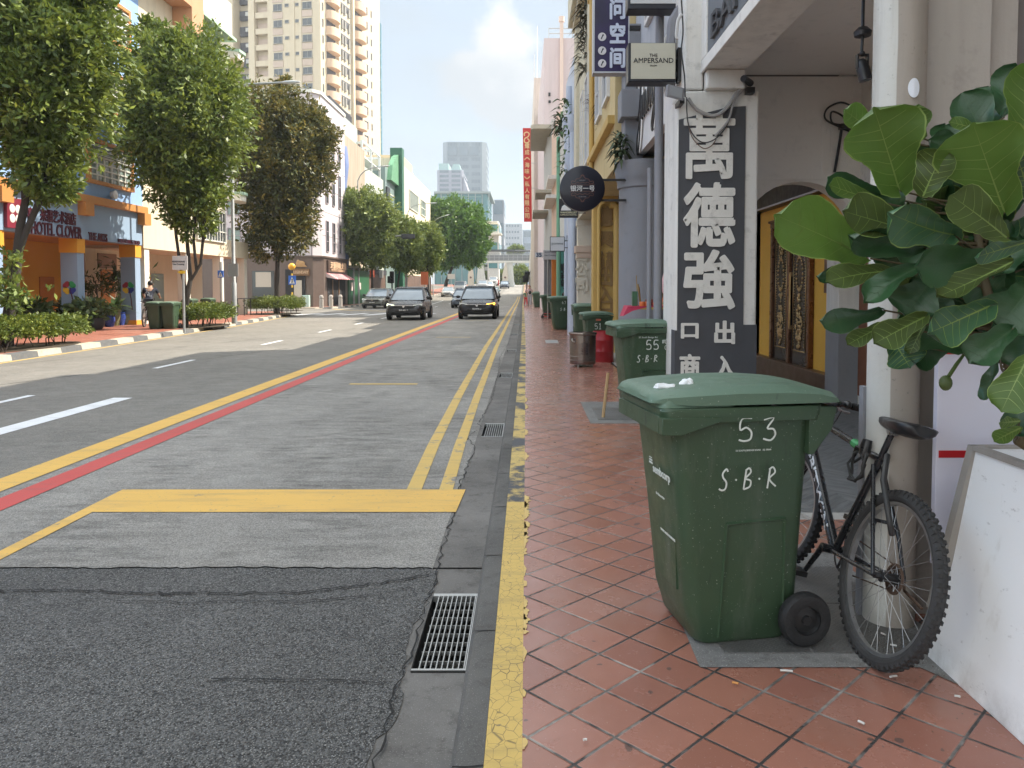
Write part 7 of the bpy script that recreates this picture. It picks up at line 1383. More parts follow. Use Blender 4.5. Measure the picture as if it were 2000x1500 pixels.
for i, (px, py, Y, rx, rz_, lab) in enumerate(((1016, 535, 205, 16, 18, 'dark green tree under the footbridge by the road end'), (985, 540, 215, 14, 12, 'low dark tree seen between the footbridge legs'), (1008, 488, 230, 12, 7, 'small pale tree on the skyline above the footbridge'), (948, 545, 210, 14, 10, 'tree seen past the white leg of the footbridge'))):
    q = P(px, py, Y); tree(lab, q.x, Y, [(q.x, Y, 2), (q.x, Y, q.z-rz_*Y/3000)], [lob(px, py, Y, rx, None, rz_), lob(px+rx*.5, py+3, Y, rx*.6, None, rz_*.7), lob(px-rx*.5, py+4, Y, rx*.6, None, rz_*.7)], 700, .7, LM3 if i == 2 else LM1, 20+i, tr=.25, limbs=3, z0=2, name='far_tree', group='trees beyond the footbridge')
# shade-giving lower twigs on the nearest trunk
def hedge(label, cx, cy, lx, ly, h, seed, n=1500):
    o = thing('hedge', label, 'hedge', (cx, cy, .12), 'clipped hedges along the far kerb'); r = np.random.default_rng(seed); rr = random.Random(seed)
    d = r.normal(0, 1, (n, 3)); d /= np.abs(d).max(1)[:, None]; d[:, 2] = np.abs(d[:, 2]); t = .72+.28*r.random(n)
    p = d*t[:, None]*np.array([lx/2, ly/2, h*.55]); wv = 1+.1*np.sin(p[:, 1]*4+seed)+.1*np.sin(p[:, 0]*5); p[:, 2] = p[:, 2]*wv+h*.42; p[:, :2] *= (1+.05*r.normal(0, 1, n))[:, None]
    leaf_cloud('foliage', LMH, p+np.array([cx, cy, .12]), d/np.linalg.norm(d, axis=1)[:, None], .085, o, r, 7, .1, .45)
    b = MB()
    for i in range(16): x, y = cx+rr.uniform(-.42, .42)*lx, cy+rr.uniform(-.45, .45)*ly; b.tube([(x, y, .1), (x+rr.uniform(-.1, .1), y+rr.uniform(-.1, .1), .12+h*.3), (x+rr.uniform(-.3, .3), y+rr.uniform(-.3, .3), .12+h*.6)], .015, 5)
    b.build('stem', M_bark, o)
    b = MB(); b.prism([(cx+lx*.55*cos(t), cy+ly*.55*sin(t), .126) for t in [2*pi*i/20 for i in range(20)]], (0, 0, .02)); tag(b.build('soil_bed', mat('brown soil', (.06, .045, .03), .95)), kind='structure')
hedge('clipped hedge at the foot of the nearest street tree', -11.95, 18.3, 1.3, 3.4, .72, 1, 2000)
hedge('clipped hedge between the green bins and the lamp post', -12.1, 28.6, 1.5, 3.0, .8, 2, 1700)
hedge('round low hedge under the bronze tinged street tree', -13.7, 42, 2.3, 3.2, .85, 3, 1700)
for i, (cx, cy, lx, ly, h, lab) in enumerate(((-14.9, 47.3, 2.0, 1.4, .9, 'dark shrub by the side street wall'), (-14.6, 92, 1.2, 9, .9, 'long low far hedge behind the silver car'), (-14.3, 106, 1.2, 9, .9, 'farthest low hedge along the kerb'))): hedge(lab, cx, cy, lx, ly, h, 4+i, 1200)
# plants and pots before the hotel
def potplant(label, px, py, X, kind, pr, ph, pk, ph_, seed, leaf=.2, n=60):
    """pot base at photograph pixel (px, py) read on the pavement"""
    q = G(px, py, .125); x, y = q.x, q.y; o = thing('potted_plant', label, 'potted plant', (x, y, .125), 'potted plants in front of the hotel'); r = np.random.default_rng(seed)
    b = MB(); b.lathe([(0, 0), (pr*.7, 0), (pr*1.0, ph*.55), (pr*.92, ph*.93), (pr*1.05, ph*.95), (pr*1.05, ph), (pr*.85, ph), (pr*.8, ph*.85), (0, ph*.85)] if kind != 't' else [(0, 0), (pr*.7, 0), (pr*.95, ph*.8), (pr*1.1, ph*.8), (pr*1.1, ph), (pr*.9, ph), (pr*.85, ph*.9), (0, ph*.9)], 18, (x, y, .125)); b.build('pot', M_pot[kind], o, smooth=40)
    zt = .125+ph
    if pk == 'bush':
        p = r.normal(0, 1, (n, 3)); p /= np.linalg.norm(p, axis=1)[:, None]; p *= (.5+.5*r.random(n))[:, None]; nn = p.copy(); p = p*np.array([ph_*.75, ph_*.75, ph_*.5])+np.array([x, y, zt+ph_*.45]); leaf_cloud('leaves', LMP, p, nn, leaf, o, r, 6, .2, .5)
    elif pk == 'palm':          # long arching blades
        b = MB(); rr = random.Random(seed)
        for i in range(n):
            a = rr.uniform(0, 2*pi); l = ph_*rr.uniform(.7, 1.1); e = rr.uniform(.3, 1.2); c, s_ = cos(a), sin(a); w_ = leaf*.16; st = []
            for t in (0, .3, .65, 1): st.append(Vector((x+c*l*t*cos(e), y+s_*l*t*cos(e), zt+l*t*sin(e)-l*.55*t*t*cos(e))))
            sd_ = Vector((-s_, c, 0))*w_
            b.add([st[0]-sd_*.4, st[0]+sd_*.4, st[1]+sd_, st[1]-sd_, st[2]+sd_*.8, st[2]-sd_*.8, st[3]], [(0, 1, 2, 3), (3, 2, 4, 5), (5, 4, 6)])
        b.build('leaves', LMP, o)
    elif pk == 'tree':          # bare stem and a head of blades
        b = MB(); b.tube([(x, y, zt-.05), (x+.04, y, zt+ph_*.5), (x-.03, y, zt+ph_)], [.035, .028, .02], 7); b.build('stem', M_bark2, o)
        p = np.array([x, y, zt+ph_])+r.normal(0, 1, (n, 3))*np.array([.28, .28, .3]); nn = r.normal(0, 1, (n, 3)); nn[:, 2] -= .1; leaf_cloud('leaves', LMP, p, nn/np.linalg.norm(nn, axis=1)[:, None], leaf, o, r, 7, .5, .2)
    return o
for a in (('dark bush in a black tub at the near end of the pots', 135, 642, 0, 'k', .28, .42, 'bush', .5, 1, .22, 70), ('spreading bush in a low black pot before the first blue column', 158, 645, 0, 'k', .34, .38, 'bush', .55, 2, .22, 90), ('leafy bush in a black pot right of the first blue column', 183, 644, 0, 'k', .36, .4, 'bush', .6, 3, .2, 110), ('small plant in a deep blue pot behind the bushes', 214, 638, 0, 'b', .2, .42, 'bush', .3, 4, .15, 30),
          ('arching yellow green palm in an olive pot', 224, 636, 0, 'o', .22, .6, 'palm', .9, 5, .5, 26), ('plant in a round blue glazed pot', 234, 635, 0, 'b', .22, .5, 'palm', .5, 6, .35, 20), ('squat plant in a celadon green pot', 246, 634, 0, 'g', .27, .42, 'palm', .55, 7, .4, 18), ('tall dragon tree in a terracotta pot by the second blue column', 258, 632, 0, 't', .2, .45, 'tree', 1.55, 8, .3, 26),
          ('tall palm like plant in a dark pot before the orange entrance', 235, 631, 0, 'k', .22, .45, 'tree', 1.25, 9, .34, 34), ('thin tall plant against the orange arcade wall', 190, 634, 0, 'k', .2, .4, 'tree', 1.3, 10, .3, 26), ('low broad leaved plant in a black pot beside the orange door', 60, 648, 0, 'k', .3, .3, 'bush', .7, 11, .3, 90), ('bright plant at the far left below the nearest tree', 15, 655, 0, 'k', .3, .25, 'palm', .9, 12, .5, 30)): potplant(*a)
# leafy shoots low on the nearest trunk
o = thing('sapling', 'leafy sapling growing beside the nearest tree trunk', 'plant', (P(25, 600, 17.9).x, 17.9, .12)); r = np.random.default_rng(77)
q = P(22, 560, 17.9); p = np.concatenate([r.normal(0, 1, (40, 3))*np.array([.25, .2, .14])+np.array(P(28, 580, 17.9)), r.normal(0, 1, (30, 3))*np.array([.18, .2, .16])+np.array(P(12, 555, 17.9)), r.normal(0, 1, (20, 3))*np.array([.12, .1, .1])+np.array(P(25, 508, 17.9))]); leaf_cloud('leaves', LM3, p, np.tile([0, -.3, .3], (90, 1)), .17, o, r, 6, .2, .4)
b = MB(); b.tube([(P(12, 680, 17.9).x, 17.9, .12), P(12, 600, 17.9), P(20, 560, 17.9), P(25, 505, 17.9)], .015, 6); b.build('stem', M_bark, o)
# ================================================================ vehicles
def carpaint(name, col, rough=.25, metal=.35): return mat(name, col, rough, .06, 1, metal=metal, spec=.6)
M_cgl = glassmat('car window glass', (.2, .25, .3), .04, .3, 1.5); M_lamp = mat('headlamp lens', (.62, .65, .6), .12, .1); M_plate = mat('number plate', (.03, .03, .032), .5); M_chrome = mat('chrome', (.55, .55, .56), .15, metal=.9); M_tyr = mat('car tyre', (.015, .015, .016), .75); M_alloy = mat('dark alloy', (.12, .12, .13), .35, metal=.6); M_trimb = mat('black car trim', (.012, .012, .013), .5)  # car glass colour lifted blue to stand for reflected sky
def car(label, x, y, paint_, L=4.3, W=1.78, H=1.6, style='suv', plate='SLM 4831 T', glow=None, cat='car', name='car', group='cars driving towards the camera', rot=0.):
    o = thing(name, label, cat, (0, 0, 0), group); hw = W/2; van = style == 'van'; k = H/1.6; g = .2*k; belt = (.98 if not van else 1.05)*k; hood = .9*k
    S_ = [(0, .78, .34, .6), (.04, .86, .26, .7), (.16, .93, g+.02, .8), (.42, .97, g, .87), (.8, .99, g, .91), (1.2, 1, g, .97), (1.5, 1, g, 1.0), (L*.6, 1, g, 1.0), (L*.85, .98, g, 1.02), (L-.12, .93, g+.04, 1.0), (L, .84, .34, .9)]
    if van: S_ = [(0, .86, .3, .8), (.04, .92, .25, .9), (.2, .97, g, .98), (.5, 1, g, 1.0), (1.0, 1, g, 1.02), (L*.6, 1, g, 1.02), (L*.9, 1, g, 1.02), (L, .96, .3, 1.02)]
    b = MB(); rings = []
    for yy, f, z0, zt in S_:
        zt *= belt; h_ = hw*f; half = [(h_*.82, z0), (h_*.96, z0+.1), (h_*1.0, z0+(zt-z0)*.45), (h_*.985, zt-.12*k), (h_*.93, zt-.035), (h_*.78, zt), (h_*.4, zt+.02*k)]
        rings.append([(px_, yy, pz) for px_, pz in half]+[(-px_, yy, pz) for px_, pz in half[::-1]])
    b.loft(rings); b.build('body', paint_, o, smooth=50, sub=1, world=False)
    y0, y1 = (1.05, L-.12) if not van else (.35, L-.05); t0, t1 = (1.95 if style == 'suv' else 1.85, L-.95 if style != 'sedan' else L-1.5) if not van else (.95, L-.12); rh = H-.06
    if style == 'sedan': y1 = L-.7
    lv = [(0, y0, y1, .92), (.5, (y0+t0)/2, (y1*.55+t1*.45), .85), (1, t0, t1, .74 if not van else .84)]
    b = MB(); b.loft([rrect(-hw*f, hw*f, a, c, .16, belt-.02+(rh-belt)*t) for t, a, c, f in lv]); b.build('window_glass', M_cgl, o, smooth=50, world=False)
    f = lv[2][3]; b = MB(); b.loft([rrect(-hw*f*1.02, hw*f*1.02, t0-.05, t1+.05, .16, rh-.015), rrect(-hw*f*1.0, hw*f*1.0, t0-.02, t1+.02, .18, rh+.025), rrect(-hw*f*.8, hw*f*.8, t0+.15, t1-.15, .2, H)]); b.build('roof', paint_, o, smooth=50, world=False)
    for sx in (-1, 1):
        b = MB(); q = lambda t: [(sx*hw*(lv[0][3]+(f-lv[0][3])*tt*1.0)*.985, yy, zz) for tt, yy, zz in t]
        b.tube(q([(0, y0+.1, belt-.03), (.5, (y0+t0)/2+.07, (belt+rh)/2), (1, t0+.05, rh)]), .045, 6); b.build('pillar', paint_, o, smooth=60, world=False)
        for pl_, pr_ in (([(0, (y0+y1)/2+.1, belt-.03), (1, (t0+t1)/2, rh)], .04), ([(0, y1-.12, belt-.03), (1, t1-.05, rh)], .07)): b = MB(); b.tube(q(pl_), pr_, 6); b.build('pillar', paint_, o, smooth=60, world=False)
        b = MB(); b.ball((sx*(hw+.1), y0+.35, belt+.08), (.11, .07, .075), 10, 7); b.build('mirror', M_trimb if style != 'sedan' else paint_, o, smooth=60, world=False)
        zl = .70*k if not van else .78*k; b = MB(); b.hexa([(sx*hw*.5, .01, zl-.045), (sx*hw*.93, .2, zl-.02), (sx*hw*.95, .42, zl+.02), (sx*hw*.5, .2, zl-.045)], [(sx*hw*.5, .03, zl+.035), (sx*hw*.92, .22, zl+.085), (sx*hw*.94, .46, zl+.1), (sx*hw*.5, .22, zl+.04)])
        b.build('headlight', glow[1] if glow and glow[0] == sx else M_lamp, o, bevel=.01, world=False)
        b = MB(); b.lathe([(0, -.01), (.05, -.01), (.05, .06)], 12, (sx*hw*.72, .05, .42*k), 'y'); b.build('fog_lamp', M_lamp, o, world=False)
        for yy in (.82, L-.82):
            b = MB(); R = .325*k; xo = sx*(hw-.09); b.lathe([(R*.6, -.1), (R*.9, -.11), (R, -.08), (R, .08), (R*.9, .11), (R*.6, .1)], 24, (xo, yy, R), 'x'); wo = b.build('wheel', M_tyr, o, smooth=40, world=False)
            b = MB(); b.lathe([(0, -.09), (R*.62, -.1), (R*.62, .1), (0, .09)], 18, (xo, yy, R), 'x'); b.build('rim', M_alloy, wo, world=False)
    b = MB(); b.hexa([(-hw*.5, .0, .56*k), (hw*.5, .0, .56*k), (hw*.5, .12, .56*k), (-hw*.5, .12, .56*k)], [(-hw*.6, .0, .71*k), (hw*.6, .0, .71*k), (hw*.6, .15, .71*k), (-hw*.6, .15, .71*k)]); b.hexa([(-hw*.7, .03, .26*k), (hw*.7, .03, .26*k), (hw*.7, .2, .26*k), (-hw*.7, .2, .26*k)], [(-hw*.62, -.01, .36*k), (hw*.62, -.01, .36*k), (hw*.62, .2, .36*k), (-hw*.62, .2, .36*k)]); b.build('grille', M_trimb, o, world=False)
    b = MB(); b.box(-hw*.6, hw*.6, -.012, .05, .69*k, .715*k); b.lathe([(.0, -.02), (.055, -.02), (.06, .02)], 16, (0, 0, .66*k), 'y'); b.build('front_trim', M_chrome, o, world=False)
    b = MB(); b.box(-.24, .24, -.025, .0, .44*k, .54*k); po = b.build('number_plate', M_plate, o, world=False)
    v, ff, (tw, th_) = glyphs(plate, .02, 1.0); b = MB(); b.add([(p[0]*.42/tw, -.026+p[1]*.002, .49*k+p[2]*.42/tw) for p in v], ff); b.build('lettering', M_wt, po, world=False)
    b = MB(); b.tube([(-.1, y0+.08, belt+.0), (.45, y0+.16, belt+.03)], .012, 5); b.tube([(-.6, y0+.1, belt), (-.05, y0+.14, belt+.03)], .012, 5); b.build('wiper', M_trimb, o, world=False)
    o.location = (x, y, rz(y)); o.rotation_euler = (0, 0, rot); return o
def cx(px, Y): return (px-PXC)/1500*Y
M_orl = mat('lit orange indicator', (.8, .35, .04), .3); M_orl.node_tree.nodes['Principled BSDF'].inputs['Emission Color'].default_value = (1, .45, .05, 1); M_orl.node_tree.nodes['Principled BSDF'].inputs['Emission Strength'].default_value = 2
M_drl = mat('running lamp', (.75, .78, .6), .2); M_drl.node_tree.nodes['Principled BSDF'].inputs['Emission Color'].default_value = (.9, 1, .7, 1); M_drl.node_tree.nodes['Principled BSDF'].inputs['Emission Strength'].default_value = .7
G_ = 'cars driving towards the camera'
Y = G(788, 626).y; car('dark grey crossover in the lane left of the yellow line, nearest on that side', cx(788, Y), Y, carpaint('charcoal metallic', (.045, .045, .048)), 4.3, 1.8, 1.6, glow=(-1, M_drl), plate='SLM 4831 T')
Y = G(930, 624).y; car('black people carrier in the bus lane with an orange indicator lit', cx(931, Y), Y, carpaint('black metallic', (.02, .02, .024)), 4.6, 1.86, 1.66, glow=(1, M_orl), plate='SKJ 8790 U')
Y = G(728, 603).y; car('silver grey compact car farthest left, by the green hoarding', cx(727, Y), Y, carpaint('grey green metallic', (.16, .165, .15)), 4.4, 1.8, 1.52, plate='SMA 2207 K', rot=radians(-4))
car('small silver car in the far left lane', cx(873, 108), 108, carpaint('silver metallic', (.45, .46, .46)), 4.2, 1.72, 1.46, 'sedan', 'SJD 5120 B'); car('white van following the small silver car', cx(897, 126), 126, carpaint('van white', (.55, .57, .6), .35, 0), 4.8, 1.8, 2.0, 'van', 'GBD 733 L', cat='van', name='van')
car('dull blue grey car half hidden behind the black people carrier', cx(903, 58), 58, carpaint('slate blue', (.1, .115, .14)), 4.4, 1.78, 1.5, 'sedan'); car('white car just behind the black people carrier on its outer side', cx(957, 84), 84, carpaint('taxi white', (.6, .63, .63), .3, 0), 4.5, 1.78, 1.46, 'sedan'); car('teal grey car behind the white car near the bridge', cx(962, 104), 104, carpaint('teal grey', (.16, .22, .22)), 4.5, 1.78, 1.5, 'sedan')
car('grey van in the middle of the far queue', cx(942, 140), 140, carpaint('grey van', (.4, .4, .4), .35, 0), 4.8, 1.8, 1.95, 'van', cat='van', name='van'); car('white car below the left pier of the footbridge', cx(954, 150), 150, carpaint('far white', (.6, .6, .6), .3, 0), 4.5, 1.78, 1.5, 'sedan'); car('white van farthest away under the footbridge', cx(963, 176), 176, MATS['far white'], 5, 1.9, 2.1, 'van', cat='van', name='van')
car('dark blue car alone in the lane under the footbridge', cx(985, 152), 152, carpaint('navy', (.03, .04, .07)), 4.4, 1.78, 1.55)
b = MB(); b.box(cx(969, 180), cx(975, 180), 180, 180.6, rz(180), rz(180)+1.2); b.box(cx(968.5, 180), cx(975.5, 180), 179.9, 180.7, rz(180)+1.2, rz(180)+1.3); tag(b.build('road_barrier', mat('red barrier', (.5, .06, .04), .6), bevel=.1), 'small red barrier on the far road under the footbridge', 'barrier')
# ================================================================ street furniture on the far side
M_pole = mat('galvanised pole', (.36, .37, .37), .5, .08, 2, metal=.4); M_pole2 = mat('pale lamp head', (.5, .52, .53), .4)
def lamp(label, px, pyb, pyt, arm, r, z0=.12, head=True):
    q = G(px, pyb, z0+.0); Y = q.y; o = thing('street_lamp', label, 'street lamp', (q.x, Y, z0), 'street lamps along the far kerb'); zt = P(px, pyt, Y).z
    b = MB(); b.tube([(q.x, Y, z0), (q.x, Y, z0+1.6), (q.x, Y, z0+1.65), (q.x, Y, zt)], [r, r, r*.72, r*.5], 10); b.build('post', M_pole, o, smooth=50)
    b = MB(); pts = [Vector((q.x, Y, zt-.05))]+[P(a, c, Y) for a, c in arm]; b.tube(pts, [r*.45]*(len(pts)-1)+[r*.35], 8); b.build('arm', M_pole, o, smooth=60)
    e, e0 = pts[-1], pts[-2]; d = (e-e0).normalized(); b = MB(); b.tube([e-d*.1, e, e+d*.35, e+d*.6], [.05, .09, .1, .04], 10); b.v = [(v[0], v[1], e.z+(v[2]-e.z)*.7) for v in b.v]; b.build('lamp_head', M_pole2, o, smooth=60); return o, q
o, q = lamp('tall street lamp between the second and third street trees', 458, 632, 190, [(462, 178), (470, 170), (482, 165), (520, 163), (556, 161)], .11)
b = MB(); a = P(447, 540, q.y-.1); c = P(466, 515, q.y-.1); b.box(a.x, c.x, q.y-.18, q.y-.14, a.z, c.z); b.build('sign_plate', M_pole, o)
b = MB(); b.tube([(q.x, q.y, P(455, 578, q.y).z), (q.x, q.y, P(455, 562, q.y).z)], .085, 10); b.build('notice', mat('torn notice', (.3, .3, .28), .8, .4, 20), o)
lamp('tall street lamp beside the traffic arm', 701, 594, 352, [(704, 342), (712, 334), (726, 328), (748, 325)], .1)
lamp('slim street lamp over the fifth tree', 795, 588, 424, [(798, 412), (806, 403), (818, 399), (842, 397)], .09, .13)
lamp('far street lamp poking out of the rain tree', 846, 579, 440, [(850, 430), (858, 425), (870, 421)], .09, .3)
# overhead signal arm
Y = 65; q = G(690, 594, .12); Y = q.y; o = thing('signal_mast', 'curved overhead mast with a dark signal box above the left lanes', 'traffic signal', q)
b = MB(); b.tube([q, P(689, 520, Y), P(689, 495, Y), P(694, 480, Y), P(703, 470, Y), P(717, 466, Y), P(745, 463.5, Y), P(786, 460.5, Y)], [.16, .14, .13, .12, .1, .09, .08, .07], 10); b.build('mast', M_pole, o, smooth=60)
b = MB(); b.tube([P(690.5, 500, Y), P(696, 484, Y), P(704, 474, Y), P(718, 469.5, Y)], .04, 6); b.build('brace', M_pole, o, smooth=60)
a = P(784, 466, Y-.1); c = P(810, 457, Y-.1); b = MB(); b.box(a.x, c.x, Y-.2, Y+.2, a.z, c.z); b.build('signal_box', mat('dark signal back', (.05, .05, .055), .6), o, bevel=.03)
def post_sign(name, label, cat, px, pyb, z0, parts, r=.04, m=None):
    q = G(px, pyb, z0); o = thing(name, label, cat, q); b = MB(); zt = max(P(px, pt[2], q.y).z for pt in parts); b.tube([q, (q.x, q.y, zt)], r, 8); b.build('post', m or M_pole, o, smooth=50)
    return o, q
o, q = post_sign('crossing_sign', 'white pedestrian crossing sign with a yellow arrow on a thin post beside the hedge', 'sign', 360, 650, .12, [(0, 0, 503)]); Y = q.y-.06
a = P(337, 527, Y); c = P(366, 500, Y); b = MB(); b.box(a.x, c.x, Y-.01, Y+.02, a.z, c.z); t = b.build('plate', mat('grey white plate', (.55, .53, .52), .5), o, bevel=.005)
for s, py, wd in (('PEDESTRIANS', 511, .4), ('Use Crossing', 516.5, .36)): letters(s, t, (q.x-.11, Y-.012, P(350, py, Y).z), w=wd, m=M_bk, depth=.003, bold=.03)
a = P(346, 534.5, Y); c = P(361, 528.5, Y); zc = (a.z+c.z)/2; b = MB(); b.prism([(a.x, Y-.005, zc), (a.x+.1, Y-.005, a.z), (c.x, Y-.005, a.z), (c.x, Y-.005, c.z), (a.x+.1, Y-.005, c.z)], (0, .015, 0)); b.build('arrow_plate', mat('yellow arrow', (.7, .45, .03)), o)
def beacon(label, px, pyb, Yx, globe=True):
    q = G(px, pyb, .12); o = thing('belisha_beacon' if globe else 'crossing_sign', label, 'crossing beacon' if globe else 'sign', q); Y = q.y
    n = MATS.get('yellow black banding')
    if not n: nn = N('yellow black banding'); x, y, z = nn.xyz(); n = MATS['yellow black banding'] = nn.done(nn.mix(nn.math('GREATER_THAN', nn.math('FRACT', nn.math('MULTIPLY', z, 1.6)), .5), (.02, .02, .02), (.7, .45, .04)), .5)
    b = MB(); b.tube([q, (q.x, Y, 2.75)], .06, 10); b.build('post', n if globe else M_pole, o)
    k_ = 1 if globe else .55; b = MB(); b.box(q.x-.2*k_, q.x+.28*k_, Y-.12, Y-.06, 2.35-.6*k_, 2.35); t = b.build('sign_box', mat('sign blue', (.02, .12, .5), .4), o, bevel=.01)
    b = MB(); b.prism([(q.x-.14*k_, Y-.125, 2.35-.52*k_), (q.x+.22*k_, Y-.125, 2.35-.52*k_), (q.x+.04*k_, Y-.125, 2.35-.08*k_)], (0, .004, 0)); t2 = b.build('symbol', M_wt, t); zk = lambda z: 2.35-(2.35-z)*k_
    b = MB(); b.tube([(q.x+.04*k_, Y-.132, zk(2.14)), (q.x+.05*k_, Y-.132, zk(2.02))], .035*k_, 6); b.tube([(q.x+.05*k_, Y-.132, zk(2.02)), (q.x, Y-.132, zk(1.86))], .016*k_, 5); b.tube([(q.x+.05*k_, Y-.132, zk(2.02)), (q.x+.1*k_, Y-.132, zk(1.87))], .016*k_, 5); b.build('figure', M_bk, t)
    if globe:
        b = MB(); b.ball((q.x, Y, 2.95), .24, 16, 10); b.build('globe', mat('amber globe', (.75, .38, .03), .3), o, smooth=60)
    return o
beacon('amber globe beacon with a blue crossing sign before the brown stone shop', 571, 604, 52); beacon('blue crossing sign in front of the cream corner building', 433, 622, 34, False)
for i, px in enumerate((628, 646.5, 665)):
    q = G(px, 602-i*1.2, .12); b = MB(); b.lathe([(0, 0), (.15, 0), (.15, .62), (.11, .64), (.11, .68), (.15, .7), (.15, .8), (.12, .88), (.05, .92), (0, .92)], 16, q); tag(b.build('bollard', mat('granite bollard', (.36, .33, .3), .8, .2, 12), smooth=40), ['stone bollard nearest the round hedge', 'middle stone bollard before the brown stone shop', 'stone bollard nearest the signal mast'][i], 'bollard', 'stone bollards at the side street corner')
b = MB(); q = G(610, 597, .12); b.lathe([(0, 0), (.2, 0), (.32, .25), (.28, .45), (.2, .5), (.2, .4), (0, .4)], 16, q); o = thing('potted_plant', 'spiky plant in a round pale pot outside the brown stone shop', 'potted plant', q); b.build('pot', mat('pale stone pot', (.5, .45, .4)), o, smooth=40); r = np.random.default_rng(3); p = np.array(q)+np.array([0, 0, 1.3])+r.normal(0, 1, (50, 3))*np.array([.28, .28, .4]); leaf_cloud('leaves', LMP, p, np.tile([0, 0, .6], (50, 1)), .3, o, r, 6, .2, .2)
b = MB(); q = G(606, 600, .12); b.box(q.x-.6, q.x-.1, q.y, q.y+.4, .12, 1.0); tag(b.build('menu_box', mat('mint box', (.4, .55, .5), .5), bevel=.03), 'pale mint box beside the spiky plant at the corner shop', 'box')
# traffic lights
def signal(label, px, pyb, pyt, Y, z0):
    q = P(px, pyb, Y); q.z = z0; o = thing('traffic_light', label, 'traffic light', q); zt = P(px, pyt, Y).z; b = MB(); b.tube([q, (q.x, Y, zt)], .07, 8); b.build('post', mat('dark signal post', (.06, .06, .065)), o)
    b = MB(); b.box(q.x-.2, q.x+.2, Y-.15, Y+.15, zt-1.0, zt+.1); b.box(q.x-.42, q.x-.2, Y-.1, Y+.15, zt-1.0, zt-.35); b.build('signal_head', M_blk, o, bevel=.04)
    for k in range(3): b = MB(); b.lathe([(0, -.02), (.1, -.02), (.12, -.12)], 12, (q.x, Y-.15, zt-.15-.32*k), 'y'); b.build('lens', M_trimb, o)
    return o
signal('traffic light on a dark post among the shops below the fifth tree', 766, 590, 532, 72, .12); signal('traffic light at the near kerb beside the walking pedestrians', 1029, 585, 532, 78, .1)
# extra shop clutter below the trees
for i, (px0, px1, py0, py1, Y, c, lab) in enumerate(((822, 836, 531, 556, 92, (.55, .13, .05), 'orange stall board beside the far trees'), (874, 888, 535, 545, 120, (.45, .45, .45), 'grey direction board on a post under the rain tree'), (834, 842, 530, 536, 100, (.2, .45, .4), 'small teal street name plate past the sixth tree'))):
    a = P(px0, py1, Y); c2 = P(px1, py0, Y); o = thing('street_board', lab, 'sign', ((a.x+c2.x)/2, Y, .2)); b = MB(); b.box(a.x, c2.x, Y, Y+.08, a.z, c2.z); b.build('panel', mat('board %d' % i, c, .5), o, bevel=.01); b = MB(); b.tube([((a.x+c2.x)/2, Y+.12, rz(Y)+.1), ((a.x+c2.x)/2, Y+.12, a.z+.1)], .05, 6); b.build('post', M_pole, o)
# green bins on the far pavement
BF = 'green bins on the far pavement'
for i, (px, py, lab) in enumerate(((311, 643, 'left bin of the green pair on the far pavement'), (339, 643, 'right bin of the green pair on the far pavement, next to the crossing sign post'), (376, 626, 'green bin whose lid shows above the far hedge, nearer the sign post'), (412, 622, 'green bin whose lid shows above the far hedge, nearer the lamp post'))):
    q = G(px, py, .125); c = clone(proto, lab, (q.x, q.y, .125), radians(90), BF, (.86, .87, .9))
    for ch in list(c.children):
        if ch.name.startswith(('marking', 'lettering', 'emblem')): bpy.data.objects.remove(ch)
# ================================================================ people
M_skin = mat('skin', (.42, .25, .17), .6); M_hair = mat('dark hair', (.02, .016, .014), .5); M_navy = mat('navy shirt', (.02, .025, .045), .85, .3, 6); M_gtr = mat('grey trousers', (.33, .33, .36), .85); M_dtr = mat('dark trousers', (.03, .03, .035), .85); M_pinkt = mat('pale pink blouse', (.6, .42, .42), .85, .15, 6); M_redt = mat('red clothes', (.5, .03, .03), .85); M_bluet = mat('blue shirt', (.06, .16, .3), .85)
def skin(name, verts, edges, rad, m, parent, sub=2):
    me = bpy.data.meshes.new(name); me.from_pydata([Vector(v) for v in verts], edges, []); ob = bpy.data.objects.new(name, me); COL.objects.link(ob); md = ob.modifiers.new('s', 'SKIN'); md.use_smooth_shade = True
    for i, sv in enumerate(me.skin_vertices[0].data): r_ = rad[i]; sv.radius = (r_, r_) if isinstance(r_, (int, float)) else r_; sv.use_root = i == 0
    s_ = ob.modifiers.new('u', 'SUBSURF'); s_.levels = s_.render_levels = sub; dg = bpy.context.evaluated_depsgraph_get(); nm = bpy.data.meshes.new_from_object(ob.evaluated_get(dg)); bpy.data.objects.remove(ob); nm.materials.clear(); nm.materials.append(m); o2 = bpy.data.objects.new(name, nm); COL.objects.link(o2); o2.parent = parent; nm.polygons.foreach_set('use_smooth', [True]*len(nm.polygons)); return o2
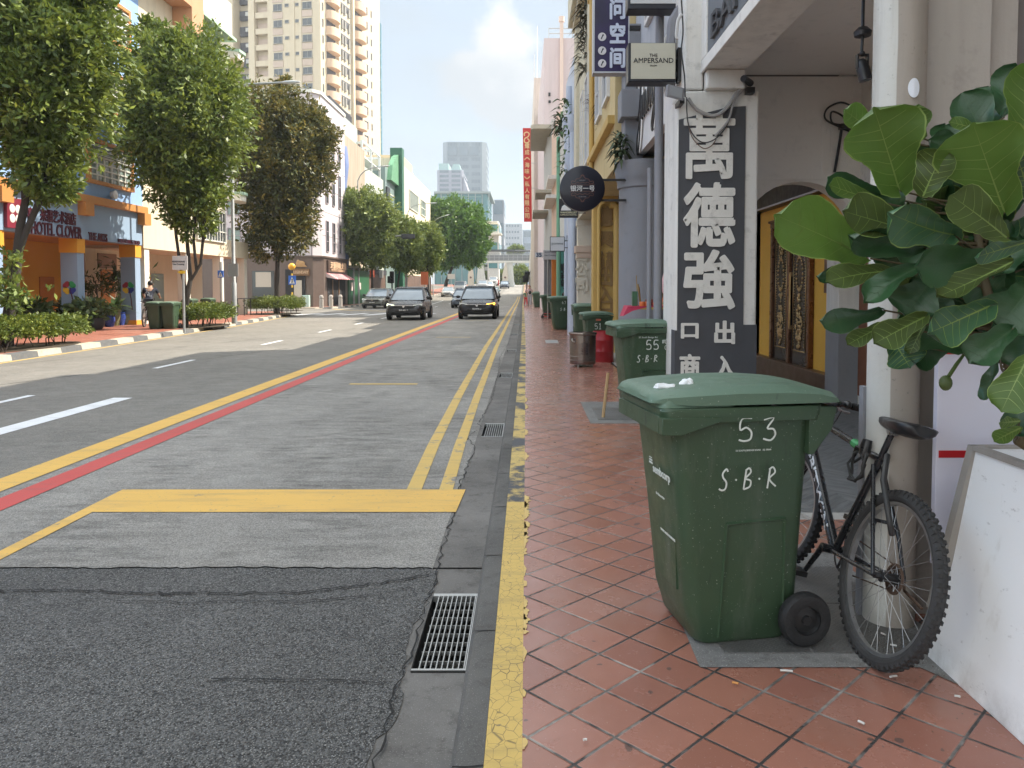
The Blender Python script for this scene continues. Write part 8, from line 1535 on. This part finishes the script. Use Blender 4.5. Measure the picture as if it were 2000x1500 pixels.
def person(label, loc, rz_, top, bottom, hair, J, hl=.1, scale=1., group=None):
    """J: joint positions in metres, facing -Y"""
    o = thing('person', label, 'person', (0, 0, 0), group); names = list(J); V = [J[k] for k in names]; ix = {k: i for i, k in enumerate(names)}
    E_ = [('pelvis', 'waist'), ('waist', 'chest'), ('chest', 'neck'), ('neck', 'head'), ('head', 'crown')]+[(a+s, b_+s) for s in 'LR' for a, b_ in (('sh', 'el'), ('el', 'wr'), ('wr', 'ha'), ('hip', 'kn'), ('kn', 'an'), ('an', 'to'))]+[('chest', 'shL'), ('chest', 'shR'), ('pelvis', 'hipL'), ('pelvis', 'hipR')]
    R_ = dict(pelvis=.13, waist=.11, chest=.14, neck=.05, head=.085, crown=.07, sh=.06, el=.042, wr=.03, ha=.035, hip=.085, kn=.058, an=.04, to=.035); rr = [R_.get(k, R_.get(k[:-1], .05)) for k in names]
    skin('body', V, [(ix[a], ix[b_]) for a, b_ in E_], rr, M_skin, o)
    tn = ['waist', 'chest', 'shL', 'elL', 'shR', 'elR', 'pelvis']; mid = {k: Vector(J[k]) for k in tn}
    for s in 'LR': mid['el'+s] = mid['sh'+s].lerp(mid['el'+s], .75)
    mid['chest'] = mid['chest']+Vector((0, 0, .03)); skin('shirt', [mid[k] for k in tn], [(0, 1), (1, 2), (2, 3), (1, 4), (4, 5), (0, 6)], [.135, .155, .075, .06, .075, .06, .145], top, o)
    bn = ['pelvis', 'hipL', 'knL', 'anL', 'hipR', 'knR', 'anR']; skin('trousers', [J[k] for k in bn], [(0, 1), (1, 2), (2, 3), (0, 4), (4, 5), (5, 6)], [.14, .1, .078, .062, .1, .078, .062], bottom, o)
    h = Vector(J['head']); c = Vector(J['crown']); b = MB(); u = (c-h).normalized(); fw = Vector((0, -1, 0)); fw = (fw-u*fw.dot(u)).normalized()
    b.ball(h+u*.05-fw*.015, (.098, .112, .105), 14, 10); cut = h-u*.01+fw*.085; b.v = [tuple(Vector(v) if not ((Vector(v)-h).dot(fw) > .045 and (Vector(v)-h).dot(u) < .075) else h+u*.05+fw*.02) for v in b.v]
    if hl > .12: b.tube([h+u*.02-fw*.07, h-u*hl-fw*.09], [.09, .06], 10)
    b.build('hair', hair, o, smooth=70, world=False)
    b = MB()
    for sx in (-1, 1): e = h+fw*.084+u*.03+Vector((sx*.034, 0, 0)); b.ball(e, .011, 6, 4)
    b.build('eyes', M_hair, o, world=False); b = MB(); b.ball(h+fw*.094+u*.0, (.013, .018, .02), 6, 5); b.ball(h+fw*.082-u*.04, (.024, .01, .007), 8, 4)
    for sx in (-1, 1): b.ball(h+Vector((sx*.088, .01, .015)), (.014, .024, .034), 6, 5)
    b.build('face', mat('lips and nose', (.4, .2, .15), .6), o, world=False)
    b = MB()
    for s in 'LR':
        w0, h0 = Vector(J['wr'+s]), Vector(J['ha'+s]); d = (h0-w0).normalized(); sd_ = d.cross(Vector((0, 1, .2))).normalized()
        for k in range(4): p = h0+sd_*(k-1.5)*.016; b.tube([p, p+d*.045, p+d*.075+Vector((0, -.012, 0))], [.009, .009, .006], 6)
        b.tube([h0-d*.03+sd_*.03, h0+sd_*.05+d*.01], [.01, .008], 6)
    b.build('fingers', M_skin, o, smooth=60, world=False)
    b = MB()
    for s in 'LR': a_, t_ = Vector(J['an'+s]), Vector(J['to'+s]); b.tube([a_+Vector((0, .04, -.05)), a_+Vector((0, 0, -.045)), t_], [.04, .045, .035], 8)
    b.build('shoes', M_hub, o, smooth=60, world=False); o.location = loc; o.rotation_euler = (0, 0, rz_); o.scale = (scale,)*3; return o
WALK = dict(pelvis=(0, 0, .92), waist=(0, .0, 1.06), chest=(0, 0, 1.3), neck=(0, -.01, 1.46), head=(0, -.03, 1.57), crown=(0, -.03, 1.66), shL=(.18, 0, 1.38), elL=(.24, .04, 1.12), wrL=(.22, -.1, .92), haL=(.21, -.14, .85), shR=(-.18, 0, 1.38), elR=(-.24, .06, 1.12), wrR=(-.24, .0, .88), haR=(-.24, -.02, .8), hipL=(.09, 0, .88), knL=(.1, -.16, .5), anL=(.1, -.12, .08), toL=(.1, -.26, .03), hipR=(-.09, 0, .88), knR=(-.1, .02, .48), anR=(-.1, .22, .1), toR=(-.1, .1, .03))
o = person('woman in a pale pink top and grey trousers walking with a black bag', (cx(1034.5, 60), 60, .1), 0, M_pinkt, M_gtr, mat('brown hair', (.1, .05, .03)), WALK, .2, .95)
b = MB(); b.ball((.02, -.2, 1.08), (.13, .07, .14), 12, 8); b.tube([(-.12, -.12, 1.4), (.02, -.18, 1.2)], .015, 5); b.tube([(.1, .1, 1.4), (.12, -.12, 1.36), (.06, -.18, 1.15)], .015, 5); tag(b.build('shoulder_bag', M_blk, None, smooth=60), 'black bag worn in front by the walking woman', 'bag').location = o.location
person('short pedestrian in red trousers half hidden beside the walking woman', (cx(1027, 62), 62, .1), .3, mat('green top', (.05, .16, .08), .85), M_redt, M_hair, WALK, .1, .72)
SIT = dict(pelvis=(0, 0, .5), waist=(0, .0, .62), chest=(0, -.05, .86), neck=(0, -.08, 1.0), head=(0, -.12, 1.1), crown=(0, -.14, 1.19), shL=(.18, -.04, .94), elL=(.24, -.1, .68), wrL=(.16, -.32, .62), haL=(.13, -.39, .62), shR=(-.18, -.04, .94), elR=(-.24, -.1, .68), wrR=(-.16, -.32, .62), haR=(-.13, -.39, .62), hipL=(.09, 0, .5), knL=(.12, -.42, .5), anL=(.12, -.42, .1), toL=(.12, -.56, .03), hipR=(-.09, 0, .5), knR=(-.12, -.42, .5), anR=(-.12, -.42, .1), toR=(-.12, -.56, .03))
Y = 30.5; person('dark haired person in a blue shirt sitting behind the bin marked 47', (cx(1098, Y), Y, .12), 2.2, M_bluet, M_dtr, M_hair, SIT, .1, 1.0)
b = MB(); b.lathe([(0, .42), (.16, .42), (.17, .44), (.16, .46), (0, .46)], 16, (cx(1098, Y), Y, .1))
for a in range(4): b.tube([(cx(1098, Y)+.13*cos(a*pi/2+.7), Y+.13*sin(a*pi/2+.7), .1), (cx(1098, Y)+.11*cos(a*pi/2+.7), Y+.11*sin(a*pi/2+.7), .53)], .015, 6)
tag(b.build('stool', M_wood), 'small dark stool under the person in a blue shirt', 'stool')
RIDE = dict(pelvis=(0, 0, .96), waist=(0, -.05, 1.08), chest=(0, -.18, 1.3), neck=(0, -.25, 1.44), head=(0, -.3, 1.54), crown=(0, -.31, 1.63), shL=(.19, -.2, 1.37), elL=(.27, -.38, 1.16), wrL=(.26, -.58, 1.05), haL=(.26, -.64, 1.04), shR=(-.19, -.2, 1.37), elR=(-.27, -.38, 1.16), wrR=(-.26, -.58, 1.05), haR=(-.26, -.64, 1.04), hipL=(.09, 0, .92), knL=(.12, -.36, .68), anL=(.11, -.2, .3), toL=(.11, -.32, .24), hipR=(-.09, 0, .92), knR=(-.12, -.2, .52), anR=(-.11, -.1, .16), toR=(-.11, -.24, .12))
Y = 28.2; X = cx(291, Y); o = person('cyclist in a navy shirt with white print seen from behind at the green bins', (X, Y, .125), pi+.25, M_navy, M_dtr, M_hair, RIDE, .1, 1.0)
b = MB(); r = random.Random(2)
for k in range(16): x_, z_ = r.uniform(-.1, .1), r.uniform(1.1, 1.36); yy = -.05-(z_-1.08)*.55+.155; b.ball((x_, yy, z_), (.02, .006, .025), 6, 4)
b.build('shirt_print', mat('shirt print', (.4, .45, .5), .8), o, world=False)
c = copy_tree(bk); c.rotation_mode = 'XYZ'; c.matrix_world = Matrix.Translation((X-.05, Y-.28, .125)) @ Matrix.Rotation(pi/2+.25, 4, 'Z'); c['label'] = 'bicycle ridden by the cyclist in navy behind the green bins'
for ch in list(c.children):
    if ch.name.startswith('cable_lock'): bpy.data.objects.remove(ch)
# ================================================================ footbridge and distant blocks
zb = rz(165); o = thing('footbridge', 'grey covered footbridge on white splayed piers across the road end', 'footbridge', (-6, 165, zb)); M_fbw = mat('white pier paint', (.62, .62, .58), .8, .08, .5, streak=.3); M_fbg = mat('grey bridge girder', (.2, .21, .22), .7, .1, .6); Y = 165
def by(py): return P(1000, py, Y).z
b = MB(); b.box(-24, 9, Y, Y+3.2, by(513), by(509)); b.build('deck', M_fbw, o)
b = MB(); b.box(-24, 9, Y-.05, Y+3.25, by(508.8), by(498)); b.build('girder', M_fbg, o)
b = MB(); b.box(-24, 9, Y-.1, Y-.06, by(497.5), by(496)); b.box(-24, 9, Y-.1, Y-.06, by(503), by(502.4))
for i in range(34): x = -24+i; b.box(x, x+.1, Y-.1, Y-.055, by(508.5), by(497))
b.build('truss_bar', mat('pale steel', (.34, .36, .37), .6), o)
b = MB(); b.box(-24, 9, Y, Y+3.2, by(490.5), by(488)); b.m(1).box(-13, -2.5, Y-.02, Y+.0, by(490), by(487.2))
for i in range(12): x = -24+i*3; b.m(0).box(x, x+.15, Y, Y+.15, by(498), by(490.5))
b.m(0).box(-24, 9, Y-.02, Y+.05, by(495), by(493.5)); b.build('roof', [M_fbg, mat('dark roof lights', (.08, .09, .1))], o)
for p0, p1, t0, t1, pc in ((929, 949, 934, 943, 919), (988, 1005, 990, 1001, 986)):
    b = MB(); zg = P(940, 562, Y).z-.4; f = lambda px, z: ((px-PXC)/1500*Y, z)
    a, c2, d, e = f(p0, zg), f(p1, zg), f(t1, by(513)), f(t0, by(513)); b.prism([(a[0], Y+.4, a[1]), (c2[0], Y+.4, c2[1]), (d[0], Y+.4, d[1]), (e[0], Y+.4, e[1])], (0, 2.2, 0)); b.build('pier', M_fbw, o)
    x = (pc-PXC)/1500*Y; b = MB(); b.prism([(x-.55, Y-.6, zg), (x+.75, Y-.6, zg), (x+.7, Y-.6, by(537)), (x+.35, Y-.6, by(513)), (x+.1, Y-.6, by(513)), (x-.5, Y-.6, by(537))], (0, .8, 0)); b.build('pedestal', mat('cream pedestal', (.55, .5, .42), .8), o)
    b = MB(); b.lathe([(0, -.03), (.22, -.03), (.22, 0)], 14, (x+.1, Y-.6, by(542)), 'y'); b.build('roundel', mat('dark roundel', (.12, .05, .04)), o)
def tower(name, label, px0, px1, pyt, Y, wallm, depth, bands, glass, side=None, rows=None, cols=1, y_lo=560, hf=.5, split=.0):
    a = P(px0, pyt, Y); c2 = P(px1, pyt, Y); o = thing(name, label, 'building', ((a.x+c2.x)/2, Y, 0)); b = MB(); ch = (c2.x-a.x)*split
    b.prism([(a.x+ch, Y, 0), (c2.x-ch, Y, 0), (c2.x, Y+ch, 0), (c2.x, Y+depth, 0), (a.x, Y+depth, 0), (a.x, Y+ch, 0)], (0, 0, a.z)); b.build('wall', wallm, o)
    for i in range(bands):
        py = pyt+(y_lo-pyt)*(i+.35)/bands; z = P(px0, py, Y).z; h_ = (P(px0, pyt, Y).z-P(px0, y_lo, Y).z)/bands*hf; b = MB(); w_ = (c2.x-a.x-2*ch)
        for k in range(cols):
            x0 = a.x+ch+w_*(k+.12)/cols; x1 = a.x+ch+w_*(k+.88)/cols
            if rows:
                for j in range(rows): xa = x0+(x1-x0)*j/rows; b.box(xa, xa+(x1-x0)/rows*.62, Y-.15, Y-.001, z-h_/2, z+h_/2)
            else: b.box(x0, x1, Y-.15, Y-.001, z-h_/2, z+h_/2)
        if side: b.box(c2.x+.001, c2.x+.15, Y+ch+1, Y+depth-1, z-h_/2, z+h_/2)
        b.build('window_band', glass, o)
    return o
M_fg1 = glassmat('far window', (.12, .16, .2), .2, .2); M_fg2 = glassmat('far teal glass', (.08, .22, .24), .12, .3, .1)
o = tower('office_tower', 'tall pale grey office tower rising above the tree at the end of the street', 864, 950, 277, 430, mat('pale concrete tower', (.2, .235, .27), .8, .04, .1), 24, 12, M_fg1, True, 6, 3, 450, .45, .1)
a = P(875, 292, 429.8); 
for px in (875, 897, 918): a = P(px, 304, 429.8); c2 = P(px+17, 286, 429.8); b = MB(); b.box(a.x, c2.x, 429.6, 429.99, a.z, c2.z); b.build('glazed_bay', M_fg1, o)
o = tower('office_building', 'stepped lilac and teal office building in front of the grey tower', 853, 905, 332, 380, mat('lilac cladding far', (.29, .3, .36), .8, .04, .1), 26, 6, M_fg1, True, None, 2, 385, .55, .06)
b = MB(); a = P(856, 332, 380); c2 = P(875, 318, 380); b.box(a.x, c2.x, 382, 396, a.z-1, c2.z); a = P(880, 332, 380); c2 = P(900, 319, 380); b.prism([(a.x, 382, a.z), (c2.x, 382, a.z), ((a.x+c2.x)/2+1.5, 382, c2.z), ((a.x+c2.x)/2-1.5, 382, c2.z)], (0, 8, 0)); b.build('roof', mat('teal roof', (.3, .42, .42), .6), o)
b = MB(); a = P(905, 385, 380); c2 = P(918, 340, 380); b.prism([(a.x, 380, a.z-3), (c2.x, 380, a.z-3), (c2.x, 380, a.z), (a.x, 380, P(905, 345, 380).z)], (0, 22, 0)); b.build('sloping_wing', MATS['lilac cladding far'], o)
o = tower('glass_building', 'teal glass building with a flat roof frame behind the rain tree', 848, 952, 378, 255, M_fg2, 30, 5, mat('teal spandrel', (.16, .3, .3), .4), True, None, 1, 470, .12)
b = MB(); a = P(848, 384, 254.6); c2 = P(955, 378, 254.6); b.box(a.x, c2.x+.6, 254.4, 286, c2.z, c2.z+.7)
for k in range(9): x = a.x+(c2.x-a.x)*k/8; b.box(x-.1, x+.1, 254.6, 254.99, 3, c2.z)
b.build('roof_frame', mat('grey steel far', (.3, .34, .34), .6), o)
tower('office_block', 'blue grey office block with rooftop aerials right of the teal glass building', 962, 984, 390, 300, mat('blue grey block', (.26, .28, .32), .7, .05, .1), 20, 3, M_fg1, True, None, 1, 520, .6)
o = tower('mall_building', 'low pale building with white curved canopies near the footbridge', 952, 974, 432, 205, mat('pale mall wall', (.55, .55, .53), .8), 20, 3, M_fg2, True, None, 1, 540, .4)
b = MB(); a = P(955, 460, 204); b.box(a.x, a.x+3.5, 200, 205, a.z, a.z+.4); b.box(a.x-1, a.x+2.5, 199, 205, a.z+3, a.z+3.4); b.build('canopy', M_crw, o)
tower('office_block', 'pale grey block with small square windows above the footbridge', 984, 1020, 437, 520, mat('grey far block', (.36, .38, .42), .8, .04, .1), 30, 7, M_fg1, False, 5, 1, 520, .35)
tower('office_block', 'blue grey slab at the right end of the skyline', 1021, 1042, 449, 540, mat('blue far slab', (.26, .32, .4), .6, .04, .1), 30, 3, M_fg1, False, None, 1, 520, .5)
tower('shop_building', 'low grey building seen between the footbridge piers', 945, 972, 515, 250, mat('grey low block', (.3, .29, .27), .8), 14, 4, M_dark, False, None, 2, 562, .4)
# ================================================================ haze: one even box of air round the street
hz = bpy.data.materials.new('haze air'); hz.use_nodes = True; t = hz.node_tree
for n_ in list(t.nodes):
    if n_.type == 'BSDF_PRINCIPLED': t.nodes.remove(n_)
pv = t.nodes.new('ShaderNodeVolumePrincipled'); pv.inputs['Color'].default_value = (.82, .9, 1, 1); pv.inputs['Density'].default_value = .00055; pv.inputs['Anisotropy'].default_value = .2
t.links.new(pv.outputs[0], t.nodes['Material Output'].inputs['Volume'])
b = MB(); b.box(-1700, 1700, -320, 3100, -1.5, 92); o = b.build('haze', hz); tag(o, kind='stuff')
